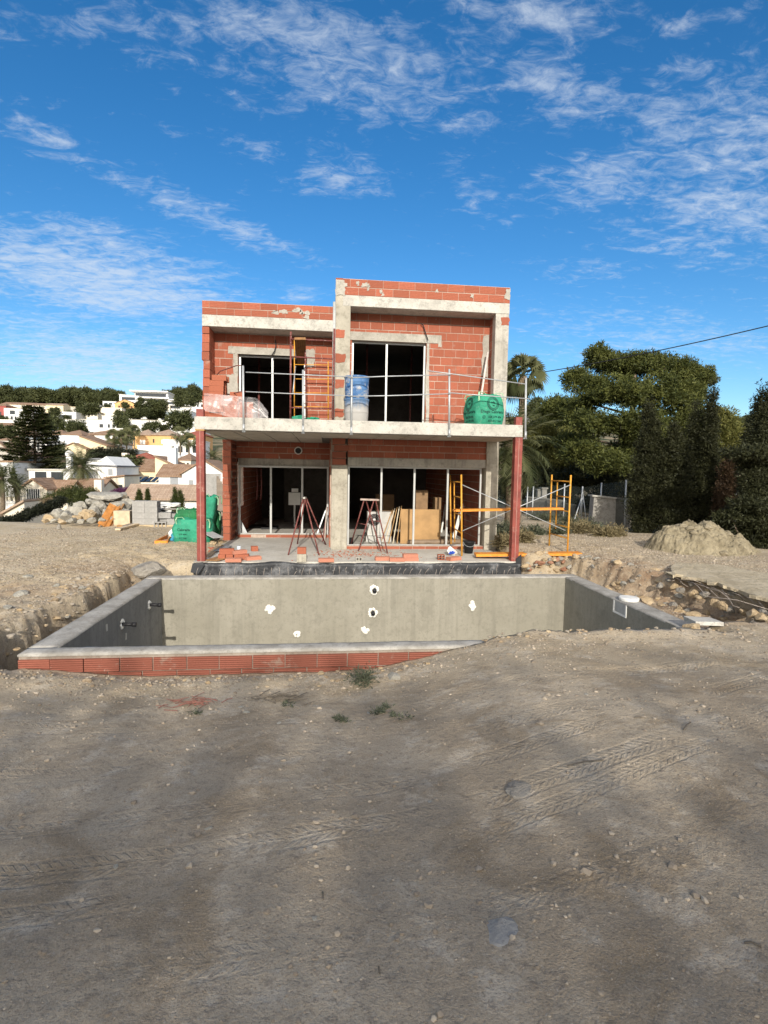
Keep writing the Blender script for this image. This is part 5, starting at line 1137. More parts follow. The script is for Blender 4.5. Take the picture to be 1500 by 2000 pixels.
for i, (x0, y0, x1, y1) in enumerate(((1336, 1408, 1350, 1392), (1110, 1463, 1180, 1460), (1455, 1823, 1488, 1832), (1240, 1382, 1262, 1383), (630, 1690, 632, 1705), (740, 1850, 742, 1862))):
    a = PZ(x0, y0, .3); b = PZ(x1, y1, .3); a.z = gz(a.x, a.y)+.006; b.z = gz(b.x, b.y)+.006; single(MB().tube([a, a.lerp(b, .5)+Vector((0, .008, .004)), b], .004, 5), 'dry_twig', m_plain('dark_twig', (.13, .11, .085), .8, .3), 'thin dry twig lying loose on the wheel tracked dirt', 'twig', 'dry twigs on the dirt')

# low walls, fence, cable
M_oldwall = m_concrete('old_rendered_stone', (.33, .315, .285), (.17, .16, .14), (.43, .41, .37), sc=1.5, amt=.8)
a, b = P(1155, 1028, 19.6), P(1233, 1032, 18.8); za = .0
m = MB(); m.poly([(a.x, 19.6, -.3), (b.x, 18.9, -.3), (b.x, 18.9, P(1231, 978, 18.9).z), (a.x+.05, 19.6, P(1157, 969, 19.6).z)], (.1, .5, 0)); w_ = single(m, 'rubble_wall', M_oldwall, 'short grey rubble stone wall beside the dark cypresses', 'wall', bevel=.02)
m = MB().poly([P(1157, 969.5, 19.58), P(1231, 977.5, 18.88), P(1231, 974.5, 18.88), P(1157, 966.5, 19.58)], (.1, .55, 0)); m.build('wall_cap', M_conc_w, w_).location = (-w_.location[0], -w_.location[1], -w_.location[2])
for (x0, y0, x1, y1, yb, d0, d1, lb) in ((1030, 972, 1105, 980, 1015, 25.0, 23.0, 'low white capped garden wall behind the scaffold frame'), (1103, 984, 1124, 988, 1020, 22.5, 22.0, 'stepped low end of the grey garden wall by the dry weeds')):
    A0, A1 = P(x0, y0, d0), P(x1, y1, d1); m = MB().poly([(A0.x, d0, -.2), (A1.x, d1, -.2), (A1.x, d1, A1.z), (A0.x, d0, A0.z)], (.05, .3, 0)).poly([(A0.x-.02, d0-.04, A0.z+.001), (A1.x+.02, d1-.04, A1.z+.001), (A1.x+.02, d1-.04, A1.z+.06), (A0.x-.02, d0-.04, A0.z+.06)], (.05, .38, 0), 1); single(m, 'garden_wall', [M_oldwall, M_conc_w], lb, 'wall')
for i, (x, y0, y1, d) in enumerate(((1064, 955, 985, 25.2), (1055, 958, 985, 25.4))): q = P(x, y0, d); single(MB().box((q.x-.12, d, 0), (q.x+.12, d+.24, q.z)).box((q.x-.16, d-.04, q.z+.001), (q.x+.16, d+.28, q.z+.07)), 'gate_pillar', M_conc_w, ('taller pale gate pillar behind the low garden wall', 'shorter pale gate pillar behind the low garden wall')[i], 'pillar')
fn_ = thing('mesh_fence', (0, 0, 0), 'grey posts and dark green shade netting fence in front of the tall pine', 'fence'); ps = []
for x, yt, yb, d in ((1031, 950, 1012, 24), (1042, 950, 1012, 23.6), (1103, 945, 1018, 22), (1138, 950, 1008, 21), (1175, 943, 1000, 20.2), (1223, 937, 1030, 18.6)):
    tp = P(x, yt, d); bt = Vector((P(x-3, yb, d).x, d, -.1)); MB().tube([bt, tp], .03, 8).build('fence_post', M_galv, fn_, True); ps.append((bt, tp))
for a, b in ((P(1138, 952, 21), P(1130, 1010, 20.8)), (P(1138, 960, 21), P(1147, 1010, 20.6)), (P(1138, 965, 21), P(1118, 1015, 20.4))): MB().tube([a, (b.x, b.y, 0)], .02, 6).build('fence_stay', M_galv, fn_, True)
def m_net(t):
    p = t.n('ShaderNodeBsdfPrincipled'); p.inputs['Base Color'].default_value = (.03, .04, .032, 1); p.inputs['Roughness'].default_value = .9
    tr = t.n('ShaderNodeBsdfTransparent'); mx = t.n('ShaderNodeMixShader'); mx.inputs[0].default_value = .55; t.l(tr.outputs[0], mx.inputs[1]); t.l(p.outputs[0], mx.inputs[2]); o = t.n('ShaderNodeOutputMaterial'); t.l(mx.outputs[0], o.inputs[0])
m = MB()
for (a, ta_), (b, tb_) in zip(ps, ps[1:]): m.quad([a+Vector((0, .03, .2)), b+Vector((0, .03, .2)), tb_+Vector((0, .03, -.05)), ta_+Vector((0, .03, -.05))], 0, .5)
m.build('shade_net', mat('shade_net', m_net), fn_)
cb = [P(1500+i*0, 0, 1) for i in range(0)]
A_, B_ = P(985, 738, 24.0), P(1640, 602, 15.0); pts = []
for i in range(25):
    k = i/24; q = A_.lerp(B_, k); pts.append(q-Vector((0, 0, .35*4*k*(1-k)*.5)))
single(MB().tube(pts, .018, 6), 'power_cable', M_black, 'black overhead cable sloping up across the sky in front of the pine', 'cable', smooth=True)
a = P(1452, 950, 15.5); m = MB().tube([P(1454, 885, 15.5), P(1454, 975, 15.5)], .035, 8); single(m, 'steel_pole', M_galv, 'grey steel pole standing between the cypresses and the dark conifer', 'pole')
m = MB().tube([P(1452, 945, 15.3), P(1437, 967, 15.3)], .04, 6); single(m, 'dark_strut', M_black, 'black slanting strut at the foot of the grey steel pole', 'strut')

# small stones and clods in the cut banks and along the dirt ridges: uncountable
rb = MB()
def stone_(x, y, s, z=None): rb.rock((x, y, (gz(x, y) if z is None else z)+s*.12), s*1.2, s, s*.7, R.random(), R.randrange(3), sub=2)
for i in range(130): stone_(R.uniform(1.5, 5.4), 6.32+R.gauss(0, .12), R.uniform(.008, .030)*(1.5 if i % 11 == 0 else 1))
for i in range(130): stone_(R.uniform(-3.6, 1.3), 5.85+R.gauss(0, .14), R.uniform(.008, .030)*(1.5 if i % 13 == 0 else 1))
for i in range(130):
    y = R.uniform(6.5, 10.6); x = -3.88+R.uniform(-.35, .18); s = R.uniform(.010, .040)*(1.5 if i % 15 == 0 else 1); z = gz(x, y); stone_(x, y, s, max(z, -.35+R.uniform(0, .40)) if x > -3.92 else z)
tag(rb.build('rubble', [mat('bank_stone', m_rockf((.32, .235, .15), (.48, .37, .25))), M_rock2, mat('dusty_stone', m_rockf((.36, .31, .24), (.50, .44, .36)))]), kind='stuff')
# ================================================================ plants
L_pine = m_leaf('pine_needles', (.022, .036, .011), (.165, .175, .045), .3); L_pine2 = m_leaf('young_pine_needles', (.07, .08, .02), (.22, .21, .06), .3)
L_cyp = m_leaf('cypress_scales', (.013, .016, .007), (.058, .060, .024), .15); L_cypr = m_leaf('dying_cypress', (.035, .022, .012), (.08, .048, .025), .15)
L_con = m_leaf('dark_conifer', (.012, .015, .007), (.060, .064, .026), .15); L_palm = m_leaf('palm_frond', (.055, .07, .027), (.23, .23, .11), .35); L_dry = m_leaf('dry_frond', (.16, .11, .06), (.30, .23, .14), .2)
L_bush = m_leaf('bush_leaf', (.025, .035, .012), (.10, .115, .03), .25); L_far = m_leaf('far_wood', (.035, .045, .018), (.11, .12, .045), .2); L_boug = m_leaf('bougainvillea', (.07, .02, .06), (.16, .05, .12), .2); L_dk = m_leaf('dark_hedge', (.008, .010, .006), (.03, .035, .016), .1)
M_bark = m_plain('pine_bark', (.20, .15, .115), .95, .35, 8, bump=.8); M_palmbark = m_plain('palm_bark', (.20, .155, .11), .95, .4, 14, bump=.8)
def leaf_cloud(blobs, n, size, seed, elong=2.2, shell=.55, clump=.18, per=26, flat=1.):
    """leaf clumps: triangles gathered in small tufts through the volume of the blobs ((x, y, z), (rx, ry, rz))"""
    G_ = np.random.default_rng(seed); vol = np.array([b[1][0]*b[1][1]*b[1][2] for b in blobs])**.7; pick = G_.choice(len(blobs), n//per+1, p=vol/vol.sum())
    C = np.array([b[0] for b in blobs])[pick]; Rr = np.array([b[1] for b in blobs])[pick]
    d = G_.normal(size=(len(pick), 3)); d /= np.linalg.norm(d, axis=1)[:, None]; rr_ = shell+(1-shell)*G_.random(len(pick))**.6; rr_ = np.where(G_.random(len(pick)) < .15, G_.random(len(pick)), rr_)
    c = C+d*rr_[:, None]*Rr; cs = clump*G_.uniform(.6, 1.5, len(pick)); up = .35+.65*np.clip(d[:, 2]*.5+.5, 0, 1)
    k = len(pick)*per; cc = np.repeat(c, per, 0); q = G_.normal(size=(k, 3))*np.array([1, 1, .7*flat]); q /= np.maximum(np.linalg.norm(q, axis=1), .3)[:, None]*.9
    pos = cc+q*np.repeat(cs, per)[:, None]*G_.random(k)[:, None]**.5
    dr = q+.5*G_.normal(size=(k, 3))+np.array([0, 0, .25]); dr /= np.linalg.norm(dr, axis=1)[:, None]; sd_ = np.cross(dr, G_.normal(size=(k, 3))); sd_ /= np.maximum(np.linalg.norm(sd_, axis=1), 1e-3)[:, None]
    s = size*G_.uniform(.6, 1.4, k); v = np.stack([pos-sd_*s[:, None]/elong*.5, pos+sd_*s[:, None]/elong*.5, pos+dr*s[:, None]], 1).reshape(-1, 3)
    f = np.arange(3*k).reshape(-1, 3); rn = np.clip(np.repeat(G_.random(len(pick))*.6, per)+.4*G_.random(k), 0, 1)
    return v, f, rn
def crown(name, parent, blobs, n, size, seed, m_, **kw):
    v, f, rn = leaf_cloud(blobs, n, size, seed, **kw); return np_mesh(name, v, f, m_, parent, rnd=rn)
def pxblob(x, y, d, rx, ry, rz=None): return (tuple(P(x, y, d)), (rx*d/F, (rz if rz is not None else max(rx, ry))*d/F*.9, ry*d/F))
# --- the big pine
D = 27.0; tr = thing('pine_tree', (P(1206, 985, D).x, D, .1), 'broad olive green pine taller than all other trees, right of the house', 'tree')
o0 = Vector((tr.location.x, D, .1))
B_ = [(1162, 690, 22, 16, 0), (1178, 712, 42, 28, .4), (1128, 742, 34, 24, -.6), (1205, 715, 50, 26, 1), (1255, 712, 60, 24, .2), (1310, 722, 50, 26, -.5), (1350, 735, 40, 24, .3), (1378, 742, 18, 18, .6), (1160, 770, 50, 34, -1.2), (1215, 760, 60, 36, -1.6), (1285, 770, 70, 44, -1.2), (1350, 780, 40, 44, 0), (1130, 800, 36, 26, -.8), (1160, 830, 44, 30, -1.6), (1235, 830, 64, 40, -1.8), (1310, 830, 60, 50, -1), (1360, 830, 34, 50, .4), (1140, 880, 46, 20, -1.4), (1180, 905, 56, 26, -1.8), (1225, 890, 54, 36, -1.2), (1290, 880, 70, 50, .2), (1350, 890, 50, 60, .6), (1110, 862, 26, 16, -.6)]
bl = [pxblob(x, y, D+dz*1.9, rx*.92, ry*.8) for x, y, rx, ry, dz in B_]; bl = [((c[0]-o0.x, c[1]-o0.y, c[2]-o0.z), r) for c, r in bl]
Q = random.Random(19); sb = []
for c, r in bl:
    for k in range(7):
        d = Vector((Q.gauss(0, 1), Q.gauss(0, 1)-.5, Q.gauss(0, 1)+.2)).normalized(); s_ = Q.uniform(.36, .58); sb.append(((c[0]+d.x*r[0]*.72, c[1]+d.y*r[1]*.72, c[2]+d.z*r[2]*.72), (max(r[0], .5)*s_*1.15, max(r[0], .5)*s_, max(r[2], .5)*s_*1.25)))
bl = sb+[(c, (r[0]*.98, r[1]*.85, r[2]*.98)) for c, r in bl]
crown('crown', tr, bl, 170000, .13, 5, L_pine, clump=.2, per=34, shell=.55)
m = MB(); tb = Vector((0, 0, -.2)); t1 = Vector(P(1208, 900, D))-o0; t2 = Vector(P(1235, 800, D))-o0; t3 = Vector(P(1240, 730, D))-o0
m.tube([tb, t1, t2, t3], .26, 10, r1=.08)
for (x0, y0, x1, y1, x2, y2) in ((1215, 872, 1165, 860, 1110, 880), (1225, 850, 1180, 842, 1150, 838), (1215, 890, 1260, 880, 1310, 890), (1230, 810, 1160, 790, 1120, 760), (1235, 790, 1290, 770, 1340, 760), (1238, 760, 1280, 730, 1300, 720), (1220, 860, 1175, 875, 1130, 892)):
    m.tube([Vector(P(x0, y0, D))-o0, Vector(P(x1, y1, D-.9))-o0, Vector(P(x2, y2, D-1.5))-o0], .07, 6, r1=.02)
m.build('trunk', M_bark, tr, True)
for i, (bl_, lb, D, xb) in enumerate((([(1098, 795, 40, 18), (1075, 815, 34, 22), (1120, 815, 40, 30), (1090, 840, 50, 26)], 'rounded pale green pine showing over the fence between the palm and the broad pine', 36.0, 1095), ([(1055, 850, 36, 26), (1085, 875, 44, 30), (1125, 865, 40, 34), (1070, 905, 50, 32), (1120, 910, 44, 34), (1050, 880, 30, 26)], 'low dense pine between the drooping palm and the broad pine', 31.0, 1085), ([(1400, 840, 34, 46), (1425, 850, 34, 26), (1440, 865, 30, 24), (1410, 890, 40, 40), (1375, 880, 40, 60)], 'bright green pine behind the tall cypress spire', 30.0, 1400))):
    tr = thing('pine_tree', (P(xb, 985, D).x, D, .1), lb, 'tree'); o0 = tr.location.copy(); bb = [pxblob(x, y, D+(k % 3-1)*.7, rx, ry) for k, (x, y, rx, ry) in enumerate(bl_)]
    crown('crown', tr, [((c[0]-o0.x, c[1]-o0.y, c[2]-o0.z), r) for c, r in bb], 40000, .16, 50+i, L_pine2 if i else L_pine, clump=.28, per=32); MB().tube([(0, 0, -.4), (.1, 0, 1.6), (.0, .1, 3)], .16, 8, r1=.06).build('trunk', M_bark, tr, True)
# --- cypresses
def spire(name, xpx, ytop, D, wpx, label, seed, n, m_=L_cyp, base=.05, size=.085, cat='cypress', wtop=.12, power=.75):
    top = P(xpx, ytop, D); h = top.z-base; r0 = wpx*D/F; tr = thing(name, (top.x, D, base), label, 'tree'); bb = []
    Q = random.Random(seed); k = 16
    for i in range(k):
        u = (i+.5)/k; r = r0*((1-u)**power*(1-wtop)+wtop*(1-u)**.3)*(.55+.45*min(1, u*5)); 
        for j in range(3): a = Q.uniform(0, 6.28); bb.append(((math.cos(a)*r*.45, math.sin(a)*r*.45, u*h), (r*.72, r*.72, h/k*1.6)))
    crown('crown', tr, bb, int(n*1.7), size*.72, seed, m_, clump=.11, per=22, elong=2.0, flat=1.4); MB().tube([(0, 0, -.2), (0, 0, h*.7)], .07, 8, r1=.02).build('trunk', M_bark, tr, True); return tr
spire('cypress_tree', 1272, 790, 17.2, 40, 'broad dark cypress next to the rubble wall, nearest the house', 3, 30000, power=.5)
spire('cypress_tree', 1318, 835, 16.6, 48, 'bushy dark cypress in the middle of the row behind the earth heap', 5, 30000, power=.45)
spire('cypress_tree', 1360, 800, 17.0, 38, 'dark cypress with a blunt top just left of the tall spire', 6, 26000, power=.5)
spire('cypress_tree', 1394, 758, 16.5, 30, 'tall narrow cypress spire standing out against the bright pine', 7, 26000, power=.6)
spire('cypress_tree', 1425, 890, 15.6, 30, 'small dying cypress with rusty brown foliage', 9, 16000, L_cypr, power=.5)
spire('conifer_tree', 1492, 762, 13.4, 62, 'dark conifer with a tall tip at the edge of the view', 11, 46000, L_con, base=.15, wtop=.08, power=.62)
spire('conifer_tree', 1560, 720, 14.5, 90, 'wide dark conifer mostly out of view behind the dark tipped one', 12, 30000, L_con, base=.15, power=.5)
tr = thing('conifer_shrub', (P(1450, 1050, 13.2).x, 13.2, .15), 'low dark conifer bush with lit spreading branches behind the earth heap', 'bush'); o0 = tr.location.copy()
bb = [pxblob(x, y, d, rx, ry) for x, y, rx, ry, d in ((1430, 1010, 34, 14, 13.2), (1470, 985, 40, 14, 12.9), (1490, 1020, 44, 30, 13), (1450, 1045, 44, 26, 13.4), (1420, 1030, 40, 20, 13.6), (1490, 1075, 40, 22, 12.8), (1460, 885, 50, 9, 13.0), (1490, 880, 30, 12, 12.9))]
crown('foliage', tr, [((c[0]-o0.x, c[1]-o0.y, c[2]-o0.z), r) for c, r in bb], 26000, .085, 15, L_con, clump=.12, per=22)
m = MB()
for x0, y0, x1, y1 in ((1450, 1060, 1425, 1005), (1460, 1070, 1500, 970), (1500, 1080, 1470, 1000), (1500, 1090, 1490, 1060)): m.tube([Vector(P(x0, y0, 13.2))-o0, Vector(P(x1, y1, 13))-o0], .02, 5, r1=.008)
m.build('stem', M_bark, tr, True)
# --- palms
def frond(G_, L, droop, az, el, nl, ll, wd):
    pts = []; p = np.zeros(3); a = el
    for i in range(13): pts.append(p.copy()); st = L/12; p = p+st*np.array([math.cos(a)*math.cos(az), math.cos(a)*math.sin(az), math.sin(a)]); a -= droop/12*(.6+i*.07)
    pts = np.array(pts); v = []; f = []; side0 = np.array([-math.sin(az), math.cos(az), 0])
    for i in range(nl):
        u = .08+.9*i/nl; k = u*12; j = int(k); q = pts[j]+(pts[min(j+1, 12)]-pts[j])*(k-j); d = pts[min(j+1, 12)]-pts[max(j-1, 0)]; d /= max(np.linalg.norm(d), 1e-6); l_ = ll*(math.sin(math.pi*min(1, u*.85+.15))**.6)
        for s in (-1, 1):
            e = q+l_*(side0*s*.75+d*.6+np.array([0, 0, -.28+.1*G_.normal()])+.1*G_.normal(size=3)); b = len(v); v += [q-d*wd, q+d*wd, e]; f.append((b, b+1, b+2))
    for i in range(12):
        b = len(v); w_ = .012*(1-i/13)+.004; v += [pts[i]-side0*w_, pts[i]+side0*w_, pts[i+1]]; f.append((b, b+1, b+2))
    return np.array(v), np.array(f)
def date_palm(loc, R_, hgt, nf, label, seed, group=None, m_=L_palm, trunk=.2, detail=26, elmin=-.35):
    th = thing('date_palm', loc, label, 'palm', group); G_ = np.random.default_rng(seed); V_, F_, Rn = [], [], []; b = 0
    for i in range(nf):
        u = i/nf; az = i*2.39996; el = 1.35-(1.35-elmin)*u+G_.normal()*.08; v, f = frond(G_, R_*(1.05+.12*G_.normal()), .9+.9*u, az, el, detail, R_*.26, R_*.012); v[:, 2] += hgt; V_.append(v); F_.append(f+b); Rn.append(np.full(len(f), np.clip(G_.random()*.8+.1-.2*u, 0, 1))); b += len(v)
    np_mesh('crown', np.concatenate(V_), np.concatenate(F_), m_, th, rnd=np.concatenate(Rn)); m = MB().tube([(0, 0, -.5), (.03*hgt, 0, hgt*.5), (0, 0, hgt)], trunk*1.1, 12, r1=trunk).rock((0, 0, hgt-.05), trunk*1.5, trunk*1.5, trunk*1.6, 4, sub=2); m.build('trunk', M_palmbark, th, True); return th
def fan_palm(loc, R_, hgt, label, seed, group=None, trunk=.14, nf=34, nb=15):
    th = thing('fan_palm', loc, label, 'palm', group); G_ = np.random.default_rng(seed); V_, F_, Rn = [], [], []; b = 0; k = 0
    for i in range(nf):
        u = i/nf; az = i*2.39996; el = 1.45-2.3*u+G_.normal()*.12; d = np.array([math.cos(el)*math.cos(az), math.cos(el)*math.sin(az), math.sin(el)]); s = np.array([-math.sin(az), math.cos(az), 0]); ro = G_.normal()*.75; s = s*math.cos(ro)+np.cross(d, s)*math.sin(ro); n_ = np.cross(s, d); c = d*R_*.48+np.array([0, 0, hgt])
        v = [np.array([0, 0, hgt])-s*.02, np.array([0, 0, hgt])+s*.02, c]; f = [(0, 1, 2)]
        for j in range(nb):
            a = (j/(nb-1)-.5)*2.5; dd = d*math.cos(a)+s*math.sin(a); e1 = c+dd*R_*.34-n_*0.02; e2 = c+dd*R_*(.62-.06*abs(a))+np.array([0, 0, -R_*(.10+.16*u+.06*G_.random())]); sd_ = np.cross(dd, n_)*R_*.045; q = len(v); v += [c, e1-sd_, e1+sd_, e2]; f += [(q, q+1, q+2), (q+1, q+3, q+2)]
        V_.append(np.array(v)); F_.append(np.array(f)+b); b += len(v); Rn.append(np.full(len(f), np.clip(.75-.5*u+.25*G_.normal(), 0, 1)))
    np_mesh('crown', np.concatenate(V_), np.concatenate(F_), L_palm, th, rnd=np.concatenate(Rn))
    m = MB(); zs = np.linspace(-.5, hgt, 26); pr = [(0, -.5)]+[(trunk*(1+.10*(i % 2)), float(z)) for i, z in enumerate(zs)]+[(0, hgt)]; m.lathe((0, 0, 0), pr, 12); m.build('trunk', M_palmbark, th, True)
    G2 = np.random.default_rng(seed+1); V2 = []; 
    for i in range(60): a = G2.uniform(0, 6.28); z0 = hgt-.05-.2*G2.random()*R_; r = trunk*1.3; q = np.array([math.cos(a)*r, math.sin(a)*r, z0]); V2 += [q+[-.03, .0, 0], q+[.03, 0, 0], q+np.array([math.cos(a)*.12*R_, math.sin(a)*.12*R_, -R_*G2.uniform(.25, .6)])]
    np_mesh('dry_skirt', np.array(V2), np.arange(len(V2)).reshape(-1, 3), L_dry, th, rnd=G2.random(60)); return th
D = 21.0; p = P(1022, 728, D); fan_palm((p.x, D, .1), .98, p.z-.25, 'fan palm with a shaggy trunk rising just behind the right end of the house', 3, trunk=.125, nf=40)
D = 18.0; p = P(1000, 872, D); date_palm((p.x, D, .1), 1.75, p.z-.1, 60, 'drooping date palm hanging out from behind the right house corner', 9, elmin=-1.0, detail=34)
tr = thing('yucca_plant', (P(1000, 812, 18).x, 18, .1), 'spiky yellowish agave leaves showing above the slab end beside the fan palm trunk', 'plant'); o0 = tr.location.copy(); m = MB()
for i in range(13): a = -1.0+i*.16; c = Vector(P(993, 835, 18))-o0; m.poly([c+Vector((-.03, 0, 0)), c+Vector((.03, 0, 0)), c+Vector((math.sin(a)*.6+.25, -.05*i+.3, math.cos(a)*.75))], (0, .02, 0), 0)
m.build('leaves', m_leaf('agave_leaf', (.10, .12, .05), (.34, .33, .2), .2), tr); MB().tube([(0, 0, 0), tuple(Vector(P(993, 835, 18))-o0)], .08, 8).build('stem', M_palmbark, tr, True)
# --- weeds
def weed(loc, r, h, n, m_, label, seed, cat='weed', name='weed_tuft', group=None, size=.05, th_=.35):  # each weed is a low tuft of loose leaves, not a shrub
    v, f, rn = leaf_cloud([((0, 0, h*.45), (r, r, h*.5))], n, size, seed, elong=2.8, shell=.1, clump=r*.6, per=10); o = np_mesh(name, v, f, m_, rnd=rn); o.location = loc; return tag(o, label, cat, group)
L_weed = m_leaf('weed_leaf', (.06, .07, .045), (.15, .165, .105), .25); L_weedd = m_leaf('dry_weed', (.15, .12, .06), (.30, .25, .14), .25)
p = PZ(708, 1322, -.1); p.z = gz(p.x, p.y); weed(p, .14, .13, 700, L_weed, 'grey green weed tuft at the foot of the pool bricks', 3, size=.035)
for i, (x, y, r) in enumerate(((758, 1360, .07), (735, 1375, .05), (790, 1395, .07), (768, 1385, .05), (660, 1385, .05), (672, 1392, .04), (745, 1372, .04), (385, 1362, .05), (560, 1352, .05))):
    p = PZ(x, y, .0); p.z = gz(p.x, p.y); weed(p, r*.8, .035, 60, L_weed, 'small flattened weed on the dirt before the pool', 20+i, group='small weeds on the dirt', size=.03)
for i, (x, y, r, h) in enumerate(((1130, 1042, .45, .35), (1110, 1030, .4, .4), (1155, 1040, .35, .3), (1180, 1052, .3, .18), (1005, 1055, .35, .25), (985, 1050, .3, .35), (1018, 1070, .25, .2), (1060, 1015, .5, .2), (1020, 1000, .5, .5), (1200, 1050, .3, .2), (1045, 1045, .3, .12), (1090, 1045, .25, .15), (985, 1075, .22, .16))):
    p = PZ(x, y, .15); p.z = gz(p.x, p.y); weed(p, r, h, 1500, L_weed if i % 3 else L_weedd, 'scrubby weed clump on the ground beyond the scaffold', 40+i, group='weed clumps beyond the scaffold', size=.09)

# --- unseen row of thin pines, added and thinned to half shade the near ground
for i in range(18):
    x, y, hh, w = -19+(i//2)*5.1+2.5*(i % 2), -24.5-(2.6 if i % 2 else 0), 11.75+.25*math.sin(i*2.1)+(1.1 if i % 2 else 0), 3.3
    th = thing('pine_tree', (x, y, .4), 'thin crowned pine added unseen behind the viewer to shade the near ground', 'tree', 'thin crowned shade pines added behind the viewer')
    Vs, Fs, Rs, b_ = [], [], [], 0
    for zc, rz_, n_ in ((hh-.85, .85, 360), (hh-2.2, 1.1, 820), (hh-4.2, 1.6, 1300), (hh-6.6, 1.6, 900)):
        v, f, rn = leaf_cloud([((.3*math.sin(i*1.7), 0, zc), (w, 2.2, rz_))], n_, .34, 900+i*7+int(rz_*10), elong=2.2, shell=.0, clump=.7, per=3); Vs.append(v); Fs.append(f+b_); Rs.append(rn); b_ += len(v)
    np_mesh('crown', np.concatenate(Vs), np.concatenate(Fs), L_pine, th, rnd=np.concatenate(Rs)); MB().tube([(0, 0, -.6), (.2, 0, hh*.4), (0, .1, hh-3.2)], .12, 8, r1=.05).build('trunk', M_bark, th, True)
for i, (x, y, D, rx, ry) in enumerate(((1010, 955, 27, 40, 24), (1060, 940, 29, 44, 26), (1105, 945, 27, 36, 26), (1140, 930, 29, 40, 30), (1190, 940, 26.5, 40, 30), (1235, 950, 24, 34, 40), (1165, 985, 30, 40, 22), (1085, 985, 30, 50, 18), (1030, 915, 33, 50, 24))):
    c = P(x, y, D); r = (rx*D/F, .9, ry*D/F); v, f, rn = leaf_cloud([((0, 0, 0), r), ((r[0]*.4, 0, r[2]*.3), (r[0]*.6, .7, r[2]*.8))], 5000, .16, 960+i, shell=.4, clump=.25, per=16); o = np_mesh('garden_bush', v, f, L_cyp if i % 3 else L_dk, rnd=rn); o.location = c; tag(o, 'dark shrub growing thickly behind the green shade netting fence', 'bush', 'dark shrubs behind the netting fence')
# ================================================================ the town on the hill
def wallm(n, c): return m_plain(n, c, .85, .05, 1.2, dirt=None, bump=.05)
W_W = wallm('white_render', (.80, .79, .76)); W_C = wallm('cream_render', (.78, .71, .58)); W_Y = wallm('pale_yellow_render', (.78, .66, .44)); W_O = wallm('orange_render', (.72, .43, .19)); W_B = wallm('bluish_white_render', (.66, .72, .78)); W_G = wallm('grey_beige_render', (.50, .47, .41)); W_R = wallm('red_render', (.36, .10, .09))
def m_tile(n, a, b):
    def fn(t):
        c = t.coord(); x = t.n('ShaderNodeSeparateXYZ'); t.l(c, x.inputs[0]); s = t.math('SINE', t.math('MULTIPLY', x.outputs[0], 22)); s2 = t.math('SINE', t.math('MULTIPLY', x.outputs[1], 18))
        k = t.mix(t.ramp(t.noise(c, 1.5, 6, .7), .35, .65), a, b); k = t.mix(t.ramp(t.math('MAXIMUM', s, s2), .5, 1, .25, 0), k, tuple(q*.5 for q in a)); t.out(k, .9, s, .5, .05)
    return mat(n, fn)
T_B = m_tile('brown_roof_tile', (.27, .165, .10), (.38, .255, .175)); T_R = m_tile('red_roof_tile', (.30, .09, .06), (.40, .14, .09)); T_S = m_tile('slate_roof', (.16, .165, .18), (.24, .245, .26)); T_L = m_tile('light_roof_tile', (.37, .26, .185), (.48, .36, .265))
M_glass = m_plain('dark_window', (.03, .035, .042), .15, .2, 1, spec=.6); M_shut = m_plain('grey_shutter', (.30, .31, .32), .6, .05); M_shutb = m_plain('brown_shutter', (.13, .06, .035), .7, .1)
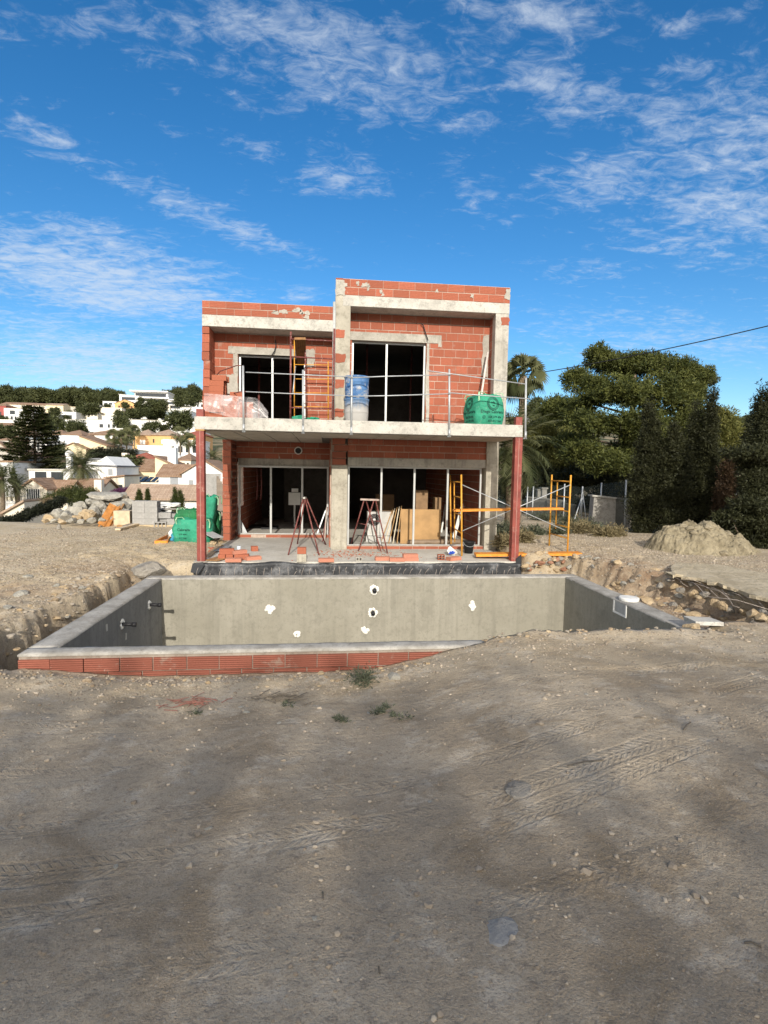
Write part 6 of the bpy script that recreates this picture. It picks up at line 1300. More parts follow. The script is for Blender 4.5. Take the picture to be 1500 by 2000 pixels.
def villa(x0, x1, yt, yb, D, dep, wm, roof, wins, label, rz=0., name='villa', wmat=None, extra=None, cat='house'):
    sc_ = D/F; c = P((x0+x1)/2, yb, D); w = (x1-x0)*sc_*.99; h = (yb-yt)*sc_; th = thing(name, (c.x, D, c.z), label, cat, None, rz)
    m = MB().box((-w/2, 0, -7), (w/2, dep, h)); kind, rh, rm = roof; o_ = min(.45, w*.06); e = .18
    if kind == 'gabley': m.poly([(-w/2, .001, h), (w/2, .001, h), (0, .001, h+rh)], (0, dep-.002, 0))
    if kind == 'gablex': m.poly([(-w/2+.001, 0, h), (-w/2+.001, dep, h), (-w/2+.001, dep/2, h+rh)], (w-.002, 0, 0))
    if kind == 'shedl': m.poly([(-w/2, .001, h), (w/2, .001, h), (w/2, .001, h+rh)], (0, dep-.002, 0))
    if kind == 'shedr': m.poly([(-w/2, .001, h), (w/2, .001, h), (-w/2, .001, h+rh)], (0, dep-.002, 0))
    wo_ = m.build('wall', wm, th); r = MB()
    if kind == 'flat': 
        r.box((-w/2-.12, -.12, h+.001), (w/2+.12, dep+.12, h+.22))
    elif kind == 'gabley':
        for s in (-1, 1): q = [(s*(w/2+o_), -.3, h-o_*rh/(w/2)+.02), (0, -.3, h+rh+.02), (0, -.3, h+rh+.02+e), (s*(w/2+o_), -.3, h-o_*rh/(w/2)+.02+e)]; r.poly(q if s < 0 else q[::-1], (0, dep+.6, 0))
    elif kind == 'gablex':
        for s in (0, 1): q = [(-w/2-.3, -o_ if s == 0 else dep+o_, h-o_*rh/(dep/2)+.02), (-w/2-.3, dep/2, h+rh+.02), (-w/2-.3, dep/2, h+rh+.02+e), (-w/2-.3, -o_ if s == 0 else dep+o_, h-o_*rh/(dep/2)+.02+e)]; r.poly(q if s else q[::-1], (w+.6, 0, 0))
    elif kind == 'hip':
        k = min(w, dep)*.5; a = [(-w/2-o_, -o_, h), (w/2+o_, -o_, h), (w/2+o_, dep+o_, h), (-w/2-o_, dep+o_, h)]; t_ = [(-max(w/2-k, .05), dep/2, h+rh), (max(w/2-k, .05), dep/2, h+rh)]; b_ = [(p_[0], p_[1], h+.15) for p_ in a]
        a = [(p_[0], p_[1], h+.002) for p_ in a]; r._add(a+b_+t_, [(3, 2, 1, 0), (0, 1, 5, 4), (1, 2, 6, 5), (2, 3, 7, 6), (3, 0, 4, 7), (4, 5, 9, 8), (5, 6, 9), (6, 7, 8, 9), (7, 4, 8)])
    elif kind in ('shedl', 'shedr'):
        s = 1 if kind == 'shedl' else -1; q = [(-s*(w/2+o_), -.3, h-o_*rh/w+.02), (s*(w/2+o_), -.3, h+rh*(1+o_/w)+.02), (s*(w/2+o_), -.3, h+rh*(1+o_/w)+.02+e), (-s*(w/2+o_), -.3, h-o_*rh/w+.02+e)]; r.poly(q if s < 0 else q[::-1], (0, dep+.6, 0))
    if kind != 'none': ro = r.build('roof', rm, th)
    for q in wins:
        u0, v0, u1, v1 = q[:4]; wq = q[4] if len(q) > 4 else (wmat or M_glass); X0, X1, Z0, Z1 = -w/2+u0*w, -w/2+u1*w, v0*h, v1*h
        f = MB().box((X0-.07, -.05, Z0-.07), (X1+.07, -.001, Z0)).box((X0-.07, -.05, Z1), (X1+.07, -.001, Z1+.07)).box((X0-.07, -.05, Z0), (X0, -.001, Z1)).box((X1, -.05, Z0), (X1+.07, -.001, Z1)).build('window', wm, th); MB().box((X0, -.012, Z0), (X1, -.0012, Z1)).build('pane', wq, f)
    if extra: extra(th, w, h, dep)
    return th
def chim(fx, fy, w_, z0, z1, m_): return lambda th, w, h, d: MB().box((fx*w-w_/2, fy*d, h*z0), (fx*w+w_/2, fy*d+w_, h*z1)).build('chimney', m_, th)
def bal(u0, u1, z, hh, m_): return lambda th, w, h, d: MB().box((-w/2+u0*w, -.9, z*h-.12), (-w/2+u1*w, -.051, z*h)).box((-w/2+u0*w, -.9, z*h+.001), (-w/2+u1*w, -.82, z*h+hh)).build('balcony', m_, th)
def both(*fs):
    def g(*a):
        for f in fs: f(*a)
    return g
FL = lambda m=W_W: ('flat', 0, m)
# nearest row
def grille(th, w, h, d):
    X0, X1, Z0, Z1 = -w*.24, w*.24, .25*h, 1.02*h; MB().box((X0-.1, -.1, Z0-.15), (X1+.1, -.001, Z0)).build('sill', W_W, th)
    for i in range(7): MB().tube([(X0+(X1-X0)*i/6, -.07, Z0), (X0+(X1-X0)*i/6, -.07, Z1)], .035, 5).build('window_bar', M_white, th)
villa(43, 90, 958, 992, 57, 3.6, W_C, ('gabley', .95, T_B), [(.26, .25, .74, 1.02)], 'small cream gabled house with a barred white window and brown tiles', extra=grille)
villa(84, 130, 962, 992, 58.5, 3.4, W_C, ('gablex', 1.0, T_B), [], 'cream side wing with brown tile roof joined behind the gabled house with barred window')
villa(120, 188, 962, 992, 61, 6, W_C, ('gablex', 1.2, T_B), [(.62, .55, .72, .9)], 'long low cream wing with a weathered brown roof behind the bushes', extra=chim(.52, -.02, .75, .0, 1.75, W_C))
villa(-20, 43, 985, 1010, 55, 1.0, W_W, FL(), [], 'white garden wall with pierced balustrade left of the cream gabled house', extra=lambda th, w, h, d: [MB().box((-w/2+i*.45, .2, h+.221), (-w/2+i*.45+.25, .4, h+.65)).build('baluster', W_C, th) for i in range(7)]+[MB().box((-w/2, .15, h+.651), (w/2, .45, h+.75)).build('handrail', W_W, th)], name='garden_wall', cat='wall')
villa(10, 46, 1004, 1016, 50, 3.5, W_C, ('shedl', 1.0, T_L), [], 'low lean to with sloping orange tiles at the foot of the cream gabled house', name='lean_to', cat='shed')
villa(62, 140, 922, 962, 72, 7, W_W, FL(W_G), [(.14, .50, .40, .95), (.50, .50, .78, .95)], 'white flat roofed house with two dark loggias behind the cream gabled house', extra=both(chim(.22, .3, .6, 1.0, 1.65, W_W), lambda th, w, h, d: MB().rock((w*.22, .3*d+.3, h*1.65+.4), .5, .5, .5, 3, 0, sub=2, rough=.0, facets=0).build('chimney_ball', W_W, th)))
villa(160, 208, 900, 945, 80, 9, W_W, ('shedr', -.01, T_S), [], 'white house body with a dark slate slope beside the large date palm')
villa(180, 226, 912, 950, 79, 9, W_W, ('shedl', -.1, T_S), [(.68, .55, .86, .85, M_shut)], 'white gable wall with one small grey window beside the large date palm', extra=lambda th, w, h, d: MB().poly([(-w/2, -.002, h), (w/2, -.002, h), (w*.12, -.002, h+1.35)], (0, d*.9, 0)).build('gable', W_W, th))
villa(208, 242, 936, 965, 76, 6, W_C, ('shedl', .3, T_B), [(.1, .1, .45, .6), (.6, .1, .9, .6)], 'small cream porch with brown tiles under the white gable wall')
villa(225, 312, 908, 945, 100, 10, W_C, ('hip', 2.2, T_R), [(.1, .3, .2, .7), (.7, .3, .8, .7)], 'wide house with a dark red hipped roof above the round tree', extra=chim(-.30, .1, 1.0, .7, 1.55, W_C))
villa(268, 308, 922, 955, 92, 9, W_Y, ('gablex', 1.9, T_B), [(.42, .10, .62, .62, M_shutb)], 'pale yellow house with brown shutter and tiled roof behind the solar panels', extra=chim(.30, .4, .9, .9, 1.75, W_C))
villa(305, 345, 914, 955, 91, 10, W_Y, ('shedr', 1.6, T_B), [], 'pale yellow gable end sloping down beside the tiled yellow house', extra=chim(.18, .1, 1.3, .8, 1.9, W_W))
def solar(th, w, h, d):
    for i in range(6): MB().poly([(-w*.42+i*w*.14, .6, h+.3), (-w*.42+i*w*.14+w*.10, .6, h+.3), (-w*.42+i*w*.14+w*.13, 2.6, h+.95), (-w*.42+i*w*.14+w*.03, 2.6, h+.95)], (0, -.03, .06)).build('solar_panel', M_glass, th)
villa(243, 318, 946, 966, 82, 5, W_Y, ('flat', 0, W_C), [(.05, .1, .2, .75), (.34, .1, .5, .75), (.7, .2, .8, .8)], 'low cream house with a row of dark solar panels on its flat roof', extra=solar)
villa(312, 362, 932, 965, 66, 6, W_W, ('gablex', 1.3, T_B), [(.42, .35, .72, .97, M_shut)], 'white villa with grey roller shutter, orange brown roof and low white balcony wall', extra=bal(0, 1, .18, .8, W_W))
villa(358, 440, 928, 985, 65, 9, W_W, ('gabley', 1.6, T_B), [(.16, .42, .26, .80, M_shut)], 'large white gabled villa with brown roof partly behind the red steel post')
villa(252, 392, 974, 1000, 50, 4.0, W_W, ('gablex', 1.0, T_L), [(.35, .2, .5, .6, M_shut)], 'long low white building with pale brown tiled roof behind the block stack')
# second row
villa(122, 166, 878, 905, 112, 8, W_Y, ('gabley', 1.0, T_B), [(.14, .55, .34, .85, M_shutb), (.6, .0, .75, .38, M_shutb)], 'pale yellow house with brown shutters and terrace roof right of the tall araucaria')
villa(158, 206, 872, 902, 114, 9, W_Y, ('shedr', 1.8, T_B), [(.10, .38, .26, .66, M_shutb)], 'yellow house with long brown roof falling away towards the dark hedge')
villa(-20, 18, 885, 930, 100, 9, W_G, ('gabley', 1.6, T_B), [(.5, .55, .8, .8)], 'grey beige house with brown roof at the very edge of the view')
villa(2, 46, 895, 940, 92, 9, W_G, ('shedr', 1.2, T_B), [(.55, .45, .72, .65), (.25, .0, .5, .25)], 'grey house with two small windows behind the left palms')
villa(16, 62, 852, 880, 150, 10, W_B, ('hip', 1.8, T_B), [(.7, .3, .8, .6)], 'bluish white house with hipped roof half hidden by the araucaria')
villa(86, 122, 852, 884, 152, 10, W_B, ('hip', 1.7, T_B), [(.34, .45, .50, .75)], 'bluish white house with hipped roof first to the right of the araucaria')
villa(123, 158, 852, 886, 150, 10, W_B, ('hip', 1.7, T_B), [(.1, .5, .18, .7), (.4, .3, .62, .7, W_C)], 'bluish white house with hipped roof second to the right of the araucaria')
villa(158, 172, 855, 880, 151, 9, W_B, ('hip', 1.0, T_B), [(.3, .4, .7, .7)], 'narrow bluish white house at the end of the hipped roof row')
villa(173, 235, 852, 890, 156, 10, W_W, ('hip', 1.8, T_B), [(.2, .55, .45, .75, M_shut), (.5, .1, .9, .25)], 'white hipped house behind the group of fan palms')
villa(262, 296, 852, 882, 156, 10, W_O, ('hip', 2.0, T_L), [(.36, .42, .64, .72, W_W)], 'orange house with hipped roof and balcony beside the fan palms', extra=bal(0, .75, .2, 1.0, W_O))
villa(298, 342, 852, 880, 154, 10, W_O, ('hip', 2.0, T_L), [(.05, .5, .12, .75), (.4, .42, .66, .72, W_W)], 'orange house with hipped roof second from the fan palms', extra=bal(.05, .55, .2, 1.0, W_O))
villa(362, 400, 852, 885, 155, 10, W_O, ('hip', 1.8, T_R), [(.2, .4, .4, .7)], 'orange house mostly behind the red steel post')
villa(271, 332, 873, 895, 132, 9, W_W, FL(), [(.12, -.12, .27, .02), (.42, -.12, .57, .02), (.75, -.12, .9, .02)], 'low white cubic house below the orange houses')
villa(322, 392, 862, 890, 133, 9, W_W, FL(), [(.18, .22, .28, .62), (.38, .22, .50, .62), (.58, .22, .68, .62), (.76, .2, .85, .68)], 'white cubic house with a row of dark windows below the orange houses', extra=lambda th, w, h, d: MB().box((-w/2, -.06, -1.8), (w/2, -.002, -.15)).build('dark_loggia', M_glass, th))
villa(318, 346, 893, 905, 118, 7, W_W, FL(), [(.2, .2, .3, .6)], 'white terrace wall beside the white dome')
m = MB(); p = P(337, 893, 116); m.lathe((0, 0, 0), [(2.0, 0), (1.9, .7), (1.5, 1.4), (.9, 1.8), (0, 2.0)], 20); o = m.build('white_dome', W_W, smooth=True); o.location = (p.x, 116, p.z-.8); tag(o, 'small white dome above the pale yellow houses', 'dome')
MB().box((-2.2, -2.2, -6), (2.2, 2.2, .02)).build('base', W_W, o)
# third row
villa(130, 160, 822, 848, 222, 10, W_W, FL(W_G), [(.15, .55, .35, .8), (.58, .55, .8, .8)], 'white cubic house with two paired windows behind the pointed bush')
villa(161, 228, 822, 846, 225, 12, W_W, FL(W_G), [(.5, .35, .6, .7), (.72, .35, .78, .7), (.84, .35, .92, .7)], 'wide white cubic house above the fan palms', extra=bal(.2, 1, .1, 1.6, W_W))
villa(186, 240, 838, 852, 205, 10, W_W, FL(), [(.2, .1, .4, .4), (.55, .1, .75, .4)], 'curved white terrace block below the wide white cubic house')
for i, (x0, x1, lb, wn) in enumerate(((248, 276, 'plain white cubic house first in the row over the orange houses', []), (279, 309, 'white cubic house second in the row over the orange houses', [(.2, .6, .4, .8)]), (311, 340, 'white cubic house with two small windows third in the row over the orange houses', [(.15, .5, .35, .7), (.6, .5, .8, .7)]), (364, 400, 'white cubic house at the end of the row beside the steel post', [(.2, .5, .35, .7)]))):
    villa(x0, x1, 822+i, 848, 220, 10, W_W, FL(W_G), wn, lb)
villa(201, 230, 814, 830, 250, 9, W_W, FL(W_C), [], 'white upper storey with a planted terrace above the wide cubic house')
villa(98, 146, 806, 818, 262, 9, W_W, FL(), [(.0, .0, .28, .6), (.36, .0, .85, .6)], 'white modern house with broad dark glazing right of the araucaria top')
villa(97, 128, 818, 836, 256, 9, W_W, FL(), [(.05, .2, .9, .7)], 'white modern terrace with dark glazing below the other modern house')
villa(12, 62, 800, 826, 258, 10, W_W, FL(T_B), [(.2, .58, .38, .85), (.68, .58, .9, .85), (.05, .1, .15, .45), (.22, .1, .3, .45), (.36, .1, .42, .45)], 'white two storey house with dark windows left of the araucaria top')
villa(-15, 52, 822, 838, 240, 8, W_W, FL(), [], 'long plain white wall below the two storey house')
villa(-12, 36, 834, 850, 205, 9, W_Y, ('gablex', 1.4, T_B), [(.3, .1, .7, .6)], 'cream house with arched porch and tiled roof by the left edge')
villa(34, 70, 832, 850, 200, 9, W_Y, FL(W_C), [(.2, .2, .3, .5)], 'cream flat house just left of the araucaria')
villa(-10, 11, 795, 822, 270, 10, W_R, ('hip', 1.5, T_B), [(.4, .3, .6, .6)], 'dark red house by the left edge')
villa(8, 60, 791, 806, 330, 10, W_C, ('gablex', 1.4, T_B), [(.3, .3, .38, .7), (.7, .2, .85, .7)], 'long cream house under the wood, nearer the left edge')
villa(54, 90, 792, 802, 330, 10, W_C, ('gablex', 1.4, T_B), [(.3, .3, .45, .7)], 'cream house under the wood behind the araucaria top')
villa(92, 122, 792, 804, 325, 10, W_Y, ('gablex', 1.2, T_L), [(.2, .2, .4, .6), (.6, .2, .8, .6)], 'sandy house with porches under the wood right of the araucaria')
villa(140, 168, 797, 818, 320, 8, W_G, FL(W_Y), [], 'sandy terrace walls under the wood', name='terrace_wall', cat='wall')
villa(190, 236, 798, 818, 315, 12, W_C, FL(W_C), [], 'plain cream block without windows under the orange gabled house')
villa(226, 262, 789, 799, 340, 12, W_O, ('gabley', 2.4, T_B), [(.17, .1, .27, .6, M_shutb), (.45, .1, .56, .6, M_shutb), (.78, .1, .88, .6, M_shutb)], 'orange gabled house with three brown windows high on the hill')
villa(232, 258, 806, 820, 305, 9, W_W, ('hip', 1.2, T_B), [(.5, .4, .9, .7)], 'small white house with balcony under the orange gabled house')
villa(202, 226, 785, 792, 350, 8, W_W, FL(), [(.1, .2, .35, .7), (.45, .2, .7, .7)], 'small white pavilion beside the orange gabled house')
# small houses that fill the gaps of the hillside, alike at this distance
for i, (x0, x1, yt, yb, D, k) in enumerate(((62, 92, 822, 836, 240, 0), (66, 98, 808, 820, 280, 0), (120, 150, 840, 852, 200, 1), (232, 250, 830, 846, 226, 0), (0, 30, 862, 880, 140, 0), (60, 90, 862, 885, 140, 0), (170, 190, 806, 816, 300, 1), (160, 188, 790, 800, 345, 0), (262, 285, 800, 812, 320, 0), (340, 364, 826, 846, 215, 0), (200, 232, 868, 892, 135, 0), (228, 262, 880, 900, 120, 0), (346, 372, 900, 915, 100, 1), (205, 245, 905, 925, 96, 0), (85, 125, 905, 930, 96, 1), (0, 24, 905, 935, 80, 0), (372, 400, 786, 800, 340, 0), (330, 352, 818, 830, 262, 0), (150, 172, 826, 838, 245, 0), (30, 62, 842, 855, 180, 1))):
    villa(x0, x1, yt, yb, D, 9, W_W if k == 0 else W_C, FL(W_C if i % 3 else T_B) if i % 2 else ('hip', 1.4, T_B), [(.14, .35, .32, .72), (.45, .35, .58, .72), (.72, .35, .86, .72)], 'small pale house with three dark windows filling a gap in the hillside town')['group'] = 'small pale houses filling the hillside'
# big modern houses on the crest
def slabs(th, w, h, d): MB().box((-w*.62, -2.5, h+.221), (w*.52, d, h+1.0)).box((-w*.5, -2.2, h*.36), (w*.55, -.06, h*.50)).build('floating_roof', W_W, th)
villa(266, 326, 768, 785, 372, 14, W_W, FL(), [(.02, .55, .94, .92), (.05, .05, .9, .30)], 'large white modern villa with floating roofs on the hill crest', extra=slabs)
villa(235, 270, 774, 785, 368, 12, W_W, ('shedr', .8, W_W), [(.12, .3, .8, .8)], 'low white wing with slanted roof left of the large modern villa')
villa(282, 330, 791, 800, 350, 12, W_C, FL(W_W), [], 'plain cream retaining wall under the modern villa', name='retaining_wall', cat='wall')
villa(322, 372, 784, 799, 352, 14, W_W, FL(), [(.1, .55, .95, .85), (.05, .05, .6, .35)], 'white modern villa with curved long terraces below the crest', extra=lambda th, w, h, d: MB().box((-w*.6, -2, h*.40), (w*.9, -.06, h*.5)).box((-w*.3, -1.5, h+.221), (w*1.1, d*.9, h+.8)).build('terrace', W_W, th))
villa(311, 372, 803, 821, 300, 12, W_W, FL(), [(.03, .52, .92, .85, m_plain('pale_glass', (.30, .36, .38), .2, .1)), (.1, .0, .5, .3)], 'white modern house with a full glass front and white bands right of the hillside bushes', extra=lambda th, w, h, d: MB().box((-w*.52, -1.6, h*.33), (w*.48, -.06, h*.5)).build('terrace', W_W, th))
# far side of the valley, seen past the house
villa(1462, 1492, 818, 832, 300, 12, W_W, FL(), [(.2, .3, .4, .7), (.6, .3, .8, .7)], 'white house high on the far hill at the right')
villa(1028, 1042, 802, 810, 300, 10, W_W, ('gablex', 1.5, T_B), [(.3, .3, .5, .7)], 'white house on the far hill beside the fan palm')
# --- trees of the town
far_src = []
for k in range(5):
    v, f, rn = leaf_cloud([((0, 0, 4.2), (2.6, 2.6, 2.2)), ((1.2, .3, 5.2), (1.7, 1.6, 1.3)), ((-1.3, -.2, 3.4), (1.8, 1.7, 1.5))], 1500, .8, 400+k, shell=.6, clump=.7, per=12); o = np_mesh('pine_tree', v, f, [L_far, M_bark], rnd=rn)
    far_src.append(o.data); bpy.data.objects.remove(o)
def far_tree(x, yb, D, h, label, group, wide=1.0, src=None, name='pine_tree'):
    p = P(x, yb, D); o = bpy.data.objects.new(name, src or far_src[R.randrange(5)]); COL.objects.link(o); o.location = (p.x, D, p.z-.8); s = h/6.6; o.scale = (s*wide, s*wide, s); o.rotation_euler.z = R.uniform(0, 6.28); return tag(o, label, 'tree', group)
R = random.Random(88)
for i in range(150):
    x = R.uniform(-20, 236); far_tree(x, 790+R.uniform(-5, 9), R.uniform(385, 470), R.uniform(8, 11)*(1.0 if i % 4 else 1.25), 'dark green pine of the wood along the hill crest', 'pines of the hill crest wood', R.uniform(.85, 1.15))
for i in range(34): far_tree(R.uniform(322, 400), 786+R.uniform(-3, 3), R.uniform(385, 440), R.uniform(7, 12), 'dark pine behind the modern villas on the crest', 'pines behind the modern villas', R.uniform(.85, 1.1))
for i in range(18): far_tree(R.uniform(255, 315), R.uniform(800, 822), R.uniform(262, 300), R.uniform(4, 6.5), 'round green tree on the slope between the orange gabled house and the glass fronted house', 'trees on the middle slope', 1.2, name='round_tree')
for i, (x, y, D, h, w) in enumerate(((160, 800, 300, 5, 1.3), (176, 818, 270, 8, 1.2), (183, 812, 275, 6, 1), (150, 850, 200, 6, 1.2), (142, 850, 195, 5, .9), (240, 835, 230, 7, .7), (232, 845, 215, 9, .6), (243, 850, 215, 8, .6), (300, 848, 190, 5, 1), (288, 850, 188, 5, .7), (322, 848, 195, 4, 1.2), (348, 850, 195, 9, 1.1), (360, 845, 195, 7, 1), (352, 800, 330, 9, .9), (378, 800, 320, 10, 1), (365, 822, 270, 6, .8), (385, 840, 240, 6, 1), (75, 850, 190, 6, 1), (25, 850, 200, 4, 1.4), (8, 870, 150, 6, 1.4), (165, 848, 205, 3, 1), (106, 845, 220, 7, 1.2), (88, 850, 190, 6, 1.3), (210, 800, 340, 4, 1.5), (245, 800, 330, 5, 1.2), (275, 790, 360, 5, 1.2), (5, 830, 245, 4, 1.2), (108, 820, 250, 6, 1), (138, 815, 270, 4, .8), (250, 935, 95, 4.6, 1.5), (112, 915, 108, 5, 1.2), (100, 920, 106, 4, 1.2))):
    far_tree(x, y, D, h, 'round green garden tree among the hillside houses', 'garden trees among the hillside houses', w, name='garden_tree')
for i in range(26): far_tree(R.uniform(1030, 1085), 815+R.uniform(-6, 10), R.uniform(240, 300), R.uniform(5, 8), 'dark tree on the far hill seen over the pale green pine', 'trees on the far hill beside the fan palm', 1.1)
for i in range(30): far_tree(R.uniform(1400, 1530), 834+R.uniform(-12, 6), R.uniform(240, 330), R.uniform(4, 7), 'dark tree on the far hill at the right around the white house', 'trees on the far hill at the right', 1.1)
far_tree(1046, 800, 290, 7.5, 'single umbrella pine standing clear on the far hill beside the fan palm', None, 1.0)
for i in range(36):
    rowy, rd, rh_ = ((850, 195, 4.5), (898, 118, 3.5), (822, 255, 5.5), (870, 165, 4), (806, 320, 6), (905, 105, 2.6), (940, 84, 2.4))[i % 7]; far_tree(R.uniform(0, 400), rowy+R.uniform(-3, 4), rd+R.uniform(-6, 10), rh_*R.uniform(.5, .95), 'round green garden tree among the hillside houses', 'garden trees among the hillside houses', R.uniform(.9, 1.5), name='garden_tree')
# dark clipped hedge and near garden plants
def bush(x, y, D, rx, ry, n, m_, label, seed, size=.16, name='garden_bush', cat='bush', clump=.25, group=None, zr=None):
    c = P(x, y, D); r = (rx*D/F, (zr or rx*.7)*D/F, ry*D/F); v, f, rn = leaf_cloud([((0, 0, 0), r), ((r[0]*.4, 0, r[2]*.25), (r[0]*.6, r[1]*.7, r[2]*.8)), ((-r[0]*.45, 0, -r[2]*.1), (r[0]*.55, r[1]*.7, r[2]*.8))], n, size, seed, shell=.5, clump=clump, per=16); o = np_mesh(name, v, f, m_, rnd=rn); o.location = c; return tag(o, label, cat, group)
bush(190, 890, 110, 16, 14, 4000, L_dk, 'dark hedge under the yellow house, left half', 1, .3, 'garden_hedge', 'hedge', .4); bush(222, 888, 110, 24, 12, 5000, L_dk, 'dark hedge under the fan palms', 2, .3, 'garden_hedge', 'hedge', .4); bush(252, 890, 110, 16, 10, 3000, L_dk, 'dark hedge end beside the low white cubic house', 3, .3, 'garden_hedge', 'hedge', .4)
bush(110, 975, 48, 22, 13, 5000, L_bush, 'loose green shrub in front of the cream gabled house', 4, .11); bush(140, 968, 46, 24, 18, 6000, L_bush, 'green shrub between the cream house and the boulder heap', 5, .11); bush(170, 975, 44, 18, 22, 6000, L_bush, 'taller dark shrub before the cream chimney', 6, .11)
bush(95, 985, 40, 12, 12, 1800, L_dry, 'reddish dry plant in front of the cream house wall', 7, .1)
bush(245, 962, 62, 26, 8, 6000, L_boug, 'purple bougainvillea spilling over a wall behind the boulder heap', 8, .13, 'bougainvillea', 'bush', .2)
for i, (x, y0, y1, D, w) in enumerate(((340, 952, 1000, 42, 8), (352, 958, 1000, 42, 8), (271, 958, 985, 46, 6), (288, 955, 985, 46, 4), (25, 910, 950, 80, 8), (120, 826, 850, 200, 7))):
    pass
for x, yt, yb, D, w, lb, sd_ in ((341, 951, 1000, 42, 9, 'slim green cypress pair, left one, before the long low white building', 1), (352, 956, 1000, 42, 9, 'slim green cypress pair, right one, before the long low white building', 2), (272, 956, 985, 46, 7, 'small clipped conifer before the long tiled roof', 3), (288, 954, 985, 46, 4, 'thin small conifer before the long tiled roof', 4), (25, 912, 945, 80, 8, 'dark small cypress in front of the grey house', 5), (120, 828, 850, 200, 9, 'pointed yellowish cone shaped bush beside the white cubic house', 6)):
    p = P(x, yt, D); b = P(x, yb, D); spire('small_cypress', x, yt, D, w, lb, 500+sd_, 3500, L_bush, base=b.z, size=.10*D/42, power=.7)
fh = thing('undergrowth_strip', (0, 0, 0), 'dark strip of undergrowth along the edge of the plot before the cream gabled house', 'undergrowth'); Bl = []
for i in range(22): x = -40+i*7.5; y = 1042-i*2.9+R.uniform(-5, 3); Bl.append((tuple(P(x, y, 20.2+i*.25)), (.22, .3, .16)))
crown('foliage', fh, Bl, 26000, .07, 77, L_dk, clump=.08, per=16)
# palms and the araucaria
D = 65; p = P(158, 912, D); date_palm((p.x, D, p.z-4), 2.75, 4.0, 70, 'large full date palm behind the long low cream wing', 31, trunk=.28, elmin=-.6)
for i, (x, y, D, r, lb) in enumerate(((2, 935, 52, 2.2, 'date palm at the left edge of the view'), (32, 950, 54, 1.5, 'smaller date palm beside the one at the left edge'), (415, 895, 75, 1.7, 'date palm seen between the red post and the brick pier'))): p = P(x, y, D); date_palm((p.x, D, p.z-3.2), r, 3.2, 46, lb, 60+i, trunk=.2, elmin=-.5)
for i, (x, y, yb, D, r, lb) in enumerate(((222, 853, 895, 118, 1.9, 'fan palm with a pale trunk, first of the group beside the yellow house'), (236, 856, 895, 117, 1.8, 'fan palm in the middle of the group beside the yellow house'), (247, 852, 895, 119, 2.1, 'tallest and fullest fan palm of the group beside the orange houses'), (262, 842, 880, 150, 2.0, 'fan palm standing before the plain white cubic house'), (352, 850, 893, 118, 2.2, 'fan palm before the white cubic house with dark windows'), (369, 862, 898, 112, 2.0, 'fan palm nearest the red steel post'))):
    p = P(x, y, D); b = P(x, yb+8, D); fan_palm((p.x, D, b.z), r, p.z-b.z, lb, 80+i, trunk=.16, nf=30, nb=9)
D = 88; top = P(66, 789, D); base = P(70, 935, D); ar = thing('araucaria_tree', (base.x, D, base.z-1), 'tall layered araucaria towering over the houses on the left', 'tree'); hgt = top.z-base.z+1; G_ = np.random.default_rng(7); V_, Rn, mb = [], [], MB()
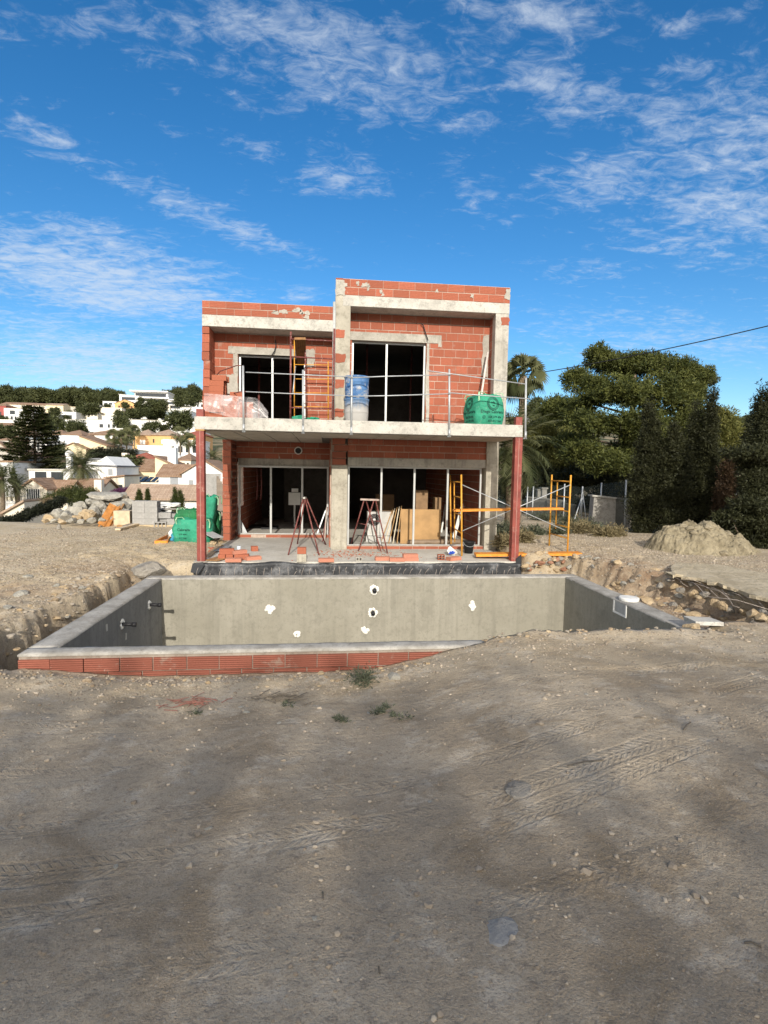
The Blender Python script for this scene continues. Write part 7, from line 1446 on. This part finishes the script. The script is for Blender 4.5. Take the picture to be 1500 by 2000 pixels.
for i in range(22):
    u = .14+.85*i/22; z = hgt*u; Lb = (.9+5.4*(1-u)**.8)*(1 if i % 2 else .86); nb_ = 7
    for j in range(nb_):
        a = j*6.283/nb_+i*.5+G_.normal()*.15; L_ = Lb*G_.uniform(.8, 1.1); d = np.array([math.cos(a), math.sin(a), 0.]); p0 = np.array([0, 0, z]); e = p0+d*L_+np.array([0, 0, L_*.10]); mb.tube([tuple(p0), tuple(p0+d*L_*.5-np.array([0, 0, L_*.04])), tuple(e)], .06, 4, r1=.02)
        k = int(150*L_/4)+40
        uu_ = .2+.8*G_.random(k)**.8; q = p0+d*(uu_*L_)[:, None]+np.array([0, 0, 1])*((uu_-.5)*L_*.10)[:, None]; s_ = np.array([-d[1], d[0], 0]); sg = G_.choice([-1, 1], k)[:, None]; w_ = (1.15*np.sin(np.clip(uu_*1.1, 0, 1)*math.pi*.85)+.25)[:, None]; t_ = q+s_*sg*w_*G_.uniform(.5, 1, (k, 1))+d*.35+np.array([0, 0, .75])*(G_.random((k, 1))-.45); V_.append(np.stack([q-d*.10, q+d*.10, t_], 1).reshape(-1, 3)); Rn.append(np.clip(G_.random(k)*.7, 0, 1))
V_ = np.concatenate(V_); np_mesh('crown', V_, np.arange(len(V_)).reshape(-1, 3), m_leaf('araucaria_leaf', (.04, .055, .02), (.18, .19, .07), .35), ar, rnd=np.concatenate(Rn)); mb.tube([(0, 0, -3), (0, 0, hgt*.5), (0, 0, hgt)], .3, 8, r1=.05); mb.build('trunk', M_bark, ar, True)
# lamps, crane
for i, (x, y0, y1, D) in enumerate(((24, 771, 787, 400), (106, 771, 786, 400), (182, 779, 787, 390))): a, b = P(x, y1, D), P(x, y0, D); m = MB().tube([a, b], .12, 5).box((b.x-.3, D-.3, b.z), (b.x+.3, D+.3, b.z+.35)); single(m, 'street_lamp', M_white, 'pale street lamp in front of the hill crest wood, '+('nearest the left edge', 'middle one', 'nearest the modern villa')[i], 'street lamp')
cr = thing('tower_crane', (P(-30, 790, 600).x, 600, 40), 'far tower crane with a thin pale jib over the left horizon', 'crane'); a, b = P(-60, 711.5, 600)-cr.location, P(50, 713.5, 600)-cr.location
MB().bar(a, b, .3, .4).build('jib', m_plain('crane_grey', (.30, .32, .34)), cr); MB().bar(P(-30, 716, 600)-cr.location, (0, 0, -10), 1.2, 1.2).build('mast', M_galv, cr)

# ---------------------------------------------------------------- put every thing's origin at its base
bpy.context.view_layer.update()
for o in list(SC.objects):
    if o.type == 'EMPTY' and o.parent is None and o.location.length < 1e-6 and o.children:
        cs = []
        for c in o.children:
            if c.type == 'MESH' and len(c.data.vertices):
                for b in c.bound_box: cs.append(Vector(b)+c.location)
        L_ = Vector((sum(c.x for c in cs)/len(cs), sum(c.y for c in cs)/len(cs), min(c.z for c in cs)))
        o.location = L_
        for c in o.children: c.location -= L_
